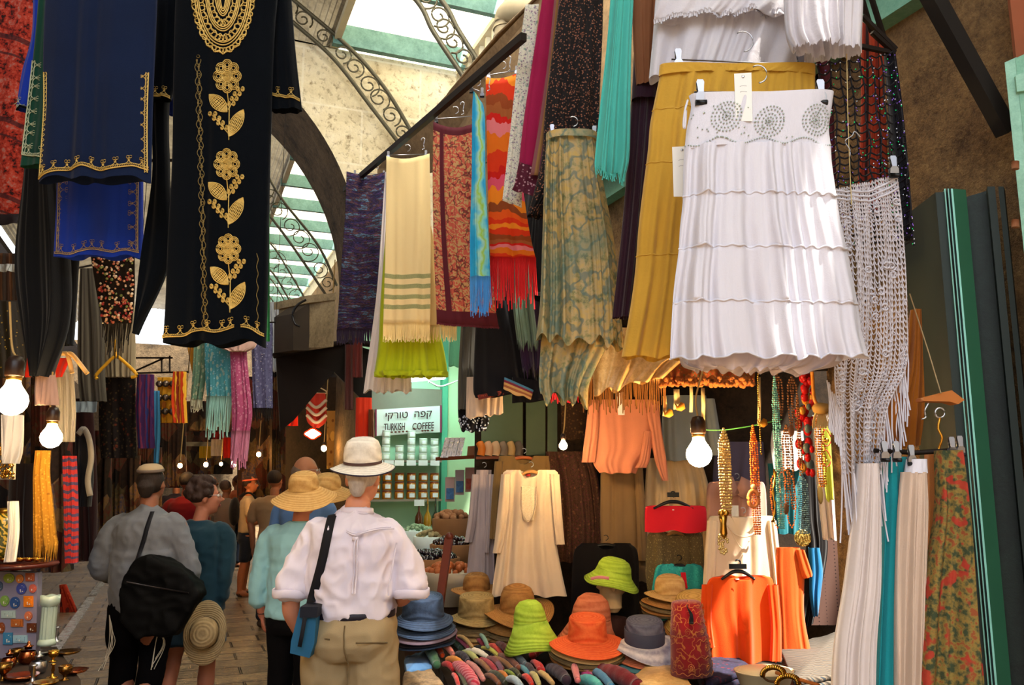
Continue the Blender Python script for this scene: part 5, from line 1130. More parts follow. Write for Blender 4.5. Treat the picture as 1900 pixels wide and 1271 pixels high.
e, o = garment('cream_blouse', 'cream long-sleeved top with scooped neck behind the orange shirt', 'shirt', 5.35, CR, [(958, 1330, 1428), (966, 1314, 1438), (1050, 1318, 1440), (1150, 1310, 1442)], [[(966, 1312, 1332), (1050, 1306, 1328), (1110, 1303, 1322)], [(966, 1424, 1440), (1040, 1432, 1448), (1104, 1438, 1454)]], neck=(.28, .72, .10), hanger=(M_hangw, 'wooden hanger in the cream scoop-neck top'), hw=48, nu=80)
b = MB(); b.tube(smooth_line([pt(1350, 975, 5.28), pt(1362, 990, 5.28), pt(1380, 996, 5.28), (pt(1398, 990, 5.28)), pt(1408, 972, 5.28)]), .006, 6); b.tube(smooth_line([pt(1354, 982, 5.28), pt(1366, 1004, 5.28), pt(1378, 1018, 5.28), pt(1390, 1004, 5.28)]), .003, 6); b.build('neck_binding', CR, e)
OR = cloth_m('bright_orange_cotton', 'e04808')
e, o = garment('orange_shirt', 'bright orange long shirt on a black plastic hanger in front of the cream top', 'shirt', 5.0, OR, [(1068, 1338, 1420), (1078, 1314, 1434), (1130, 1306, 1440), (1180, 1314, 1440), (1228, 1318, 1440)], [[(1085, 1302, 1322), (1150, 1300, 1320), (1200, 1302, 1326)], [(1085, 1424, 1444), (1160, 1430, 1450), (1226, 1428, 1450)]], neck=(.28, .72, .03), folds=2.5, amp=.02, nu=80)
shirt_hanger(1369, 1060, 60, 4.97, M_black, 'black plastic hanger holding the bright orange shirt', 14, 1.8)
mb1('box', pt(1369, 1051, 4.96), (.1, .012, .028), -YAW).build('hanger_block', M_black, [x for x in COL.objects if x.name.startswith('clothes_hanger')][-1], smooth=False)
mb1('box', pt(1368, 1075, 4.95), (.02, .002, .006), -YAW).build('neck_label', MC['paper'], e)
e, o = garment('orange_shirt', 'darker orange shirt with short sequined sleeve, right of the bright orange one', 'shirt', 5.15, cloth_m('burnt_orange', 'cc5418'), [(1016, 1440, 1484), (1060, 1440, 1492), (1140, 1446, 1492), (1218, 1448, 1506)], [[(1020, 1476, 1492), (1060, 1484, 1506), (1074, 1490, 1507, 1068)]], folds=1.5)
e, o = garment('blue_scarf', 'vivid blue scarf hanging right of the orange shirts', 'scarf', 5.5, cloth_m('vivid_blue', '1c6ca0'), [(1016, 1500, 1520), (1060, 1502, 1526), (1100, 1502, 1522), (1142, 1508, 1516)], folds=1)
e, o = garment('black_shawl', 'black shawl with small beads hanging above the blue scarf', 'shawl', 5.55, cloth_m('black_cotton'), [(880, 1488, 1525), (960, 1490, 1530), (1030, 1495, 1535), (1160, 1480, 1508)], folds=2)
e, o = garment('white_trousers', 'white garment hanging behind the lime scarf near the white net shawl', 'trousers', 5.2, cloth_m('white_cotton2', 'd4ccc4'), [(770, 1508, 1560), (850, 1512, 1552), (1000, 1528, 1558)], folds=2)
e, o = garment('pink_trousers', 'narrow raspberry pink garment by the fringe of the white net shawl', 'trousers', 5.1, cloth_m('raspberry', 'c04870'), [(820, 1558, 1568), (900, 1554, 1562), (1000, 1556, 1564)], folds=1)
e, o = garment('lime_scarf', 'lime yellow scarf with earrings pinned on it', 'scarf', 4.6, cloth_m('lime_yellow', 'a8b03c'), [(790, 1524, 1550), (860, 1526, 1548), (930, 1534, 1548, 928)], folds=1.2, tube=False)
for y, r in ((812, 9), (850, 8)):
    b = MB(); p = pt(1533, y, 4.5); b.tube([p+RGT*.026*math.cos(a)*(1-.5*max(0, math.sin(a)))+np.array([0, 0, .045*math.sin(a)]) for a in [2*PI*k/16 for k in range(16)]], .003, 5, closed=True)
    ee = thing_at('earring', 1533, y+12, 4.5, 'red teardrop hoop earring with %s on the lime scarf' % ('large gold bead' if y == 812 else 'small dark bead'), 'earring'); b.build('hoop', mat('red_enamel', 'b03028', rough=.3), ee); mb1('sphere', pt(1533, y+5, 4.48), .014 if y == 812 else .009, 10).build('bead', M_gold, ee)
# pegboard panel, blue-grey garment behind necklaces
q = MB(); q.poly([pt(x, y, 6.1) for x, y in ((1515, 1000), (1580, 1000), (1580, 1160), (1505, 1160))], .03, -NRM); q.build('pegboard', mat('pegboard', rough=.8, pat=lambda t, o, u, c: t.mix(t.ramp(t.vor(o, 40, rnd=0), [(.18, 1.0), (.22, 0.0)]), lin('5a4038'), lin('2a1a18'))), smooth=False, label='dark brown perforated board behind the blue scarf', cat='board')
garment('denim_shirt', 'dusky violet-grey garment hanging behind the bulb-lit necklaces', 'shirt', 6.15, cloth_m('dusky_violet', '5c5468'), [(820, 1330, 1416), (860, 1324, 1420), (900, 1322, 1422)], folds=1.5)
garment('teal_dress', 'dark teal dress hanging behind the turquoise necklaces', 'dress', 6.1, cloth_m('deep_teal', '1f6a74'), [(860, 1424, 1486), (920, 1430, 1488), (990, 1440, 1486)], folds=2)
garment('white_blouse', 'white blouse hanging behind the brown necklaces', 'shirt', 6.05, cloth_m('white_cotton2'), [(800, 1432, 1490), (830, 1430, 1492), (872, 1436, 1490)], folds=2)
# canopy edge: rust tasselled valance and gold fringe
o = drape('valance', [(668, 1236, 1402), (700, 1232, 1400), (716, 1226, 1400)], 3.9, mat('embroidered_valance', rough=.9, pat=p_floral(['8a4a1c', 'c87830', '4a5a38', 'b02c1c'], 40, 70)), None, folds=4, amp=.015, tube=False, label='embroidered rust valance hanging under the mustard skirt', cat='valance')
e = thing_at('pompom_trim', 1310, 720, 3.88, 'rust brown tufted trim along the embroidered valance', 'trim'); b = MB(); rnd = random.Random(3)
for i in range(150): 
    x = 1226+174*rnd.random(); b.sphere(pt(x, 708+rnd.uniform(-8, 8), 3.85+rnd.uniform(-.03, .03)), rnd.uniform(.008, .014), 6)
b.build('tufts', cloth_m('rust_tuft', 'b0652a'), e)['kind'] = 'stuff'
e = thing_at('beaded_fringe', 1160, 750, 3.95, 'long beaded brown fringe of the canopy above the peach blouse', 'fringe')
o = drape('fringe_band', [(690, 1082, 1240), (704, 1080, 1236)], 3.95, mat('bronze_band', '8a5c2c', rough=.6), e, folds=4, amp=.01, tube=False)
fringe('strands', o, .13, 76, mat('bronze_thread', 'a06a34', rough=.35, metal=.3), e, r=.0026, sway=.006, jit=.35)
e = thing_at('red_fringe', 1070, 745, 3.9, 'short red fringe hanging left of the beaded brown fringe', 'fringe')
o = drape('fringe_band', [(716, 1020, 1090), (728, 1020, 1090)], 4.0, RED, e, folds=2, amp=.01, tube=False)
fringe('strands', o, .05, 26, mat('red_thread'), e, r=.003)
tagcard(1144, 730, 13, 40, 5.5, 'white tag hanging from the peach blouse', lines=False)
for x, y0, y1, w_ in ((1233, 735, 772, 7), (1255, 722, 760, 11), (1282, 712, 765, 6), (1304, 720, 786, 7), (1408, 700, 790, 6)):
    e = thing_at('paper_ribbon', x, y1, 4.0, 'narrow cream paper strip hanging under the valance, %s' % {1233: 'leftmost', 1255: 'wide one with gold shapes', 1282: 'beside the bulb flex', 1304: 'longest above the bulb', 1408: 'right end next to the gold chain'}[x], 'ribbon')
    mb1('ribbon', [pt(x, y0, 4.0), pt(x+1, (y0+y1)/2, 4.0), pt(x, y1, 4.02)], w_*4/FPX, .002, NRM).build('strip', mat('cream_strip', 'dcc48c'), e)
    if x in (1233, 1255, 1304, 1408):
        b = MB(); cx, cy = x+(6 if x != 1304 else -8), y1-6; P = [(cx-9, cy-6), (cx-4, cy), (cx+2, cy-8), (cx+8, cy-5), (cx+10, cy+4), (cx+3, cy+9), (cx-6, cy+7)]
        b.poly([pt(*p, 3.97) for p in P], .006, NRM); b.build('wooden_shape', mat('ochre_wood', 'c8862c', rough=.5), e)
# ---------------- necklaces on the cord
def cord(name, P, r, m, label, cat='cord'): 
    e = empty(name, P[-1], label, cat); mb1('tube', smooth_line(P, 6), r, 5).build('line', m, e); return e
cord('stretched_string', [pt(1298, 797, 4.0), pt(1340, 798, 4.0), pt(1395, 790, 4.0), pt(1450, 778, 4.05)], .003, mat('green_cord', '58a050'), 'thin green cord stretched to the right of the bulb')
def necklace(x, y0, y1, D, m, label, strands=4, w=8, bead=.006, loop=True, pend=None, extra=None, seed=0):
    e = thing_at('necklace', x, y1, D, label, 'necklace', 'necklaces hanging at the stall'); s = D/FPX; rnd = random.Random(seed+x)
    b = MB(); c0 = pt(x, y0, D); L = (y1-y0)*s
    for k in range(strands):
        off = (k/(max(1, strands-1))-.5)*w*s
        n = max(6, int(L/(bead*2.1)))
        for sd in ((-1, 1) if loop else (1,)):
            for i in range(n):
                q = i/(n-1); wd = off*min(1, q*6)+(sd*w*.35*s*math.sin(PI*min(1, q*1.0))**.5 if loop else 0)
                b.sphere(c0+RGT*wd-np.array([0, 0, L*q])+NRM*rnd.uniform(0, .01), bead*rnd.uniform(.85, 1.15), 5)
    b.build('beads', m, e)['kind'] = 'stuff'
    if extra: extra(e, x, y0, y1, D)
    return e
MO_ = mat('orange_bead', 'e06a20', rough=.3); MT = mat('turquoise_bead', '68a8a0', rough=.35); MBR = mat('brown_bead', '7a4a24', rough=.35); MGB = mat('gold_glass_bead', 'f0cc80', rough=.15, metal=.6)
def gx(e, x, y0, y1, D):
    b = MB(); [b.sphere(pt(x+dx, 952, D-.02), .014, 10) for dx in (-4, 5)]; b.lathe([(.006, -.06), (.016, -.04), (.013, 0), (.018, .03), (.004, .045)], pt(x, 972, D-.02), 12); b.build('pendant', M_gold, e)
    b = MB(); rnd = random.Random(1)
    for i in range(46): b.sphere(pt(x+rnd.uniform(-9, 9)*math.sin(PI*i/46)**.4, 985+i*.95, D-.02), .006, 6)
    b.build('tassel', MGB, e)
necklace(1342, 796, 948, 3.6, MGB, 'thick gold glass-bead necklace with tassel hanging on the green cord', 5, 12, .0055, extra=gx)
def ox(e, x, y0, y1, D):
    mb1('tube', [pt(x+9*math.cos(a)+2, 925+15*math.sin(a), D-.02) for a in [2*PI*k/20 for k in range(20)]], .009, 8, closed=True).build('ring_pendant', mat('orange_ring', 'f09050', rough=.35), e)
    mb1('sphere', pt(x+2, 903, D-.02), .012, 10).build('pale_bead', mat('peach_bead', 'f0b080', rough=.3), e)
necklace(1396, 790, 985, 3.7, MO_, 'orange strand necklace with an oval ring pendant on the green cord', 3, 8, .0045, extra=ox)
necklace(1406, 690, 842, 3.8, M_gold, 'thin gold rope chain hanging between the orange and the turquoise necklaces', 1, 3, .0045, False)
necklace(1436, 700, 975, 3.8, MT, 'long turquoise strand necklace with gold beads', 3, 7, .0045, extra=lambda e, x, y0, y1, D: mb1('tube', [pt(x+2*math.sin(i), 870+i*9, D-.02) for i in range(12)], [.008 if i % 2 else .003 for i in range(12)], 8).build('gold_beads', M_gold, e))
necklace(1450, 868, 975, 3.9, MO_, 'copper orange loop necklace hanging from the turquoise one', 2, 26, .0045)
for x, y0, y1, m, lb in ((1441, 695, 770, MBR, 'brown and cream flower-shaped necklace at the top of the rack'), (1468, 700, 795, MBR, 'brown necklace with oval disc pendant near the red ornaments'), (1458, 790, 940, MBR, 'long dark brown cord necklace in the middle of the rack')):
    necklace(x, y0, y1, 3.85, m, lb, 2, 10, .0055, extra=lambda e, x, y0, y1, D: mb1('sphere', pt(x, y1+4, D-.02), (.018, .006, .026), 12).build('pendant', mat('carved_brown', '8a5a38', rough=.4), e))
necklace(1478, 730, 880, 3.8, MBR, 'bronze bead strand joining the grey-blue tassel', 2, 4, .005, False)
necklace(1487, 880, 985, 3.8, mat('grey_blue_bead', '6a8a94', rough=.5), 'grey-blue multi-strand tassel necklace', 8, 18, .004, False)
necklace(1518, 770, 900, 3.8, mat('amber_bead', 'c87828', rough=.25), 'amber twisted necklace right of the red ornaments', 3, 9, .005)
necklace(1470, 800, 925, 3.95, M_black, 'thin black cord necklace with small clasp', 1, 8, .0025)
e = thing_at('tassel', 1524, 790, 3.75, 'straw-coloured tassel with knotted top hanging from an amber cord', 'tassel')
mb1('tube', smooth_line([pt(1507, 690, 3.75), pt(1510, 735, 3.75), pt(1516, 752, 3.75)]), .008, 6).build('cord', MC['amber_bead'], e)
mb1('lathe', [(.02, -.0), (.035, .01), (.04, .03), (.03, .045), (.005, .05)], pt(1524, 768, 3.75), 14).build('knot', mat('straw_knot', 'a87c3c', rough=.9), e)
b = MB(); rnd = random.Random(6)
for i in range(40): x = 1524+rnd.uniform(-16, 16); b.tube([pt(1524+(x-1524)*.7, 766, 3.75), pt(x, 780, 3.74), pt(x+rnd.uniform(-2, 2), 786+rnd.uniform(0, 10), 3.74)], .003, 4)
b.build('threads', mat('straw_thread', 'e0b068'), e)
e = thing_at('red_ornament', 1497, 880, 4.0, 'bunch of large red bead ornaments with grey stones', 'ornament'); rnd = random.Random(12)
for mm, nm, n, ccs in ((mat('red_lacquer', 'b81818', rough=.25), 'red_beads', 34, None), (mat('grey_stone_bead', '5a6460', rough=.3), 'stone_beads', 9, None), (MC['ochre_wood'], 'wood_beads', 8, None)):
    b = MB()
    for i in range(n): y = 695+rnd.random()*185; b.sphere(pt(1495+rnd.uniform(-14, 14), y, 4.0+rnd.uniform(-.05, .05)), np.array([1, .6, 1.2])*rnd.uniform(.012, .024), 8)
    b.build(nm, mm, e)['kind'] = 'stuff'
e = thing_at('brass_plate', 1488, 1006, 4.4, 'hammered round brass pendant catching the light near the orange shirts', 'pendant'); mb1('lathe', [(.0005, .006), (.02, .008), (.035, .002), (.043, .005), (.043, 0), (.0005, -.002)], pt(1489, 998, 4.4), 24, M=Matrix((tuple(RGT), (0, 0, 1), tuple(NRM))).transposed()).build('disc', mat('hammered_brass', 'e0b860', rough=.25, metal=1, pat=lambda t, o, u, c: (lin('e0b860'), t.vor(o, 70)), bump=1, bdist=.004), e)
e = thing_at('brass_pendant', 1524, 905, 4.3, 'long oval tarnished brass pendant by the lime scarf', 'pendant'); mb1('sphere', pt(1522, 917, 4.3), (.018, .006, .05), 14).build('disc', mat('tarnished_brass', '7a6030', rough=.4, metal=.7), e)
# ---------------- bulbs
def bulb(x, y, dpx, D, label, power=30, flex=None, ang=0):
    e = thing_at('light_bulb', x, y, D, label, 'bulb'); s = dpx*D/FPX/2
    c = pt(x, y, D); pr = [(.0005, -1.0), (.35, -.94), (.7, -.72), (.93, -.36), (1.0, 0), (.93, .36), (.72, .7), (.52, .98), (.44, 1.22), (.43, 1.4)]
    mb1('lathe', [(r*s, z*s) for r, z in pr], c, 24).build('glass', mat('bulb_glow_%d' % power, 'ffdca0', emit=power, ecol='ffd493', var=0), e)
    mb1('lathe', [(.46*s, 1.32*s), (.5*s, 1.45*s), (.5*s, 1.62*s), (.47*s, 1.66*s)], c, 20).build('screw_cap', mat('brass_cap', 'c89a4c', rough=.3, metal=1), e)
    mb1('lathe', [(.55*s, 1.6*s), (.6*s, 1.7*s), (.6*s, 2.5*s), (.42*s, 2.9*s), (.2*s, 3.0*s)], c, 20).build('socket', mat('bakelite', '2a1a12', rough=.35), e)
    if flex: mb1('tube', smooth_line([c+np.array([0, 0, 2.9*s])]+[pt(px, py, D) for px, py in flex], 5), .004, 6).build('flex', mat('tan_flex', 'b8965c'), e)
    return e
bulb(1297, 843, 47, 3.7, 'bright bare bulb hanging in front of the clothes stall', 240, [(1291, 740), (1303, 690), (1310, 660)])
bulb(1045, 827, 15, 5.2, 'small bare bulb glowing above the cream tunic', 600, [(1047, 790), (1050, 740)])
# ---------------- table with rolled scarves
TZ = .52
e = empty('display_table', (2.6, 4.1, 0), 'low cloth-covered table carrying scarves and hats', 'table')
c4 = [ptZ(x, y, TZ) for x, y in ((770, 1215), (1560, 1195), (1540, 1420), (905, 1420))]; c4[0] = pt(800, 1175, 5.9); c4[1] = pt(1560, 1150, 5.9)
for c in c4: c[2] = TZ-.03
mb1('poly', c4, -.05, (0, 0, 1)).build('table_top', mat('dark_board', '2c2018'), e, smooth=False)
b = MB(); m_ = sum(c4)/4
for c in c4: l = c+(m_-c)*.08; b2 = MB(); b2.box((l[0], l[1], (TZ-.08)/2), (.05, .05, TZ-.08)); b2.build('leg', MC['dark_board'], e, smooth=False)
b = MB(); 
for i in range(4):
    p, r = c4[i], c4[(i+1) % 4]; P = [p+(r-p)*k/24 for k in range(25)]; V = []; 
    for k, v in enumerate(P): V += [v, v-np.array([0, 0, .34])+(v-m_)/np.linalg.norm(v-m_)*.02*math.sin(k*1.9)]
    b.add(V, [(2*k, 2*k+2, 2*k+3, 2*k+1) for k in range(24)])
b.build('cloth_skirt', cloth_m('dark_brown_cloth', '241a16'), e)
RL = [(230,460,400,740,130,'4a7a5a'),(320,400,480,600,85,'e04a10'),(400,370,640,590,85,'e08070'),(480,310,760,490,110,'4a5f48'),(600,300,860,480,85,'c85a78'),(720,320,920,480,60,'b08a50'),(890,340,1000,440,50,'a08a60'),(980,380,1090,470,60,'8a2838'),(1040,300,1150,480,60,'7a9a88'),(1120,360,1260,450,70,'5a8a8c'),(1180,460,1340,570,80,'d85040'),(1300,430,1460,580,90,'5a2c28'),(960,480,1220,620,70,'201a18'),(1070,490,1290,600,60,'b8b050'),(700,580,860,690,90,'302838'),(790,560,980,660,85,'c8c880'),(850,530,1130,620,80,'e6dccc'),(560,660,780,740,90,'e09038'),(500,730,640,810,80,'c82828'),(690,740,960,1020,165,'c83048s'),(860,710,1080,950,80,'d08880'),(980,680,1200,860,80,'a0683c'),(1050,660,1290,850,75,'b02838'),(1160,640,1360,800,75,'7a3430'),(1230,640,1520,820,75,'94602c'),(1330,600,1600,780,85,'7c4430'),(1500,610,1700,730,85,'5a6a74'),(1600,770,1760,900,70,'5a98a8'),(1700,740,1820,860,80,'3a2a34'),(1800,700,1900,800,70,'c03030'),(1120,900,1320,1020,80,'8a5030'),(1190,860,1420,1000,85,'3e4028'),(1290,860,1440,940,60,'c87830'),(1370,850,1560,930,60,'8a9a3a'),(1470,820,1620,900,60,'4a4a30'),(1450,950,1640,1060,100,'b0c0c8'),(1670,910,1800,1030,80,'d83020'),(1790,870,1900,1030,80,'c8b870'),(640,880,720,1060,60,'c02820'),(700,830,830,1060,60,'6a6a44'),(1560,640,1660,760,60,'8a5068'),(1260,700,1360,860,60,'6a3a5a')]
RL2 = [(90,480,330,640,75,'d0a868'),(440,372,585,345,75,'e88a80'),(600,370,670,600,85,'e88080'),(290,440,520,600,150,'3a2838'),(640,310,800,500,200,'cc4c88s'),(860,300,1150,400,130,'4a9a9c'),(720,600,960,680,140,'5ab4b0'),(840,450,1130,680,100,'4a8ab4'),(1010,470,1480,680,200,'7a1420'),(60,260,230,150,130,'b02c30'),(80,380,200,470,80,'d02c28')]
WORDS = {'4a7a5a': 'sage green', 'e04a10': 'orange', 'e08070': 'salmon', '4a5f48': 'dark green', 'c85a78': 'rose pink', 'b08a50': 'ochre', 'a08a60': 'small tan', '8a2838': 'dark red', '7a9a88': 'pale sage', '5a8a8c': 'grey-teal', 'd85040': 'coral', '5a2c28': 'dark maroon-brown', '201a18': 'black', 'b8b050': 'olive yellow', '302838': 'charcoal violet', 'c8c880': 'pale yellow-green', 'e6dccc': 'cream white', 'e09038': 'amber', 'c82828': 'red', 'c83048s': 'wide crimson ribbed', 'd08880': 'dusty salmon', 'a0683c': 'light brown', 'b02838': 'crimson', '7a3430': 'brick maroon', '94602c': 'ochre brown', '7c4430': 'chestnut', '5a6a74': 'slate', '5a98a8': 'sky teal', '3a2a34': 'plum black', 'c03030': 'bright red', '8a5030': 'copper brown', '3e4028': 'dark olive', 'c87830': 'pumpkin', '8a9a3a': 'moss green', '4a4a30': 'murky olive', 'b0c0c8': 'pale blue', 'd83020': 'vermilion', 'c8b870': 'straw yellow', 'c02820': 'blood red', '6a6a44': 'khaki', '8a5068': 'mauve', '6a3a5a': 'purple', 'd0a868': 'tan', 'e88a80': 'light salmon curled', 'e88080': 'bright salmon pink', '3a2838': 'aubergine knitted', 'cc4c88s': 'wide magenta ribbed', '4a9a9c': 'teal', '5ab4b0': 'aqua', '4a8ab4': 'blue-white', '7a1420': 'large burgundy', 'b02c30': 'sequined red', 'd02c28': 'scarlet'}
WH = ['nearest the green cloth at the left end of the table', 'at the front edge of the table', 'in the rolled row before the straw hats', 'in front of the lime hat', 'near the magenta ribbed roll']
for k, (Ls, ox_, oy_, sc) in enumerate(((RL, 760, 1140, 7.917), (RL2, 980, 1180, 7.308))):
    for i, (x0, y0, x1, y1, w_, c) in enumerate(Ls):
        p0 = (ox_+x0/sc, oy_+y0/sc); p1 = (ox_+x1/sc, oy_+y1/sc); Dm = 4.95; zz = TZ+.05+.03*((i*7) % 3)/2
        zt = lambda y: .60-.0*(y-1180)
        a = ptZ(p0[0], p0[1], zz+.10*max(0, (1215-p0[1])/60)); b_ = ptZ(p1[0], p1[1], zz+.10*max(0, (1215-p1[1])/60))
        r = w_/sc*np.linalg.norm(a-C0)/FPX/2
        rnd = random.Random(i*3+k); P = smooth_line([a, a+(b_-a)*.33+np.array([0, 0, .012]), a+(b_-a)*.66+np.array([0, 0, .012]), b_], 6); R = [r*(.82+.18*math.sin(PI*j/(len(P)-1))+.05*math.sin(j*1.7+i)) for j in range(len(P))]
        g = MB(); g.tube(P, R, 14); g.sphere(a, r*.8, 10); g.sphere(b_, r*.8, 10)
        stp = c.endswith('s'); cc = c[:6]; m = mat('roll_'+c, cc, rough=.95, sheen=.2, pat=(lambda t, o, u, col: t.mix(t.ramp(t.wave(o, 14, 2, 'DIAGONAL'), [(.4, 0.0), (.6, .55)]), col, lin('f0a0a8'))) if stp else (lambda t, o, u, col: (t.mix(t.noise(t.scl(o, 1, 1, 1), 18, 4), tuple(q*.6 for q in col[:3])+(1,), tuple(min(1, q*1.25) for q in col[:3])+(1,)), t.noise(o, 70, 3))), bump=.5)
        e = empty('rolled_scarf', (a+b_)/2-np.array([0, 0, r]), WORDS[c]+' scarf rolled up '+(WH[4] if k else (WH[0] if i < 5 else WH[1] if y0 > 820 else WH[3] if x0 > 1450 else WH[2])), 'scarf', 'rolled scarves on the low table')
        g.build('roll', m, e)
def folded(name, label, quad, z0, z1, m, n=3, cat='cloth', D=None):
    """stack of folded cloth filling a photo quad lying on the table"""
    e = empty(name, ptZ(*quad[2], z0), label, cat); Q = [ptZ(x, y, z1) for x, y in quad]
    for i in range(n):
        g = MB(); zt = z0+(z1-z0)*(i+1)/n; th = (z1-z0)/n*.85; c = sum(Q)/4; P = []
        for j in range(4):
            for k in range(8):
                p = Q[j]+(Q[(j+1) % 4]-Q[j])*k/8; q_ = p.copy(); q_ = c+(q_-c)*(1-.04*math.sin(i*2.3+j)); q_[2] = zt+.004*math.sin(k*2+j); P.append(q_)
        P = np.array(P); R = [P, P+np.array([0, 0, -th*.5])+(P-c)/np.linalg.norm(P-c, axis=1)[:, None]*th*.35, P-np.array([0, 0, th])]; m_ = len(P)
        V = np.vstack([[c+np.array([0, 0, zt-c[2]+.006])]]+R); F = [(0, 1+k, 1+(k+1) % m_) for k in range(m_)]+[(1+j*m_+k, 1+j*m_+m_+k, 1+j*m_+m_+(k+1) % m_, 1+j*m_+(k+1) % m_) for j in (0, 1) for k in range(m_)]
        g.add(V, F); g.build('fold', m, e)
    return e
folded('folded_cloth', 'folded light blue cloth at the left corner of the table', [(752, 1218), (790, 1206), (800, 1236), (756, 1244)], .50, .56, cloth_m('light_blue_towel', '4f78a8'), 2)
folded('folded_cloth', 'mottled brown folded cloth at the lower left corner of the table', [(750, 1246), (800, 1242), (840, 1290), (752, 1300)], .50, .57, mat('tweed', rough=.9, pat=p_rough('4a3e34', '9a8060', 14, 60)), 2)
folded('gold_cloth', 'shiny tan and gold cloth folded in front of the fez', [(1165, 1262), (1228, 1208), (1262, 1240), (1290, 1285)], .50, .62, mat('gold_brocade'), 2)
folded('felt_cloth', 'dark navy and maroon embroidered felt stacked right of the fez', [(1290, 1222), (1345, 1200), (1396, 1240), (1310, 1268)], .50, .60, mat('felt_emb', rough=.95, pat=p_floral(['1c1a2c', '5a1420', '2a2440'], 22, 40)), 3)
folded('striped_cloths', 'pile of folded dark striped scarves behind the orange shirts', [(1450, 1200), (1560, 1170), (1570, 1250), (1475, 1262)], .50, .62, mat('striped_pile', rough=.95, pat=lambda t, o, u, c: t.ramp(t.wave(t.scl(o, 1, 1, 1), 9, 3, 'DIAGONAL'), [(0, '2c2620'), (.3, '5c5448'), (.5, '4a3840'), (.7, '7a6c50'), (.9, '30343a')])), 4)
# ---------------- hats on the table
def hat(x, y, D, crown, h, brim, m, label, name='sun_hat', n_stack=0, tilt=0.1, yaw=0, cat='hat', **kw):
    e = empty(name, (0, 0, 0), label, cat, kw.pop('group', None)); s = D/FPX; c = pt(x, y, D)
    brim_hat(e, (0, 0, 0), crown*s, h*s, brim*s, m, tilt=tilt, yaw=-YAW+yaw, **kw)
    for i in range(n_stack):
        R = Matrix.Rotation(-YAW+yaw, 3, 'Z') @ Matrix.Rotation(tilt, 3, 'X'); g = MB(); cr, br = crown*s*1.05, brim*s*(1+.03*((i*5) % 3)); dr = kw.get('drop', .03)
        z = -.016*(i+1); g.lathe([(cr, z), ((cr+br)/2, z-dr*.5), (br, z-dr), (br, z-dr-.004), (cr, z-.01)], (0, 0, 0), 40, sy=1.06, M=R, wob=lambda a, r: .008*math.sin(2*a+.7)*(r > cr*1.2)); g.build('brim', kw.get('sm', m), e)
    e.location = c; return e
def stackhats(n, x, y, D, brim, crown, m, labels, dz=.018, drop=.03, tilt=.1):
    """separate hats nested under a top hat: only their brims show"""
    s = D/FPX
    for i in range(n):
        c = pt(x, y, D)-np.array([0, 0, dz*(i+1)]); e = empty('sun_hat', c, labels % ('first', 'second', 'third', 'fourth', 'fifth')[i], 'hat', 'nested hats in stacks on the table'); R = Matrix.Rotation(-YAW, 3, 'Z') @ Matrix.Rotation(tilt, 3, 'X')
        br = brim*s*(1+.03*((i*5) % 3)); cr = crown*s; mm = m[i % len(m)]
        g = MB(); g.lathe([(cr*.93, .0), (cr*1.1, -.004), (br, -drop), (br, -drop-.004), (cr*.95, -.008)], c, 40, sy=1.07, M=R, wob=lambda a, r: .008*math.sin(2*a+.7+i)*(r > cr*1.2)); g.build('brim', mm, e)
        g = MB(); g.lathe([(cr*.93, 0), (cr*.9, .02), (cr*.88, .03)], c, 30, sy=1.12, M=R, wob=lambda a, r: 0); g.build('crown', mm, e)
def bell_hat(x, y, D, rb, h, m, label, rc=.55, tilt=.1, side=0, D0=0):
    e = empty('bell_hat', pt(x, y, D), label, 'hat'); s = D/FPX; R = Matrix.Rotation(-YAW, 3, 'Z') @ Matrix.Rotation(side, 3, 'Y') @ Matrix.Rotation(tilt, 3, 'X')
    r, H = rb*s, h*s; pr = [(r*.98, .0), (r, .003), (r*.85, H*.16), (r*.68, H*.36), (r*rc, H*.55), (r*rc*.94, H*.72), (r*rc*.78, H*.88), (r*rc*.5, H*.97), (.0005, H)]
    w_ = lambda a, q: .02*max(0, q/r-.5)*math.sin(3*a)
    g = MB(); g.lathe([p for p in pr if p[1] >= H*.5], pt(x, y, D), 44, M=R, wob=lambda a, r: 0); g.build('crown', m, e)
    g = MB(); g.lathe([p for p in pr if p[1] < H*.56]+[(r*rc*.97, H*.53), (r*.66, H*.35), (r*.83, H*.15), (r*.98, 0)], pt(x, y, D), 44, M=R, wob=w_); g.build('brim', m, e); return e
hat(884, 1092, 5.8, 24, 26, 46, ST_brown, 'brown straw fedora with band on top of the stack under the mauve tunic', flat=2, band=(MC['olive_brown'], .02), drop=.01)
hat(884, 1140, 5.5, 33, 34, 48, straw('straw_khaki', '7a6238', 'a88c58'), 'khaki straw hat with broad crown in the left stack', flat=True, drop=.02)
stackhats(4, 882, 1148, 5.5, 50, 33, [ST_dk, straw('straw_khaki', '7a6238', 'a88c58'), ST_brown], 'tan straw hat nested %s under the khaki one in the left stack', .024, .03)
hat(960, 1128, 5.5, 31, 40, 66, ST_brown, 'wide-brimmed chestnut straw hat in front of the cream tunic', drop=.02, wav=.03, tilt=.2)
stackhats(3, 950, 1140, 5.5, 58, 31, [ST_brown, ST_dk], 'brown straw hat nested %s under the wide chestnut hat', .02, .03, .2)
hat(785, 1142, 5.2, 38, 36, 54, ST_navy, 'navy denim sun hat with white cord at the left end of the table', flat=True, drop=.03)
stackhats(4, 785, 1150, 5.2, 58, 38, [ST_navy, mat('hat_mauve', '6a5a6a'), mat('hat_black', '181420')], 'dark blue sun hat nested %s under the navy denim one', .022, .03)
e = hat(757, 1105, 5.5, 32, 28, 44, mat('canvas_white', 'a89c90', pat=p_rough('98907f', 'b8ac9c', 6, 80)), 'off-white canvas sun hat behind the navy denim hat', flat=True, drop=.015)
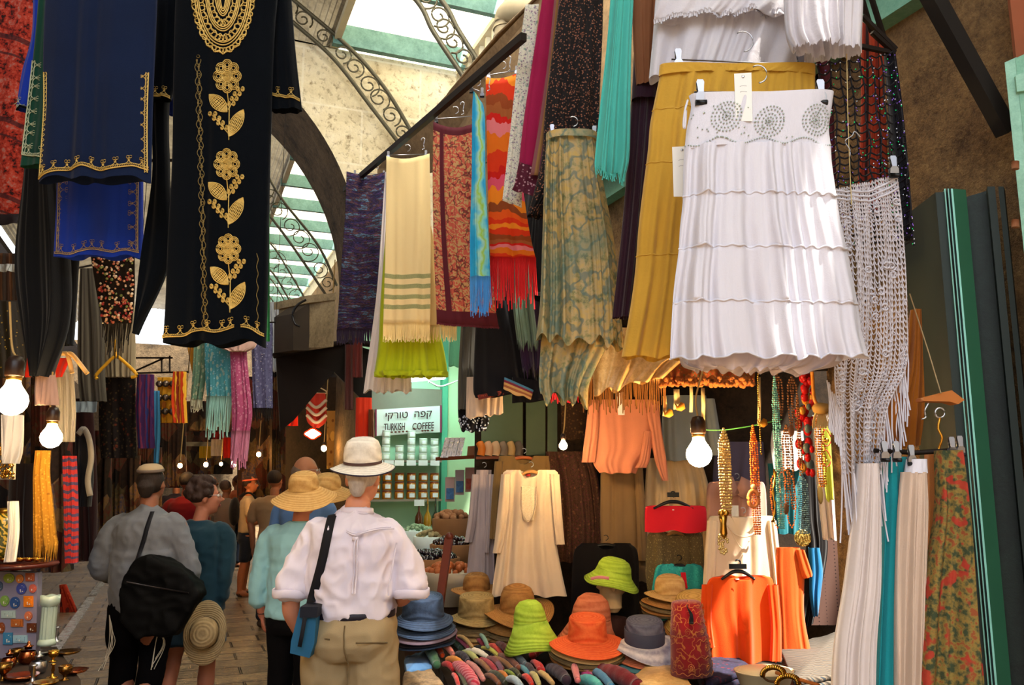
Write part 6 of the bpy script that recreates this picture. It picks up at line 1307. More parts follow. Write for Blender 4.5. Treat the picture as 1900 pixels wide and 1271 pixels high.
bell_hat(1092, 1196, 5.25, 58, 90, ST_rust, 'large rust pink bell-shaped straw hat behind the orange one', .6, .12, .1)
bell_hat(990, 1205, 5.0, 53, 86, ST_green, 'lime green bell-shaped straw hat lying on the rolled scarves', .56, -.05, -.12)
hat(1090, 1184, 4.85, 35, 38, 68, ST_orange, 'bright orange straw hat with stitched brim in the middle of the table', flat=True, drop=.035, tilt=.12)
stackhats(3, 1090, 1190, 4.87, 66, 35, [ST_tan, ST_dk, ST_brown], 'natural straw hat nested %s under the orange one', .016, .03, .12)
hat(1196, 1190, 4.85, 35, 38, 62, ST_grey, 'slate grey hat with whitish crown top and pale striped brim', flat=True, drop=.035, tilt=.15, mb_=straw('straw_grey_white', '8a8494', 'd8d0d0', 60), wav=.03, band=(mat('grey_band', '3c3e50'), .07))
stackhats(3, 1196, 1198, 4.87, 62, 35, [ST_rust, mat('hat_teal_mix', '4a7a80'), mat('hat_mauve')], 'multicoloured hat nested %s under the slate grey one', .016, .035, .15)
hat(1243, 1098, 5.3, 27, 30, 46, ST_tan, 'tan straw hat on top of the stack in front of the turquoise top', drop=.015)
stackhats(4, 1240, 1104, 5.3, 48, 27, [ST_brown, ST_dk], 'brown straw hat nested %s below the tan one near the turquoise top', .018, .02)
hat(1290, 1140, 5.15, 34, 34, 50, straw('straw_gold', 'b08438', 'dcb468'), 'golden straw hat leaning behind the fez', flat=True, drop=.03, tilt=.3, yaw=-.5)
stackhats(3, 1290, 1150, 5.15, 52, 34, [straw('straw_gold', 'b08438', 'dcb468'), ST_brown, ST_dk], 'tan straw hat nested %s under the golden one behind the fez', .018, .03, .3)
# mannequin head with lime hat
e = thing_at('mannequin_head', 1140, 1138, 5.5, 'cream mannequin head facing left under a lime hat', 'mannequin')
s = 1.0; c = pt(1138, 1085, 5.5); g = MB(); T, R = head_parts(g, c, .92, -YAW+1.35); limb(g, [c-np.array([0, 0, .06]), c-np.array([0, 0, .14])], [.055, .05]); g.lathe([(.05, -.13), (.062, -.16), (.10, -.175), (.105, -.19), (.10, -.20)], c, 24, wob=lambda a, r: 0)
remesh('head', g, mat('mannequin_plastic', 'd8b888', rough=.45, var=.03), e, .006, 3)
g = MB(); g.lathe([(.085, -.36), (.08, -.2), (.03, -.19)], c, 20); g.build('stand', mat('wicker_dark', '3a1c14'), e)
e = bell_hat(1134, 1084, 5.45, 50, 48, ST_green, 'lime green bucket hat with pink striped label worn by the mannequin head', .62, .08, .22)
mb1('ribbon', smooth_line([pt(1096, 1074, 5.2), pt(1112, 1071, 5.18), pt(1130, 1073, 5.18)]), .018, .003, NRM).build('pink_label', mat('pink_label', 'd88890', rough=.6), e)
# fez pair
def p_fez(t, obj, uv, col):
    w_ = t.wave(uv, 3, 10, 'DIAGONAL', 2); return t.mix(t.ramp(t.math('ABSOLUTE', t.math('SUBTRACT', t.noise(obj, 24, 1), .5)), [(0, 1.0), (.012, 1.0), (.025, 0.0)]), t.mix(t.noise(obj, 8, 2), lin('6a0c14'), lin('b41824')), lin('c87838'))
for i, (x, y, rb, rt, h, lb) in enumerate(((1284, 1250, 37, 33, 66, 'larger embroidered crimson fez beneath the smaller one'), (1278, 1185, 33, 26, 62, 'embroidered red fez with black tassel on top of the other'))):
    D = 4.45; s = D/FPX; e = thing_at('fez', x, y, D, lb, 'fez'); c = pt(x, y, D); M_ = Matrix.Rotation(-.05, 3, 'Y')
    g = MB(); g.lathe([(rb*s, 0), ((rb+rt)/2*s, h*.5*s), (rt*s, h*s), (rt*.9*s, (h+2)*s), (.0005, (h+3)*s)], c, 36, M=M_); g.build('cone', mat('fez_cloth', rough=.95, pat=p_fez, sheen=.3) if i else mat('fez_cloth_dark', rough=.95, pat=lambda t, o, u, c: t.mix(.45, p_fez(t, o, u, c), lin('30060c')), sheen=.2), e)
    g = MB()
    for k in range(7):
        for q in (.25, .72):
            a = 2*PI*k/7+q*2; rr = (rb+(rt-rb)*q)*s*1.01; P = []
            for j in range(22):
                f = j/21*1.7*2*PI; w2 = .017*(1-j/26); aa = a+w2*math.cos(f)/rr*1.0; P.append(c+np.array([rr*math.cos(aa), rr*math.sin(aa), h*s*q+w2*1.2*math.sin(f)]))
            g.tube(P, .0016, 4)
    for q in (.08, .5, .93):
        rr = (rb+(rt-rb)*q)*s*1.01; g.tube([c+np.array([rr*math.cos(a), rr*math.sin(a), h*s*q+.006*math.sin(a*14)]) for a in [2*PI*j/90 for j in range(90)]], .0018, 4, closed=True)
    g.build('gold_embroidery', mat('copper_thread', 'b8703c', rough=.5), e)
    if i:
        g = MB()
        for j in range(9): g.tube(smooth_line([c+np.array([0, 0, (h+3)*s]), pt(1275, 1126, D-.1), pt(1280+j*.6, 1140, D-.11), pt(1279+j*.9, 1158, D-.115)], 4), .0022, 4)
        g.build('tassel', M_black, e)
# white carrier bag, gold coin bracelet, stick, wooden post
e = thing_at('white_bucket', 1420, 1260, 4.35, 'cream plastic tray behind the gold bracelets at the bottom edge', 'tray')
g = MB(); g.lathe([(.10, -.09), (.13, .0), (.135, .004), (.128, .006), (.10, -.07), (.0005, -.07)], pt(1418, 1245, 4.35), 32, sx=1.15, wob=lambda a, r: 0); g.build('tray', mat('cream_plastic', 'd8c8a0', rough=.4), e); 
g = MB(); g.lathe([(.0005, .0), (.11, -.002), (.118, -.01)], pt(1418, 1240, 4.35), 32, sx=1.15, wob=lambda a, r: 0); g.build('lid', MC['cream_plastic'], e)
for j, (x, y, lb) in enumerate(((1435, 1252, 'gold disc bracelet standing on the cream tray'), (1462, 1268, 'gold disc bracelet cut by the bottom edge'))):
    e = thing_at('coin_bracelet', x, y+8, 4.1, lb, 'bracelet'); b = MB(); b.tube([pt(x+19*math.cos(a), y+13*math.sin(a), 4.1) for a in [2*PI*k/24 for k in range(24)]], .006, 6, closed=True); b.build('band', mat('bracelet_wood', '5a3a1c'), e)
    b = MB()
    for k in range(16):
        a = PI+PI*k/15; b.sphere(pt(x+20*math.cos(a), y+14*math.sin(a), 4.08), (.017, .007, .013), 8)
    b.build('discs', M_gold, e)
e = thing_at('wooden_stick', 1480, 1255, 4.2, 'thin orange-brown stick lying across the cream tray', 'stick'); mb1('tube', [pt(1440, 1248, 4.2), pt(1520, 1272, 4.0)], .009, 8).build('shaft', mat('cane', 'b06830'), e)
e = thing_at('wooden_rail', 815, 1190, 5.35, 'dark red-brown slanted wooden post beside the denim hats', 'post')
mb1('beam', pt(806, 1190, 5.4), pt(833, 1000, 5.75), .05, .04).build('post', mat('red_brown_wood', '5c2414', rough=.4), e, smooth=False); mb1('sphere', pt(834, 996, 5.75), .03, 10).build('knob', MC['red_brown_wood'], e)
# ================================================================ right edge: trousers, net shawls, ochre scarf, coat rail
def net(name, label, D, m, outline, nx, ny, r, parent=None, sag=.25, seed=0, m2=None, cat='shawl'):
    """open-worked net: verticals and scalloped cross threads on a draped surface"""
    rnd = random.Random(seed); e = thing_at(name, outline[-1][1], outline[-1][0], D, label, cat)
    tmp = drape('tmp', outline, D, m, None, tube=False, folds=3, amp=.03, seed=seed); b = MB()
    for i in range(nx+1): b.tube([on_cloth(tmp, min(1, max(0, i/nx+.1/nx*math.sin(v*.9+i))), v/30, .002) for v in range(31)], r*1.2, 4)
    b.build('netting', m, e)['kind'] = 'stuff'; b = MB()
    for j in range(ny):
        for i in range(nx):
            v = (j+rnd.uniform(-.15, .15))/ny
            b.tube([on_cloth(tmp, (i+q/4)/nx, v+sag/ny*math.sin(PI*q/4)*1.6, .004) for q in range(5)], r, 4)
    b.build('cross_threads', m2 or m, e)['kind'] = 'stuff'
    return e, tmp
def drop(tmp): o_front.pop(tmp.name, None); bpy.data.objects.remove(tmp)
MNB = mat('black_yarn', '120e14', rough=.7); MCR = mat('crochet_cotton', 'ccc8d0', rough=.9, var=.05)
e, tmp = net('net_shawl', 'black sequined net shawl hanging at upper right over a red scarf', 3.0, MNB, [(120, 1516, 1655, 98), (250, 1530, 1672), (360, 1536, 1682), (460, 1545, 1690)], 7, 26, .0035, seed=3)
rnd = random.Random(9)
for nm, cc, n in (('green_sequins', '20c878', 90), ('violet_sequins', '8060c8', 150), ('silver_sequins', 'c8d0e0', 90)):
    b = MB()
    for i in range(n): u = rnd.random(); b.sphere(on_cloth(tmp, u if rnd.random() < .5 else 1-u*u*.35, rnd.random(), .007), .0036, 5)
    b.build(nm, mat(nm, cc, rough=.12, metal=.8, var=0), e)['kind'] = 'stuff'
drop(tmp)
drape('gathered_side', [(92, 1640, 1660), (200, 1650, 1674), (330, 1660, 1686), (445, 1672, 1692)], 3.02, cloth_m('black_lurex', '0e0c16'), e, folds=3, amp=.012, t=.015)
drape('neck_edge', [(94, 1500, 1530), (104, 1502, 1530)], 3.0, mat('dark_red_lurex', '4a0e1c'), e, tube=False, amp=.003)
e, o = scarf('rust_red_scarf', 'rust red and black striped scarf seen through the black net shawl', 'scarf', [(40, 1596, 1640, 70), (120, 1598, 1640), (250, 1596, 1645), (400, 1588, 1650)], 3.12, mat('rust_black', rough=.9, pat=p_stripes(['a03418', '7a2414', '240e0c', '9c3a20'], 2.2, .05, 'u')), folds=4, amp=.012, t=.01)
e, o = scarf('red_velvet_scarf', 'dark red scarf strip at the left side of the black net shawl', 'scarf', [(112, 1514, 1540), (200, 1528, 1546), (340, 1534, 1552)], 3.08, mat('dark_red_lurex'), folds=1, amp=.006)
b = MB(); e = thing_at('coat_rack', 1640, 90, 3.0, 'black iron folding rack ends at upper right by the green beam', 'rack')
for a, c in (((1600, 0), (1618, 60)), ((1618, 60), (1660, 98)), ((1600, 30), (1662, 92)), ((1598, 86), (1655, 98)), ((1612, -20), (1640, 70))): mb1('beam', pt(*a, 2.96), pt(*c, 3.0), .016, .016).build('iron_bar', M_rail, e, smooth=False)
# white crochet shawl
e, tmp = net('crochet_shawl', 'white crocheted shawl with rings and long fringe, right of the white skirt', 2.75, MCR, [(352, 1546, 1662, 325), (430, 1552, 1672), (560, 1556, 1678), (680, 1548, 1676), (760, 1552, 1640), (880, 1560, 1628)], 24, 60, .0022, seed=5, sag=.5)
b = MB(); rnd = random.Random(7)
for i in range(46): loopring(b, on_cloth(tmp, rnd.uniform(.03, .97), rnd.uniform(.06, .9), .008), .011, rr=.0035, n=10)
b.build('rings', MCR, e)['kind'] = 'stuff'; b = MB()
for q in range(3): b.tube([on_cloth(tmp, u/20, .01+.02*q+.03*math.sin(PI*u/20), .006) for u in range(21)], .004, 5)
for i in range(260):
    u, v = rnd.random(), rnd.random()*.96; b.tube([on_cloth(tmp, u+.02*math.sin(q*2+i), v+.03*q/3, .004) for q in range(4)], .002, 4)
b.build('braided_edge', MCR, e)['kind'] = 'stuff'
fringe('fringe', tmp, .2, 50, MCR, e, r=.0032, v=.97, sway=.02, jit=.3, seed=2)
b = MB()
for i in range(30): v = .5+.45*i/30; p = on_cloth(tmp, .97-.02*(i % 3), v, .0); l = .24-.10*abs(i/30-.5); b.tube([p-np.array([0, 0, l*q/4])+RGT*.006*math.sin(q+i) for q in range(5)], .003, 4)
for i in range(22): p = on_cloth(tmp, .02+.01*i*.6, .66+.01*i, .0); b.tube([p-np.array([0, 0, .16*q/4])-RGT*.03*(1-i/22)+RGT*.004*math.sin(q+i) for q in range(5)], .003, 4)
b.build('side_fringe', MCR, e)['kind'] = 'stuff'
c_ = pt(1656, 300, 2.73); clip(e, c_-np.array([0, 0, .02]), 2.73, 1.3)
drop(tmp)
e = thing_at('string_loop', 1575, 270, 2.7, 'thin pale string with a small wire hook in front of the black net shawl', 'string'); mb1('tube', smooth_line([pt(1571, 100, 2.75), pt(1574, 240, 2.72), pt(1580, 380, 2.7)]), .0016, 5).build('line', mat('string2', 'c8b078'), e)
mb1('tube', smooth_line([pt(1596, 254, 2.7), pt(1586, 244, 2.7), pt(1581, 252, 2.7), pt(1568, 262, 2.7), pt(1577, 278, 2.7), pt(1577, 290, 2.7)]), .002, 5).build('wire_hook', M_chrome, e)
# trousers on the rail
def wide(name, lb, rows, D, m, n=3, **kw): return scarf(name, lb, 'trousers', rows, D, m, folds=n, amp=kw.pop('amp', .02), t=.04, hemw=.006, part='leg', nu=70, **kw)
e, o = wide('white_trousers', 'long white crumpled trousers at the left end of the rail, lower right', [(860, 1592, 1628), (950, 1584, 1632), (1080, 1568, 1632), (1200, 1550, 1622), (1320, 1545, 1618)], 2.72, cloth_m('white_crumple', 'dcd0cc', trl=.08, bump=.4, bscale=50))
e, o = wide('teal_trousers', 'bright teal trousers second on the rail', [(848, 1628, 1682), (950, 1630, 1678), (1100, 1622, 1668), (1320, 1610, 1670)], 2.78, cloth_m('bright_teal', '1c8c94'))
e, o = wide('cream_trousers', 'cream cotton trousers with white waistband, third on the rail', [(876, 1674, 1716), (950, 1668, 1718), (1100, 1664, 1712), (1320, 1664, 1702)], 2.7, cloth_m('cream_cotton', 'd4bca8', trl=.06))
drape('waistband', [(852, 1684, 1717), (878, 1680, 1718)], 2.69, cloth_m('white_band', 'dcdce8'), e, t=.032, folds=2, amp=.002)
e, o = wide('ochre_trousers', 'narrow ochre brown trousers between the cream and flowered ones', [(840, 1722, 1740), (950, 1724, 1746), (1060, 1722, 1738), (1200, 1712, 1728)], 2.8, cloth_m('ochre_brown', '9c5c1c'))
MF = mat('red_green_floral', rough=.9, pat=lambda t, o, u, c: t.mix(t.ramp(t.noise(o, 19, 2), [(.57, 0.0), (.62, .9)]), t.ramp(t.noise(o, 46, 3), [(.38, '38432c'), (.46, '6a5e34'), (.55, '8a7438'), (.62, '8c4a2a')]), lin('a83226')))
e, o = wide('flowered_trousers', 'wide red and olive flowered trousers nearest the green door', [(836, 1738, 1782), (950, 1740, 1794), (1100, 1718, 1806), (1320, 1700, 1824)], 2.66, MF, 1.6, amp=.03)
e = thing_at('trouser_rail', 1715, 838, 2.72, 'dark rail with chrome clips carrying the row of trousers', 'rail')
mb1('tube', [pt(1622, 836, 2.74), pt(1700, 840, 2.74), pt(1790, 834, 2.72)], .008, 8).build('bar', M_rail, e)
for x, y in ((1640, 838), (1662, 838), (1690, 845), (1765, 830), (1780, 828)): clip(e, pt(x, y, 2.68), 2.68, 1.1)
# ochre scarf tied above
e, o = scarf('ochre_scarf', 'sheer ochre brown scarf with long strands, tied above the trousers', 'scarf', [(575, 1690, 1706), (680, 1678, 1710), (760, 1650, 1712), (838, 1640, 1706, 826)], 2.82, cloth_m('ochre_gauze', '9c5a18', trl=.3), folds=3.5, amp=.02, t=.02)
drape('tied_end', [(730, 1654, 1672), (790, 1640, 1664), (836, 1650, 1668, 830)], 2.76, cloth_m('ochre_gauze'), e, folds=1.5, amp=.012, t=.02)
e = thing_at('wooden_hanger_block', 1750, 750, 2.62, 'orange-brown wooden block hanging from a string with a metal ring', 'hanger')
P = [pt(x, y, 2.62) for x, y in ((1712, 738), (1766, 724), (1790, 742), (1778, 750), (1762, 745), (1714, 744))]; mb1('poly', P, .05, -NRM).build('block', mat('orange_wood', 'b0682c', rough=.5), e, smooth=False)
mb1('tube', [pt(1688, 545, 2.7), pt(1722, 650, 2.66), pt(1746, 730, 2.61)], .0022, 5).build('string', mat('tan_string', '9a8460'), e)
mb1('tube', [pt(1744+9*math.cos(a), 766+9*math.sin(a), 2.6) for a in [2*PI*k/18 for k in range(18)]], .003, 6, closed=True).build('ring', M_steel, e)
mb1('tube', smooth_line([pt(1744, 775, 2.6), pt(1741, 795, 2.6), pt(1748, 812, 2.6), pt(1742, 832, 2.62)]), .004, 6).build('chain', M_gold, e)
mb1('tube', smooth_line([pt(1723, 748, 2.6), pt(1716, 762, 2.6), pt(1718, 774, 2.6), pt(1710, 778, 2.6)]), .0025, 6).build('wire_hook', M_steel, e)
# ================================================================ spice shop
YS = 8.15
def sp(x, y, dy=0): return ptY(x, y, YS-dy)
x0, x1 = sp(680, 800)[0], sp(822, 800)[0]
st(mb1('box', ((x0+x1)/2, YS+.06, 1.6), (x1-x0+.1, .06, 3.3)).build('wall_spice_back', M_mint, smooth=False))
xr = sp(900, 800)[0]
st(mb1('poly', [(x1, YS, 0), (xr+.5, YS-.9, 0), (xr+.5, YS-.9, 3.0), (x1, YS, 3.0)], .05, (.5, .8, 0)).build('wall_spice_side', mat('mint_wall2', 'b4dcb0', rough=.7, var=.06), smooth=False))
st(mb1('box', (x1, YS-.02, 1.6), (.06, .08, 3.2)).build('trim_spice_post', mat('teal_trim', '56b090', rough=.5), smooth=False))
st(mb1('box', ((x0+x1)/2, YS-.02, sp(757, 745)[2]), (x1-x0, .05, .26)).build('trim_spice_header', mat('grey_panel', '787468', rough=.6), smooth=False))
# sign
e = empty('coffee_sign', sp(757, 805, .08), 'white sign reading TURKISH COFFEE in Hebrew and English with painted beans', 'sign')
q = [sp(x, y, .08) for x, y in ((699, 760), (817, 753), (817, 802), (699, 809))]; mb1('poly', q, -.012, (0, -1, 0)).build('board', mat('sign_white', 'd4dcda', rough=.4, var=0), e, smooth=False)
for x, y0, y1 in ((697.5, 759, 809), (818, 752, 803)): mb1('beam', sp(x, y0, .09), sp(x, y1, .09), .014, .014).build('side_strip', mat('sign_maroon', '7a2848', rough=.4), e, smooth=False)
MSI = mat('sign_ink', '3a1c20', rough=.6, var=0)
def text(s_, a, b_, h, parent, name, m, dy):
    cu = bpy.data.curves.new(name, 'FONT'); cu.body = s_; cu.size = 1; cu.extrude = .002; cu.offset = .008; tmp = bpy.data.objects.new('t', cu); COL.objects.link(tmp)
    dg = bpy.context.evaluated_depsgraph_get(); me = bpy.data.meshes.new_from_object(tmp.evaluated_get(dg)); bpy.data.objects.remove(tmp)
    V = np.array([v.co[:] for v in me.vertices]); F = [tuple(p.vertices) for p in me.polygons]
    if not len(V): return None
    mn, mx = V.min(0), V.max(0); X = (V[:, 0]-mn[0])/(mx[0]-mn[0]); Z = (V[:, 1]-mn[1])/(mx[1]-mn[1])
    W = a+(b_-a)*X[:, None]+np.array([0, 0, 1])*(Z*h)[:, None]+np.array([0, -.004, 0])-np.array([0, 1, 0])*V[:, 2:3]
    return link(name, W, F, m, parent, smooth=False)
ph = (sp(757, 770, .1)-sp(757, 784, .1))[2]
text('\u05d9\u05e7\u05e8\u05d5\u05d8  \u05d4\u05e4\u05e7', sp(715, 782, .1), sp(801, 777, .1), ph*1.12, e, 'hebrew_lettering', MSI, 0)
text('TURKISH', sp(712, 800, .1), sp(751, 798, .1), ph*.98, e, 'turkish_lettering', MSI, 0); text('COFFEE', sp(765, 798, .1), sp(805, 795, .1), ph*.9, e, 'coffee_lettering', MSI, 0)
b = MB()
for i, x in enumerate(list(range(713, 758, 7))+[768, 784, 789, 794, 802]):
    b.sphere(sp(x, 802.5-.045*(x-712)-(5 if x == 768 else 0), .1), (.014, .004, .009), 8)
b.build('painted_beans', mat('bean_brown', '5a2c1c', rough=.5), e)['kind'] = 'stuff'
# fluorescent lamp
e = empty('fluorescent_lamp', sp(790, 705, .5), 'lit white fluorescent tube fitting with cable above the coffee sign', 'lamp')
mb1('tube', [sp(762, 703, .55), sp(825, 698, .55)], .028, 10).build('tube', mat('tube_glow', 'd8ffee', emit=90, ecol='c8fff0', var=0), e)
mb1('beam', sp(760, 699, .52), sp(828, 693, .52), .06, .03).build('fitting', mat('white_enamel', 'd8e4de', rough=.4), e, smooth=False)
mb1('tube', smooth_line([sp(795, 708, .55), sp(815, 717, .55), sp(835, 712, .5), sp(850, 706, .5)]), .008, 6).build('cable', MC['white_enamel'], e)
# shelves and jars
MJ = mat('clear_jar', 'c8d8c8', rough=.1, spec=.6); ML = mat('label_white', 'e6eef0', rough=.6, var=0); MLID = mat('jar_lid_white', 'dce8e6', rough=.4); MHON = mat('honey', 'a86a14', rough=.15, spec=.7); MLB = mat('lid_brown', '7a3a1c', rough=.4)
def shelf(y, name='spice_shelf', lb='', m=None, x_0=684, x_1=820, dep=.2):
    a, c = sp(x_0, y, dep), sp(x_1, y, dep); e = tag(mb1('box', ((a[0]+c[0])/2, YS-dep/2, a[2]-.01), (c[0]-a[0], dep, .02)).build(name, m or mat('shelf_paint', '8a8070', rough=.6), smooth=False), lb, 'shelf'); return a[2]
def jar(x, z, glass, lid, lb, r=.040, h=.07, grp='spice jars'):
    e = empty('spice_jar', (x, YS-.13, z), lb, 'jar', grp)
    mb1('lathe', [(r*.95, .002), (r, .006), (r, h*.78), (r*.85, h*.84)], (x, YS-.13, z), 16).build('glass', glass, e)
    mb1('lathe', [(r*.9, h*.82), (r*.95, h*.84), (r*.95, h), (.0005, h+.001)], (x, YS-.13, z), 16).build('lid', lid, e)
    b = MB(); V = []; 
    for i in range(7):
        a = -PI/2+(-.6+1.2*i/6); V += [(x+r*1.02*math.cos(a), YS-.13+r*1.02*math.sin(a), z+h*.2), (x+r*1.02*math.cos(a), YS-.13+r*1.02*math.sin(a), z+h*.68)]
    b.add(V, [(2*i, 2*i+2, 2*i+3, 2*i+1) for i in range(6)]); b.build('label', ML, e); return e
z = shelf(853, lb='shelf carrying the small white-lidded spice jars')
wh = [(697, 2, 'at the left edge beside the white hat'), (716, 4, 'in the second column'), (741, 2, 'in the short middle column'), (763, 4, 'in the tallest column'), (785, 3, 'in the column right of the tallest'), (806, 3, 'in the right-hand column')]
row = ['at the bottom', 'second from the bottom', 'third from the bottom', 'on top']
pj = None
for x, n, w_ in wh:
    for k in range(n):
        X = sp(x, 840, .13)[0]; lb = 'small white-lidded spice jar %s, %s' % (w_, row[k])
        if pj is None: pj = jar(X, z, MJ, MLID, lb, grp='white-lidded spice jars'); base = X
        else: c = copy_tree(pj); c.location = (X, YS-.13, z+.0722*k); c['label'] = lb
for i, x in enumerate((702, 722, 741, 763, 785, 807)): tag(mb1('box', sp(x, 859, .215), (.092, .004, .052)).build('shelf_label', ML, smooth=False), 'blank white shelf label, number %s from the left under the small jars' % ('one', 'two', 'three', 'four', 'five', 'six')[i], 'label', 'white shelf labels')
z = shelf(927, lb='shelf carrying the three rows of honey jars')
pj = None; H_ = (sp(760, 877, .13)[2]-z)/3
for k in range(3):
    for i, x in enumerate((697, 718, 741, 763, 785, 806)):
        X = sp(x, 900, .13)[0]; lb = 'honey-coloured jar with brown lid in the %s row, %s' % (('bottom', 'middle', 'top')[k], ('far left beside the white hat', 'second from left', 'third from left', 'fourth from left', 'fifth from left', 'right end')[i])
        if pj is None: pj = jar(X, z, MHON, MLB, lb, .046, H_*.97, 'honey jars in three rows')
        else: c = copy_tree(pj); c.location = (X, YS-.13, z+H_*k); c['label'] = lb
tag(mb1('box', sp(778, 933, .215), (.10, .004, .06)).build('shelf_label', ML, smooth=False), 'white label hanging under the shelf of honey jars', 'label')
for i, x in enumerate((777, 793, 808)):
    e = empty('spice_bag', sp(x, 985, .2), 'hanging %s cellophane spice bag under the honey shelf' % ('brown', 'golden', 'dark green')[i], 'bag'); b = MB(); b.lathe([(.006, .25), (.01, .12), (.035, .07), (.042, 0), (.03, -.04), (.0005, -.05)], sp(x, 972, .2), 14, wob=lambda a, r: 0); b.build('bag', mat('bag_%d' % i, ('5a3018', 'b08020', '2a3a28')[i], rough=.15, spec=.8), e)
    mb1('tube', [sp(x, 935, .2), sp(x, 955, .2)], .008, 6).build('neck', mat('bag_neck', '8a7a5c', rough=.2), e)
# wooden shelf with silver packets, boxes at right
a = pt(812, 852, 7.3); c = pt(870, 850, 6.9)
e = empty('corner_shelf', a, 'reddish wooden shelf right of the coffee sign', 'shelf'); mb1('poly', [pt(808, 855, 7.5), pt(880, 851, 7.2), pt(900, 851, 7.5), pt(820, 853, 7.9)], .03, (0, 0, 1)).build('board', mat('red_brown_shelf', '7a3c20', rough=.5), e, smooth=False)
for i in range(4):
    x = 822+i*9; tag(mb1('poly', [pt(x-5, 849, 7.4), pt(x+6, 849, 7.4), pt(x+14, 812, 7.4), pt(x+4, 812, 7.4)], .03, -NRM).build('foil_packet', mat('foil', 'c8c8d4', rough=.15, metal=.9, pat=lambda t, o, u, c: (lin('c8c8d4'), t.noise(o, 30, 3)), bump=.8, bdist=.01), smooth=False), 'shiny silver foil packet leaning on the wooden shelf, %s of four' % ('first', 'second', 'third', 'last')[i], 'packet', 'silver foil packets')
e = tag(mb1('poly', [pt(866, 848, 7.3), pt(900, 846, 7.3), pt(905, 826, 7.3), pt(868, 828, 7.3)], .1, -NRM).build('wooden_box', mat('box_brown', '8a5c40', rough=.6), smooth=False), 'brown carton beside the foil packets', 'box')
for i, (x, cc) in enumerate(((892, 'c87020'), (906, 'c8a080'), (920, 'd0b090'), (934, '8a7c70'), (948, 'c0a070'), (962, '6a605c'))):
    tag(mb1('tube', smooth_line([pt(x, 845, 6.45), pt(x+2, 832, 6.45), pt(x-2, 822, 6.47)]), .03, 10).build('spice_packet', mat('packet_'+cc, cc, rough=.5), None), '%s packet on the shelf behind the olive tunic' % ('orange', 'pinkish beige', 'cream', 'grey', 'sand coloured', 'dark grey')[i], 'packet')
for i, (x, y, w_, h, cc) in enumerate(((835, 908, 17, 44, 'c8a8a4'), (853, 895, 16, 45, 'c0b0b8'), (872, 890, 17, 44, 'b89088'))):
    e = empty('spice_box', pt(x, y+h/2, 7.5), 'pink and white printed carton, %s of three below the wooden shelf' % ('left', 'middle', 'right')[i], 'box'); mb1('box', pt(x, y, 7.5), (w_*7.5/FPX, .05, h*7.5/FPX), -YAW).build('carton', mat('carton_'+cc, cc, rough=.6), e, smooth=False)
    mb1('box', pt(x, y+8, 7.46), (w_*.8*7.5/FPX, .01, h*.45*7.5/FPX), -YAW).build('printed_panel', mat('print_blue' if i < 2 else 'print_red', '4a7ab0' if i < 2 else 'b85848', rough=.6, var=.5, vscale=40), e, smooth=False)
# counter with baskets, olives, nuts
st(mb1('poly', [pt(x, 1000, d)*[1, 1, 0]+[0, 0, .72] for x, d in ((755, 6.2), (850, 6.1), (872, 7.6), (720, 7.9))], -.71, (0, 0, 1)).build('spice_counter', mat('counter_brown', '4a3424', rough=.7), smooth=False)); co = bpy.data.objects['spice_counter']; del co['kind']; tag(co, 'low brown counter of the spice shop behind the man in white', 'counter')
def bowl(x, y, r, D, m, fill, lb, nb=60, br=.016, h=.09):
    h = max(.09, pt(x, y, D)[2]-.72)
    e = thing_at('basket', x, y+h*300/D, D, lb, 'basket'); c = pt(x, y, D); c2 = c-np.array([0, 0, h]); mb1('lathe', [(r*.7, 0), (r, h*.7), (r*1.06, h), (r*1.0, h+.004), (r*.9, h*.6), (.0005, h*.5)], c2, 24, wob=lambda a, q: 0).build('basket_wall', m, e)
    rnd = random.Random(int(x)); b = MB()
    for i in range(nb):
        a, q = rnd.uniform(0, 2*PI), rnd.random()**.5; b.sphere(c+np.array([q*r*.92*math.cos(a), q*r*.92*math.sin(a), .05*(1-q*q)+rnd.uniform(-.008, .008)]), br*rnd.uniform(.8, 1.2), 7)
    f = b.build('heap', fill, e); f['kind'] = 'stuff'
bowl(800, 1035, .21, 6.6, mat('wicker', '8a5c34', rough=.8), mat('black_olive', '1c1018', rough=.15, spec=.8), 'basket heaped with glossy black olives behind the man in white', 150, .022)
bowl(838, 1010, .17, 7.0, mat('wicker'), mat('dark_date', '2c1410', rough=.15, spec=.8), 'basket of dark shiny dates next to the olives', 90, .022)
bowl(810, 995, .19, 7.4, MC['white_enamel'], mat('pale_nuts', 'a89468', rough=.7), 'white tub of pale nuts behind the olives', 90, .018)
bowl(775, 985, .14, 7.7, MC['white_enamel'], mat('pale_herbs', '9cb490', rough=.7), 'small tub of pale green herbs at the back of the counter', 60, .016)
bowl(838, 962, .16, 7.4, mat('wicker'), mat('ginger', 'a8744c', rough=.8), 'basket of brown root pieces beneath the pink cartons', 50, .03)
bowl(835, 1060, .19, 6.2, mat('white_basket', 'b8a890', rough=.6), mat('orange_peel', 'a85828', rough=.6), 'pale plastic basket of orange-brown dried fruit left of the mauve tunic', 60, .026, .13)
# green shutters behind the stall
e = empty('green_shutter', pt(945, 830, 7.2), 'dull green folding shutters above the olive tunic', 'shutter')
for x0_, x1_ in ((893, 970), (976, 1012), (1016, 1034)): mb1('poly', [pt(x, y, 6.6) for x, y in ((x0_, 700), (x1_, 700), (x1_, 845), (x0_, 845))], .03, -NRM).build('panel', mat('shutter_green', '5a7058', rough=.5), e, smooth=False)
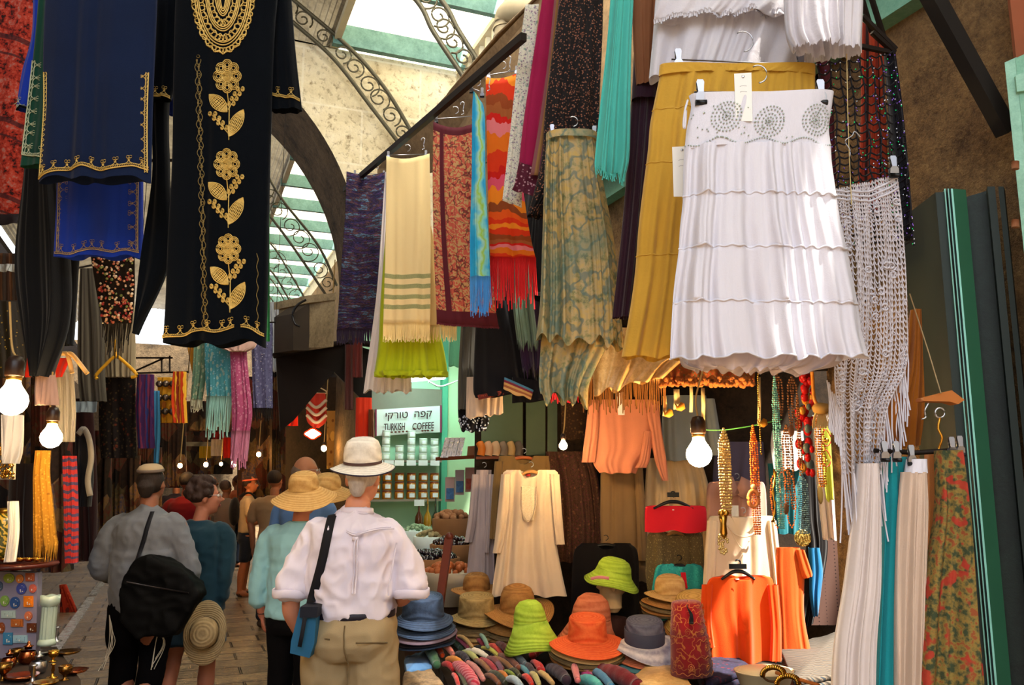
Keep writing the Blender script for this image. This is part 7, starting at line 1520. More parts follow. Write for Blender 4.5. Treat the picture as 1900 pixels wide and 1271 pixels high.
# black garments hung in front
BK = cloth_m('ink_black', '0c0a10')
e, o = garment('black_dress', 'black dress with orange embroidered hem above the spice shop', 'dress', 5.2, BK, [(560, 884, 960), (650, 880, 985), (720, 878, 1000), (738, 882, 1010, 728)], folds=3, t=.04)
drape('embroidered_hem', [(733, 886, 935, 724), (742, 888, 935, 732)], 5.16, mat('orange_hem', rough=.8, pat=p_floral(['5a1c14', 'c86428', '8a3418'], 50, 70)), e, tube=False, amp=.004)
e, o = garment('grey_trousers', 'grey-brown trousers next to the mint wall, left of the black dress', 'trousers', 5.4, cloth_m('grey_brown', '4a463e'), [(590, 856, 884), (700, 850, 880), (760, 850, 870)], folds=2)
e, o = garment('cream_petticoat', 'cream petticoat hem showing below the black dress', 'skirt', 5.35, cloth_m('cream_pale', 'c8b09c'), [(700, 866, 932), (776, 864, 934, 768)], folds=4)
e, o = garment('sequined_scarf', 'black sequined scarf dangling below the cream petticoat', 'scarf', 5.45, cloth_m('ink_black'), [(700, 850, 866), (770, 850, 905), (800, 856, 902)], folds=3); 
b = MB(); rnd = random.Random(4)
for i in range(60): b.sphere(on_cloth(o, rnd.random(), .5+.5*rnd.random(), .005), .008, 5)
b.build('sequins', mat('silver_sequins'), e)['kind'] = 'stuff'
e, o = garment('embroidered_bag', 'blue, maroon and gold striped woven bag corner on the black garments', 'bag', 5.0, mat('bag_stripes', rough=.8, pat=p_stripes(['3a6a8a', '6a1c30', 'b08850', '8a5030', 'c09860'], 1, 0, 'v')), [(700, 936, 990, 724), (722, 934, 985, 742)], folds=1, amp=.003, t=.015)
e, o = garment('black_shawl', 'black shawl with a zigzag pale border right of the striped bag', 'shawl', 5.1, BK, [(700, 950, 1030, 712), (748, 950, 1030, 742)], folds=2)
e, o = garment('green_grey_scarf', 'grey-green ragged scarf below the red fringe', 'scarf', 5.0, cloth_m('grey_green', '5c7468'), [(440, 955, 985), (560, 952, 990), (640, 960, 1000)], folds=3, rag=.04)
e, o = garment('purple_scarf', 'dark purple fringed scarf below the grey-green one', 'scarf', 5.1, cloth_m('dark_purple', '2a1838'), [(560, 960, 1000), (640, 964, 1004), (690, 970, 1006)], folds=3, rag=.05)
e, o = garment('black_cardigan', 'black garment behind the red fringe left of the olive skirt', 'dress', 5.3, BK, [(300, 980, 1010), (440, 960, 1010), (600, 925, 1010), (720, 930, 1010)], folds=3)
e, o = garment('mint_scarf', 'green glass-like hanging cloth by the mint wall', 'scarf', 6.8, cloth_m('mint_cloth', '58a080'), [(600, 836, 858), (680, 832, 858)], folds=1)
e, o = garment('flowered_panel_cloth', 'dark brown cloth with tan leaf pattern just right of the small bulb', 'cloth', 6.3, mat('leafy', rough=.8, pat=p_floral(['3c2414', '8a6434', '5a3a1c'], 24, 44)), [(750, 1040, 1086), (815, 1042, 1088)], folds=1)
e = empty('packet_shelf', pt(930, 848, 6.45), 'brown plank shelf carrying the row of packets', 'shelf'); mb1('beam', pt(884, 850, 6.42), pt(972, 848, 6.42), .12, .02).build('plank', MC['red_brown_shelf'], e, smooth=False)
# ================================================================ far street and left stalls
def G(name, lb, cat, D, m, body, fr=None, **kw):
    e = thing_at(name, (body[-1][1]+body[-1][2])/2, body[-1][0], D, lb, cat); kw.setdefault('folds', 2); kw.setdefault('amp', .015); kw.setdefault('tube', False)
    o = drape('cloth', body, D, m, e, **kw)
    if fr: fringe('fringe', o, fr[0], fr[1], fr[2], e, r=fr[3] if len(fr) > 3 else .004, sway=.02, jit=.35)
    return e, o
def p_blob(a, b_, c, s=16): return lambda t, o, u, q: t.mix(t.ramp(t.vor(t.scl(o, 1.6, 1.6, 1), s), [(.28, 1.0), (.34, 0.0)]), t.mix(t.ramp(t.vor(o, s*2.4), [(.2, 1.0), (.3, 0.0)]), lin(a), lin(c)), lin(b_))
FR = 8.2
G('sage_scarf', 'pale sage green scarf with teardrop pattern, leftmost of the pastel scarves', 'scarf', FR, mat('sage_blob', rough=.9, pat=p_blob('7c9c80', 'c8c8a4', 'b0b890'), trl=.2), [(600, 362, 385), (680, 358, 384), (742, 354, 376)], (.1, 20, mat('pale_thread', 'd8d0b0')))
G('turquoise_scarf', 'light turquoise scarf with large oval pattern and long tassels', 'scarf', FR-.1, mat('turq_blob', rough=.9, pat=p_blob('58a8b4', 'a8c4b8', '9cd4e4'), trl=.2), [(600, 380, 428), (680, 380, 430), (736, 384, 431)], (.32, 34, mat('aqua_thread', 'a8d8cc'), .006), tube=True, t=.03)
G('pink_scarf', 'pink lace scarf with very long ragged fringe', 'scarf', FR-.2, mat('pink_blob', rough=.9, pat=p_blob('c85c88', 'dc88a8', 'e8a8c0'), trl=.2), [(600, 424, 455), (680, 428, 460), (760, 430, 468), (800, 430, 464)], (.28, 40, mat('pink_thread', 'e08cac'), .006), tube=True, t=.03)
G('cream_puff_scarf', 'puffy pale pink cloth hanging above the pink scarf', 'scarf', FR-.3, cloth_m('pale_pink', 'd8b0a0'), [(600, 408, 478), (640, 404, 476), (652, 424, 460)], folds=4, tube=True, t=.04)
e, o = G('violet_scarf', 'dusty violet sequined scarf with dark fringe, rightmost of the pastel scarves', 'scarf', FR, mat('violet_lurex', rough=.8, pat=p_blob('5c5c80', '7c7ca0', '48486c', 22)), [(600, 466, 506), (700, 468, 506), (758, 470, 506)], (.1, 30, mat('dark_thread')), tube=True, t=.03)
b = MB(); rnd = random.Random(4)
for i in range(40): b.sphere(on_cloth(o, rnd.random(), rnd.random(), .005), .007, 5)
b.build('sequins', mat('silver_sequins'), e)['kind'] = 'stuff'
G('yellow_scarf', 'narrow yellow-orange scarf at the left of the pastel scarves', 'scarf', FR+.1, cloth_m('amber_cloth', 'd8942c'), [(620, 344, 362), (650, 348, 362), (700, 358, 366)])
G('green_scarf', 'narrow vivid green scarf edge beside the black caftan', 'scarf', 4.0, cloth_m('vivid_green', '1c8c48'), [(300, 494, 500), (500, 492, 500), (640, 484, 500, 632)])
for i, (x0, y0, x1, y1, c, lb) in enumerate(((185, 700, 252, 850, ['1c120c', '5a2414', '2a1c14', '7a3418', '1a0e0c'], 'dark scarf with orange and olive woven figures below the yellow hanger'), (254, 695, 286, 832, ['3a1c50', '5c2450', '2a3470', '742c4c'], 'purple and blue striped scarf right of the dark woven one'), (322, 690, 346, 785, ['d88c1c', 'c83c14', 'e0a830', '8a2814'], 'yellow and orange patchwork scarf with white edging'))):
    G('woven_scarf', lb, 'scarf', 6.8-.1*i, mat('woven_%d' % i, rough=.9, pat=p_floral(['1a100c', '7a3418', '4a3a20', '0c0806'], 16, 34) if i == 0 else p_stripes(c, 2.5-.5*i, .3, 'u')), [(y0, x0, x1), ((y0+y1)/2, x0-2, x1), (y1, x0+2, x1+2)], amp=.02, tube=True, t=.03)
G('blue_scarf', 'narrow sky blue scarf between purple scarf and patchwork', 'scarf', 6.7, cloth_m('sky_blue', '3a80b0'), [(725, 286, 296), (800, 287, 297), (860, 285, 294)])
e, o = G('yellow_cloth', 'yellow cloth panel hung with dark metal masks', 'cloth', 6.75, mat('yellow_cloth', rough=.8, pat=p_blob('c88c14', 'a05c14', 'd8a838', 9)), [(700, 292, 328), (785, 292, 326)])
rnd = random.Random(11)
for i in range(9):
    mb1('sphere', on_cloth(o, .15+.35*(i % 3), .15+.3*(i//3), .02), (.028, .014, .028), 8).build('metal_mask', mat('dark_metal', '6a5c50', rough=.25, metal=.8), e)
G('grey_trousers', 'grey striped wide trousers hanging left of the bead-covered shawl', 'trousers', 6.2, mat('grey_stripe', rough=.9, pat=p_stripes(['4c463c', '5e584c', '403a32'], 5, .05, 'u')), [(500, 150, 182), (600, 146, 192), (690, 146, 194), (745, 150, 198)], tube=True, t=.04, folds=3)
G('pale_curtain', 'pale beige cloth strips hanging behind the yellow hanger', 'curtain', 6.6, cloth_m('pale_beige', '9c8c70'), [(560, 192, 250), (640, 190, 252), (700, 196, 252)], folds=5, tube=True, t=.03)
G('pinkish_cloth', 'pale pink folded cloth hanging over the small bulb', 'cloth', 3.9, cloth_m('dusty_pale_pink', 'b08c7c'), [(696, 66, 102), (752, 60, 108)])
G('red_cloth', 'bright red cloth behind the folding wooden hanger', 'cloth', 4.3, cloth_m('signal_red', 'c8200c'), [(664, 36, 132), (700, 40, 118)], folds=3)
G('white_scarf', 'greyish white long scarf hanging from the wooden hanger', 'scarf', 4.4, cloth_m('grey_white', '9c9488'), [(680, 100, 136), (760, 104, 140), (820, 112, 138)], folds=3)
G('ochre_lace_scarf', 'ochre crocheted scarf with ragged ends at the left stall', 'scarf', 4.3, mat('ochre_lace', rough=.9, pat=p_floral(['a8741c', '7a5010', 'c89030'], 30, 60)), [(836, 66, 94), (880, 62, 92), (940, 62, 98), (1036, 62, 104, 1024)], folds=3, rag=.06, tube=True, t=.02)
G('red_ikat_scarf', 'red scarf with blue arrow pattern at the left stall', 'scarf', 4.6, mat('ikat', rough=.9, pat=lambda t, o, u, c: t.mix(t.ramp(t.wave(t.scl(u, .6, 1), 4.5, 3, 'Y'), [(.62, 0.0), (.7, .9)]), lin('b8302c'), lin('2c4468'))), [(846, 116, 142), (950, 118, 144), (1045, 120, 142)], tube=True, t=.02)
G('dark_coat', 'dark brown coat hanging behind the ochre scarf', 'coat', 4.8, cloth_m('dark_brown_wool', '1c100c'), [(860, 20, 70), (960, 16, 66), (1045, 24, 66)], tube=True, t=.04)
G('white_tunic', 'white tunic draped at the left edge under the large bulb', 'tunic', 3.6, cloth_m('white_cotton2'), [(770, 4, 42), (830, 6, 38), (860, 8, 30)], tube=True, t=.03)
G('white_dress', 'white cloth hanging behind the green vase at the left edge', 'dress', 4.0, cloth_m('white_cotton2'), [(930, 18, 32), (990, 20, 34), (1042, 14, 28)], tube=True, t=.03)
G('white_shirt', 'white-edged dark jacket on a hanger right of the small bulb', 'shirt', 4.9, cloth_m('ink_black'), [(810, 142, 168), (880, 140, 172), (940, 142, 168)], tube=True, t=.03)
e = thing_at('white_hanger_strap', 160, 920, 4.8, 'white strap-like garment edge hanging beside the dark jacket', 'garment'); mb1('ribbon', smooth_line([pt(x, y, 4.8) for x, y in ((146, 806), (156, 796), (166, 815), (170, 850), (164, 890), (168, 920))]), .03, .01, NRM).build('edge', cloth_m('grey_white'), e)
G('blue_trousers', 'dull blue trousers far behind the man in the skullcap', 'trousers', 8, cloth_m('dull_blue', '34507a'), [(890, 180, 204), (948, 178, 202)], tube=True)
G('olive_curtain', 'gold-flecked dark olive curtain at the left edge', 'curtain', 4.1, mat('olive_glitter', rough=.6, pat=lambda t, o, u, c: t.mix(t.ramp(t.vor(o, 45), [(.1, 1.0), (.2, 0.0)]), lin('1c1608'), lin('a8882c'))), [(560, -40, 40), (650, -40, 50), (700, -40, 46)], folds=3, tube=True)
G('striped_shawl', 'dull green and red striped shawl hanging behind the red scarf at left', 'shawl', 5.4, mat('dull_stripe', rough=.9, pat=p_stripes(['3a2418', '5c3c24', '2c2018'], 3, .1, 'u')), [(470, -20, 30), (600, -20, 34), (860, -10, 40)], folds=3)
G('dark_coat', 'dark maroon coat in the gap between the bulbs', 'coat', 6.4, cloth_m('maroon_black', '2a1010'), [(740, 120, 172), (900, 140, 180), (1040, 150, 178)], tube=True, t=.03)
# pole and bracket
e = thing_at('wall_bracket', 250, 665, 6.9, 'black iron wall bracket next to the yellow hanger', 'bracket')
for a, c in (((205, 664), (320, 664)), ((225, 700), (305, 664)), ((200, 700), (226, 698)), ((300, 664), (300, 690)), ((315, 660), (315, 690))): mb1('tube', [pt(*a, 6.95), pt(*c, 6.95)], .008, 6).build('iron_bar', M_rail, e)
e = thing_at('clothes_hanger', 215, 700, 5.5, 'empty yellow plastic hanger hanging on a cord', 'hanger')
mb1('tube', smooth_line([pt(180, 703, 5.5), pt(179, 695, 5.5), pt(207, 666, 5.5), pt(215, 662, 5.5), pt(222, 664, 5.5), pt(250, 690, 5.5), pt(252, 698, 5.5), pt(244, 700, 5.5)], 4), .011, 8).build('shoulder_bar', mat('yellow_plastic', 'e0a828', rough=.35), e); mb1('tube', smooth_line([pt(215, 662, 5.5), pt(214, 645, 5.5), pt(213, 630, 5.5)]), .008, 6).build('hook', MC['yellow_plastic'], e)
e = thing_at('clothes_hanger', 130, 690, 4.1, 'pale wooden folding hanger with two arms left of the yellow one', 'hanger')
for P in (((96, 668), (99, 658), (118, 656), (126, 660), (134, 692)), ((126, 656), (136, 660), (162, 693)), ((96, 660), (99, 700))): mb1('tube', smooth_line([pt(*q, 4.1) for q in P], 4), .011, 8).build('arm', mat('pale_wood2', 'd8a868', rough=.4), e)
# awning on the far right side with red wares
e = thing_at('dark_awning', 600, 660, 9.2, 'sagging dark cloth awning over the far stall on the right', 'awning')
mb1('poly', [pt(512, 655, 8.2), pt(560, 640, 8.15), pt(645, 636, 8.1), pt(690, 650, 8.1), pt(690, 760, 8.15), pt(620, 690, 8.2), pt(545, 780, 8.25), pt(520, 800, 8.3)], .04, (0, 1, 0)).build('cloth', cloth_m('awning_brown', '1c1410'), e, smooth=False)
mb1('tube', [pt(508, 660, 8.2), pt(645, 634, 8.1), pt(700, 640, 8.0)], .03, 8).build('pole', M_rail, e)
e = thing_at('stall_backdrop', 600, 900, 11.5, 'dark cluttered back of the far stall', 'panel'); mb1('poly', [pt(500, 700, 11.6), pt(700, 700, 10.5), pt(700, 1000, 10.5), pt(500, 1000, 11.6)], .05, -NRM).build('panel', M_darkwall, e, smooth=False)
mb1('poly', [pt(606, 762, 10.4), pt(660, 762, 10.2), pt(660, 870, 10.2), pt(606, 870, 10.4)], .05, -NRM).build('lit_shelves', mat('lit_ochre', rough=.8, pat=p_blob('a87c3c', 'd8a850', '7a4c20', 5)), e, smooth=False)
for i, (x0, x1, y0, y1, c, D) in enumerate(((528, 552, 700, 790, 'd82410', 9.6), (660, 690, 738, 820, 'c82c10', 8.05), (640, 655, 640, 760, '4a1c18', 8.05), (545, 556, 650, 760, '6a1014', 9.7), (684, 694, 760, 840, '6a3414', 8.0), (655, 672, 628, 700, '5a1c18', 7.95))):
    G('red_scarf', '%s scarf at the far stall under the dark awning' % ('bright scarlet', 'orange-red', 'dark maroon', 'thin crimson', 'rust brown', 'brownish red')[i], 'scarf', D, cloth_m('far_'+c, c), [(y0, x0, x1), (y1, x0-1, x1+1)], tube=True, t=.03)
e, o = G('chevron_shawl', 'small red shawl with pale chevron trim hanging on a wire hanger, far stall', 'shawl', 9.3, mat('chevron', rough=.9, pat=lambda t, ob, u, c: t.mix(t.ramp(t.math('FRACT', t.math('MULTIPLY', t.math('SUBTRACT', t.new('SeparateXYZ').outputs[1], 0), 1)), [(0, 0.0)]), lin('b83020'), lin('c8a088'))), [(730, 569, 604), (760, 568, 606), (782, 570, 605), (794, 582, 592)], tube=True, t=.02)
for k in range(3): mb1('tube', smooth_line([pt(569, 742+k*14, 9.2), pt(587, 756+k*14, 9.2), pt(606, 742+k*14, 9.2)]), .018, 6).build('pale_trim', mat('pale_trim', 'a89080'), e)
e = thing_at('clothes_hanger', 586, 730, 9.3, 'pale wire hanger carrying the chevron shawl', 'hanger'); mb1('tube', smooth_line([pt(*q, 9.3) for q in ((567, 724), (584, 715), (586, 704), (583, 701), (586, 698), (589, 702), (587, 715), (604, 725), (604, 730), (567, 729))], 3), .008, 6).build('wire', mat('pale_wire', 'c8a880'), e)
# far lamps
def farlamp(x, y, d, D, p, lb, neon=False):
    e = thing_at('light_bulb', x, y, D, lb, 'bulb', None); s = d*D/FPX/2; c = pt(x, y, D); mb1('tube', [c+np.array([0, 0, 2*s]), c+np.array([.05, 0, 2.2])], .006, 4).build('flex', MC['tan_flex'], e)
    mb1('sphere', c, (s, s, s*1.15), 10).build('glass', mat('far_glow', 'ffe0a0', emit=220, ecol='ffc070', var=0), e); mb1('lathe', [(s*.5, s*1.0), (s*.5, s*2), (s*.2, s*2.4)], c, 10).build('socket', MC['bakelite'], e)
for x, y, d, D, w_ in ((480, 843, 8, 11.5, 'bulb between pastel scarves and beige-shirted man'), (433, 861, 10, 11.2, 'brightest bulb of the distant row'), (410, 861, 6, 11.5, 'dim bulb in the middle of the distant row'), (382, 862, 8, 11, 'second bulb of the distant row'), (334, 864, 8, 9.6, 'leftmost bulb of the distant row'), (601, 832, 10, 9.5, 'bulb above the bald man near the white hat')): farlamp(x, y, d, D, 0, 'small lit '+w_)
e = thing_at('cloud_lamp', 580, 812, 9.0, 'glowing cloud-shaped neon lamp above the bald man', 'lamp'); mb1('poly', [pt(580+13*math.cos(a)*(1+.1*math.cos(4*a)), 805+8*math.sin(a)*(1+.12*math.cos(4*a)), 9.0) for a in [2*PI*k/28 for k in range(28)]], .03, -NRM).build('glowing_face', mat('cloud_glow', 'ffe0a0', emit=30, ecol='ffe6b0', var=0), e, smooth=False)
mb1('tube', [pt(580+14*math.cos(a)*(1+.1*math.cos(4*a)), 805+8.8*math.sin(a)*(1+.12*math.cos(4*a)), 8.98) for a in [2*PI*k/28 for k in range(28)]], .008, 6, closed=True).build('rim', mat('cloud_rim', 'd83008', emit=1.5), e)
bulb(22, 743, 56, 3.0, 'large glowing bare bulb at the left edge', 110, [(22, 640), (18, 560)])
bulb(95, 812, 38, 3.9, 'smaller glowing bare bulb right of the large one', 190, [(93, 750), (98, 690)])
# distant shops: boxes of wares in rows along the street, hung cloth patches
def p_clutter(t, o, u, c):
    v = t.vor(t.scl(o, 1, 1, .7), 7, 'Color'); s = t.new('SeparateXYZ'); t.l.new(v, s.inputs[0]); n = t.noise(o, 30, 4)
    return t.ramp(t.math('ADD', t.math('MULTIPLY', s.outputs[0], .8), t.math('MULTIPLY', n, .3)), [(0, '0c0806'), (.3, '1e140e'), (.5, '3a2416'), (.62, '5a1c14'), (.74, '4a4028'), (.86, '7c5a34'), (.95, '2c3450')])
MCL = mat('clutter_cloth', rough=.9, pat=p_clutter)
for i, (x0, x1, y0, y1, D) in enumerate(((200, 260, 845, 960, 9.5), (150, 205, 800, 1040, 7.2), (290, 345, 785, 905, 10.5), (345, 440, 745, 800, 12), (340, 432, 800, 880, 15), (440, 520, 700, 940, 12.5), (0, 60, 880, 1040, 5.2), (505, 530, 690, 960, 10.8), (256, 300, 830, 940, 10), (60, 130, 700, 1060, 6.0), (-40, 60, 480, 900, 6.2))):
    G('merchandise_wall', 'dim wall of hanging goods, %s' % ('behind the man in the skullcap', 'at the end of the left stall', 'below the yellow panel', 'under the pastel scarves', 'at the distant bend of the street', 'behind the beige-shirted man', 'behind the green vase', 'edge of the far right stall', 'between the two men on the left', 'behind the two bulbs', 'behind the olive curtain')[i], 'display', D, MCL, [(y0, x0, x1), (y1, x0, x1)], folds=5, amp=.04, tube=True, t=.08)
def flagc(x0, x1, y0, y1, c, lb, D=13): G('small_cloth', lb, 'cloth', D, cloth_m('flag_'+c, c), [(y0, x0, x1), (y1, x0, x1)], amp=.02)
flagc(394, 416, 790, 815, 'a82018', 'red cloth hanging below the turquoise tassels'); flagc(392, 412, 815, 846, 'c0b0a0', 'white cloth with red mark below the turquoise tassels', 12.8); flagc(414, 428, 812, 850, 'b81c10', 'vivid red cloth beside the pink fringe', 12.6); flagc(345, 395, 820, 828, '8a7c60', 'beige shop fascia strip in the distance', 14); flagc(370, 392, 828, 850, 'b8901c', 'yellow cloth in the distance', 13.5)
flagc(140, 180, 745, 765, '8a98a0', 'pale grey-blue board on the dark post', 6.1); flagc(0, 30, 490, 504, 'b8c0c4', 'white rail end at the left edge', 5)
G('plastic_sheet', 'crumpled translucent white plastic sheet at the vault edge', 'sheet', 10.2, mat('plastic_white', 'd8dce0', rough=.3, trl=.4), [(560, 500, 520), (610, 496, 545), (690, 505, 540)], folds=3, amp=.06)
e = thing_at('metal_cabinet', 590, 640, 8.0, 'old tan metal cabinet on the wall left of the purple shawl with a looped cable', 'cabinet')
a, c = pt(577, 552, 7.9), pt(622, 548, 7.7); MCB = mat('tan_metal', '8c7858', rough=.6, pat=p_rough('6a5a40', 'a89470', 5, 30)); h = a[2]-pt(577, 645, 7.9)[2]
mb1('poly', [a, c, c-np.array([0, 0, h]), a-np.array([0, 0, h])], .5, (-.5, .86, 0)).build('housing', MCB, e, smooth=False); mb1('poly', [pt(572, 548, 7.88), pt(624, 543, 7.68), pt(624, 556, 7.68), pt(572, 562, 7.88)], .54, (-.5, .86, 0)).build('top_cap', MCB, e, smooth=False)
mb1('poly', [pt(544, 582, 7.95), pt(574, 562, 7.9), pt(574, 650, 7.9), pt(544, 650, 7.95)], .3, (-.5, .86, 0)).build('grille', mat('dark_grille', '3a3024', rough=.6), e, smooth=False)
mb1('tube', smooth_line([pt(568, 556, 7.8), pt(552, 566, 7.8), pt(543, 582, 7.8), pt(547, 600, 7.8), pt(556, 606, 7.8)]), .012, 6).build('cable', M_black, e)
# wooden plank leaning, red cloth on ground
e = thing_at('wooden_plank', 156, 1085, 6.6, 'pale upright wooden plank at the end of the left stall', 'plank'); a = ptZ(157, 1082, 0); vq = pt(146, 950, 12.6)
D = gD(157, 1082); mb1('beam', pt(155, 1083, D-.2), pt(148, 940, D), .17, .06, up=NRM).build('plank', mat('plank_wood', 'b88c50', rough=.6), e, smooth=False); e.location = a
D = gD(130, 1135)
e, o = G('red_cloth', 'orange-red patterned cloth hanging down to the ground by the left stall', 'cloth', D, mat('red_kilim', rough=.9, pat=p_blob('a82c14', '5a1c18', 'c84820', 9)), [(1085, 112, 122), (1138, 112, 146)], tube=True, t=.05)
# ---------------- left foreground stand with magnets and brass
DS = 4.2
e = thing_at('magnet_display', 35, 1225, DS, 'grey metal display panel covered with souvenir magnets, lower left', 'display')
mb1('poly', [pt(x, y, DS) for x, y in ((-40, 1060), (70, 1062), (66, 1222), (-40, 1222))], .04, -NRM).build('panel', mat('lilac_metal', '8c8498', rough=.35, metal=.2), e, smooth=False)
MG = [(16, 1073, 20, 18, '8a9a3c', 'o'), (36, 1074, 14, 16, 'c87838', 'o'), (55, 1071, 16, 15, 'a05030', 'r'), (39, 1093, 18, 22, '3c4890', 'a'), (60, 1092, 13, 16, 'c8604c', 'o'), (8, 1115, 16, 20, '7a9a48', 'o'), (27, 1119, 18, 23, '2c4c80', 'a'), (52, 1116, 17, 20, 'e07818', 'r'), (15, 1140, 26, 14, 'a8b8b0', 'r'), (52, 1143, 14, 17, 'c06a48', 'o'), (31, 1156, 22, 14, 'a85c28', 'r'), (58, 1165, 17, 17, '5a2c18', 'r'), (14, 1185, 17, 22, '3878a0', 'r'), (37, 1186, 26, 14, '90b0bc', 'r'), (38, 1209, 24, 12, '4a3430', 'r'), (-2, 1088, 12, 18, '4a5a70', 'o'), (2, 1165, 12, 20, '8a4420', 'o')]
for x, y, w_, h, c, k in MG:
    ee = thing_at('fridge_magnet', x, y+h/2, DS-.02, '%s souvenir magnet, %s of the panel, %s' % ({'o': 'oval', 'r': 'rectangular', 'a': 'arched blue'}[k]+' '+{'8a9a3c': 'green-yellow', 'c87838': 'amber', 'a05030': 'rust', '3c4890': 'indigo', 'c8604c': 'pink-topped', '7a9a48': 'leaf green', '2c4c80': 'navy rimmed', 'e07818': 'bright orange', 'a8b8b0': 'pale long', 'c06a48': 'terracotta pink', 'a85c28': 'white-edged brown', '5a2c18': 'dark brown', '3878a0': 'blue and orange', '90b0bc': 'pale blue', '4a3430': 'blackish', '4a5a70': 'slate', '8a4420': 'copper'}[c], 'top row' if y < 1085 else 'upper middle' if y < 1110 else 'middle' if y < 1150 else 'lower part', 'at the left side' if x < 22 else 'near the centre' if x < 45 else 'near the right edge'), 'magnet', 'souvenir magnets'); s = DS/FPX; c3 = pt(x, y, DS-.012)
    def shp(f): 
        if k == 'r': return [(x+a*w_/2*f, y+b2*h/2*f) for a, b2 in ((-1, -1), (1, -1), (1, 1), (-1, 1))]
        return [(x+w_/2*f*math.cos(t_), y+h/2*f*math.sin(t_)*(1 if k == 'o' or math.sin(t_) < 0 else .9)) for t_ in [2*PI*i/20 for i in range(20)]]
    mb1('poly', [pt(*q, DS-.008) for q in shp(1)], .008, -NRM).build('rim', mat('mag_'+c, c, rough=.3), ee, smooth=False)
    mb1('poly', [pt(*q, DS-.012) for q in shp(.62)], .004, -NRM).build('picture', mat('magp_'+c, c, rough=.3, pat=p_blob(c, 'd8d0c0', '5a4a40', 60)), ee, smooth=False)
e = thing_at('round_table_top', 40, 1052, DS-.1, 'dark red round table top carrying copper trinkets above the magnets', 'table top')
c = pt(28, 1047, DS+.05); mb1('lathe', [(.15, -.012), (.19, -.012), (.195, 0), (.19, .008), (.0005, .008)], c, 36).build('top', mat('dark_red_wood', '4a1810', rough=.3), e); mb1('lathe', [(.02, -.03), (.02, -.01)], c, 10).build('stem', MC['dark_red_wood'], e)
rnd = random.Random(5)
for i, x in enumerate((8, 24, 38, 54, 70)):
    ee = thing_at('copper_bowl', x, 1042, DS-.02, '%s on the dark red table top' % ('small brass dish', 'shallow copper dish', 'round copper bowl', 'shiny copper lid', 'orange copper tray')[i], 'bowl'); mb1('lathe', [(.008, 0), (.022, .006), (.028, .014), (.024, .016), (.0005, .006)], pt(x, 1042, DS-.02), 18).build('bowl', M_gold if i % 2 == 0 else mat('copper', 'b8683c', rough=.2, metal=1, var=0), ee); mb1('tube', [pt(x, 1042, DS-.02)+np.array([.027*math.cos(a), .027*math.sin(a), .015]) for a in [2*PI*k/16 for k in range(16)]], .0025, 5, closed=True).build('rim', M_gold, ee)
e = thing_at('vase', 8, 1035, DS, 'olive and gold patterned vase at the left edge above the table top', 'vase'); c = pt(4, 1034, DS); mb1('lathe', [(.03, 0), (.045, .03), (.052, .1), (.05, .17), (.04, .21)], c, 24).build('body', mat('vase_glass', rough=.25, pat=lambda t, o, u, q: t.mix(t.ramp(t.wave(o, 16, 8, 'DIAGONAL', 2), [(.6, 0.0), (.7, 1.0)]), lin('3a4014'), lin('b89838')), spec=.6), e); mb1('lathe', [(.04, .21), (.05, .225), (.045, .235), (.036, .22)], c, 24).build('gold_rim', M_gold, e)
e = thing_at('glass_ornament', 14, 890, 3.7, 'sparkling gold and silver sequined ornament at the left edge', 'ornament'); b = MB()
for i in range(120): b.sphere(pt(rnd.uniform(0, 25), rnd.uniform(820, 888), 3.7+rnd.uniform(-.02, .02)), rnd.uniform(.004, .008), 5)
b.build('sequins', M_gold, e)['kind'] = 'stuff'; mb1('poly', [pt(x, y, 3.72) for x, y in ((2, 800), (26, 800), (24, 890), (0, 890))], .02, -NRM).build('panel', cloth_m('grey_white'), e, smooth=False)
# fluted white vase
e = thing_at('fluted_column', 84, 1200, DS, 'tall white fluted column-shaped candle holder beside the magnets', 'column'); c = pt(86, 1197, DS); hh = (pt(86, 1105, DS)-c)[2]
mb1('lathe', [(.040, 0), (.043, .01), (.034, .03)], c, 24).build('foot', mat('white_ceramic', 'a8b8a8', rough=.25, spec=.6), e)
b = MB(); n = 48; V = []; F = []
for z in np.linspace(.03, hh-.05, 8):
    for k in range(n): r = .032+.003*math.cos(12*2*PI*k/n); V.append(c+np.array([r*math.cos(2*PI*k/n), r*math.sin(2*PI*k/n), z]))
for i in range(7):
    for k in range(n): F.append((i*n+k, i*n+(k+1) % n, (i+1)*n+(k+1) % n, (i+1)*n+k))
b.add(V, F); b.build('shaft', MC['white_ceramic'], e); mb1('lathe', [(.032, hh-.05), (.044, hh-.035), (.045, hh), (.036, hh), (.0005, hh-.01)], c, 24, wob=lambda a, r: .003*math.sin(5*a)).build('capital', MC['white_ceramic'], e)
# brass wares on the stand
tb = empty('brass_stand', ptZ(40, 1400, 0), 'low dark table carrying brass wares at the lower left corner', 'table'); zt_ = pt(60, 1235, DS-.3)[2]-.03
mb1('poly', [ptZ(x, y, zt_) for x, y in ((-120, 1205), (105, 1200), (150, 1262), (150, 1420), (-120, 1420))], -.03, (0, 0, 1)).build('table_top', MC['dark_board'], tb, smooth=False); 
for x, y in ((-60, 1260), (115, 1240)): q = ptZ(x, y, zt_); mb1('box', (q[0], q[1], zt_/2), (.05, .05, zt_-.06)).build('leg', MC['dark_board'], tb, smooth=False)
POT = [(.018, 0), (.03, .01), (.036, .03), (.028, .05), (.014, .058), (.014, .066), (.02, .07), (.008, .075), (.006, .085), (.0005, .09)]
CUP = [(.02, 0), (.008, .008), (.008, .02), (.026, .035), (.03, .06), (.026, .06), (.0005, .03)]
CAN = [(.026, 0), (.01, .008), (.006, .03), (.010, .036), (.006, .06), (.014, .066), (.014, .07), (.0005, .07)]
DISH = [(.02, 0), (.05, .008), (.062, .02), (.058, .02), (.0005, .006)]
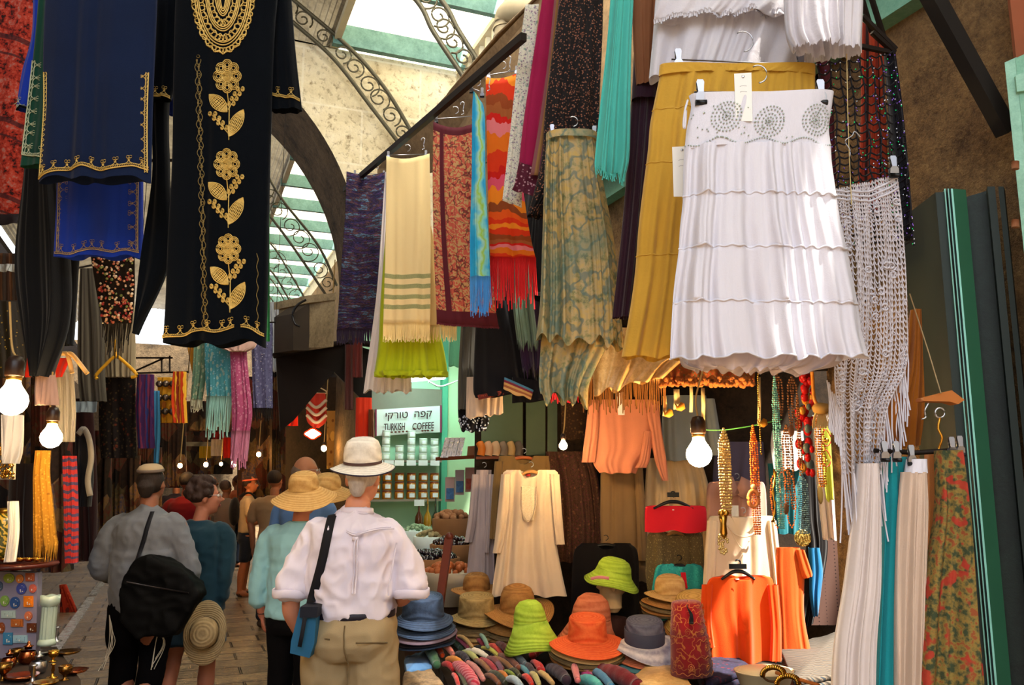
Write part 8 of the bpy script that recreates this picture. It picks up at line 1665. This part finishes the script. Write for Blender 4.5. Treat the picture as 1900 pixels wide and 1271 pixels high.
W_ = [(12, 1205, POT), (30, 1228, CUP), (50, 1232, POT), (75, 1215, DISH), (104, 1190, CAN), (98, 1228, CUP), (125, 1215, DISH), (40, 1262, DISH), (15, 1240, POT), (70, 1250, POT), (97, 1258, CAN), (120, 1262, CUP), (5, 1262, CUP), (138, 1250, DISH), (60, 1268, CAN), (84, 1272, DISH)]
NM = {id(POT): 'lidded_pot', id(CUP): 'brass_cup', id(CAN): 'candlestick', id(DISH): 'metal_dish'}
for i, (x, y, pr) in enumerate(W_):
    m = (M_gold, M_steel, mat('copper'), mat('dark_brass', '8a6430', rough=.25, metal=1, var=0))[(i*3+i//4) % 4]; nm = NM[id(pr)]; p = ptZ(x, y, zt_); s = .85+.3*((i*7) % 5)/4
    ee = empty(nm, p, '%s %s on the low stand, %s' % (('golden', 'silvery', 'copper', 'dark brass')[(i*3+i//4) % 4], nm.replace('_', ' '), ['under the magnet panel at left', 'below the magnets', 'below the magnet panel, upright', 'at the foot of the white column', 'standing tall by the white column', 'in front of the white column', 'farthest right at the back', 'front row left', 'at the left edge', 'front row centre', 'front row tall', 'front row right', 'bottom left corner', 'right end of the stand', 'bottom centre', 'bottom edge right of centre'][i]), nm.split('_')[-1], 'brass wares on the low stand')
    h2 = [q for q in pr if q[1] <= pr[-1][1]*.62] if nm == 'lidded_pot' else pr
    mb1('lathe', [(r*s, z*s) for r, z in h2], p, 20, wob=lambda a, r: 0).build('body', m, ee)
    if nm == 'lidded_pot': mb1('lathe', [(r*s, z*s) for r, z in pr[4:]], p, 20).build('lid', m, ee)
    else: mb1('tube', [p+np.array([pr[0][0]*s*math.cos(a), pr[0][0]*s*math.sin(a), .002]) for a in [2*PI*k/16 for k in range(16)]], .002, 5, closed=True).build('foot_ring', m, ee)
# ---------------- distant people
def walker(H, shirt_m, low_m, skin_c, hair_c, turn, arms='down', shorts=False, head_extra=None, w_=1.0, bald=False):
    def f(e, H_):
        sk = skin(skin_c); z = lambda q: q*H_; b = MB(); T, R = head_parts(b, (0, .02, z(.925)), .98, turn); limb(b, [(0, 0, z(.80)), (0, .01, z(.87))], [.052, .05]); torso(b, H_*.98, sh=.165*w_, hipw=.14, dep=.09)
        for q in (-1, 1):
            if arms == 'fwd' : limb(b, [(q*.18*w_, 0, z(.77)), (q*.21*w_, 0, z(.65)), (q*.2, .04, z(.6)), (q*.08, .26, z(.62))], [.04, .037, .034, .026]); hand(b, (q*.08, .26, z(.62)), (-q*.3, .9, .1), (0, 0, 1), .9, .6, q)
            else: limb(b, [(q*.18*w_, 0, z(.77)), (q*.22*w_, 0, z(.66)), (q*.23, .0, z(.58)), (q*.23, .05, z(.49))], [.04, .037, .034, .026]); hand(b, (q*.23, .05, z(.49)), (0, .15, -1), (q, 0, 0), .9, .5, q)
        legs(b, H_, [(-.08, 0, z(.5)), (.08, 0, z(.5))], [(-.085, .03, z(.28)), (.085, -.02, z(.28))], [(-.085, 0, .08), (.085, -.06, .08)], (.085, .055, .036)); remesh('body', b, sk, e, .011, 2); face_bits(T, 1, e, sk, glasses=bald)
        b = MB(); torso(b, H_, sh=.185*w_, hipw=.165, dep=.115, z0=.52, top=.81)
        for q in (-1, 1): limb(b, [(q*.14, 0, z(.79)), (q*.185*w_, 0, z(.76)), (q*.215*w_, 0, z(.67))], [.058, .06, .055])
        remesh('shirt', b, shirt_m, e, .013, 3, wr=.006)
        b = MB(); loft(b, [(0, 0, z(.54), .155, .115), (0, 0, z(.46), .165, .125), (0, 0, z(.43), .15, .11)], 20)
        for q, ky in ((-1, .03), (1, -.02)): limb(b, [(q*.08, 0, z(.48)), (q*.085, ky, z(.3))]+([] if shorts else [(q*.085, ky-.03, .1)]), [.095, .075]+([] if shorts else [.06]))
        remesh('shorts' if shorts else 'trousers', b, low_m, e, .013, 2, wr=.004)
        for q in (-1, 1):
            s_ = MB(); limb(s_, [(q*.085, -.03 if q < 0 else -.08, .04), (q*.085, .12 if q < 0 else .06, .035)], [.042, .038]); remesh('shoe', s_, MC['shoe_brown'], e, .014, 1)
        h = MB()
        if bald: h.sphere(T((0, -.045, -.005)), (.082, .07, .07), 14)
        else: h.sphere(T((0, -.03, .035)), (.086, .088, .088), 16)
        remesh('hair', h, HAIR(hair_c), e, .010, 1)
        if head_extra: head_extra(e, T)
    return f
def band_x(e, T):
    mb1('tube', [T((.084*math.cos(a), -.01+.098*math.sin(a), .062+.012*math.sin(a))) for a in [2*PI*k/24 for k in range(24)]], .014, 6, closed=True).build('headband', mat('orange_headband', 'd86448', rough=.8), e)
    b = MB(); b.sphere((0, -.18, 1.16), (.13, .08, .2), 14); b.build('backpack', cloth_m('ink_black'), e)
    for q in (-1, 1): mb1('tube', smooth_line([(q*.12, -.12, 1.36), (q*.13, 0, 1.42), (q*.12, .12, 1.3), (q*.14, .05, 1.1)]), .016, 6).build('backpack_strap', cloth_m('ink_black'), e)
person('young woman in cream tee with orange headband and black backpack looking right', 462, 900, gD(462, 1100)-.3, 1.66, FACE-1.2, walker(1.66, cloth_m('cream_tee', 'b8a080'), cloth_m('denim_dark', '1c2434'), 'b8704c', '24140e', -.3, 'fwd', True, band_x))
person('man in beige tee shirt with short dark hair and neck cord seen from behind', 510, 900, 9.6, 1.72, FACE, walker(1.72, cloth_m('beige_tee', 'a08060'), cloth_m('denim_dark'), '9c6448', '1a0e0a', -.2, w_=1.15))
person('grey-haired balding man with glasses looking right behind the straw hat', 566, 900, 6.6, 1.80, FACE-.2, walker(1.82, cloth_m('light_blue_shirt', '5c80b8'), cloth_m('denim_dark'), 'b47858', '5a4a40', -1.15, bald=True, w_=1.1))
person('person in dark red shirt with black hair walking away in the distance', 346, 900, 9.8, 1.70, FACE, walker(1.7, cloth_m('dark_red_shirt', '7a1018'), cloth_m('black_slacks'), '8a5440', '120c0c', .2, w_=1.1))
for i, (x, D, H, c, hc, lb) in enumerate(((392, 14, 1.68, '6c6058', '8c8078', 'grey-haired walker in the distant crowd'), (420, 13, 1.6, '7c6a60', '3a2a24', 'brown-haired walker in grey in the distant crowd'), (328, 12, 1.7, '24202c', '14100f', 'dark-haired walker in black behind the man in the skullcap'), (440, 16, 1.7, 'a05030', '3a2018', 'walker in rust clothes nearest the distant bright bulb'), (372, 17, 1.66, '5c6474', '241c18', 'small far walker in slate under the distant lights'))):
    person(lb, x, 900, D, H, FACE+.3*i, walker(H, cloth_m('walker_'+c, c), cloth_m('denim_dark'), '9c6448', hc, .4*i-1))
# second straw hat beside the woman in aqua
hat(606, 905, 5.9, 26, 26, 50, ST_tan, 'tan straw hat brim of another walker just left of the white hat', drop=.05, tilt=.2)

# overhead bars the left-hand goods hang from
for x0, y0, x1, y1, D, top, lb in ((335, 600, 512, 598, 8.1, 5.4, 'pastel scarves'), (183, 694, 350, 690, 6.75, 4.2, 'woven scarves and masks'), (140, 498, 262, 474, 6.25, 5.0, 'grey trousers and bead-covered shawl'), (-30, 560, 140, 560, 4.4, 4.6, 'left stall clothes'), (60, 300, 500, 296, 3.85, 4.6, 'embroidered robes')):
    a, c = pt(x0, y0, D), pt(x1, y1, D); e = empty('hanging_bar', (a+c)/2, 'dark overhead bar carrying the '+lb, 'bar'); mb1('tube', [a, c], .008, 6).build('bar', M_rail, e)
    for p in (a, c): mb1('tube', [p, np.array([p[0], p[1], top+1.2])], .003, 5).build('wire', M_rail, e)
a, c = pt(1395, 688, 3.88), pt(1535, 686, 3.88); e = empty('necklace_rail', a, 'dark rail under the white skirt from which the necklaces hang', 'rail'); mb1('tube', [a, c], .007, 6).build('bar', M_rail, e)
for p in (a, c): mb1('tube', [p, p+np.array([0, 0, .5])], .003, 5).build('wire', M_rail, e)
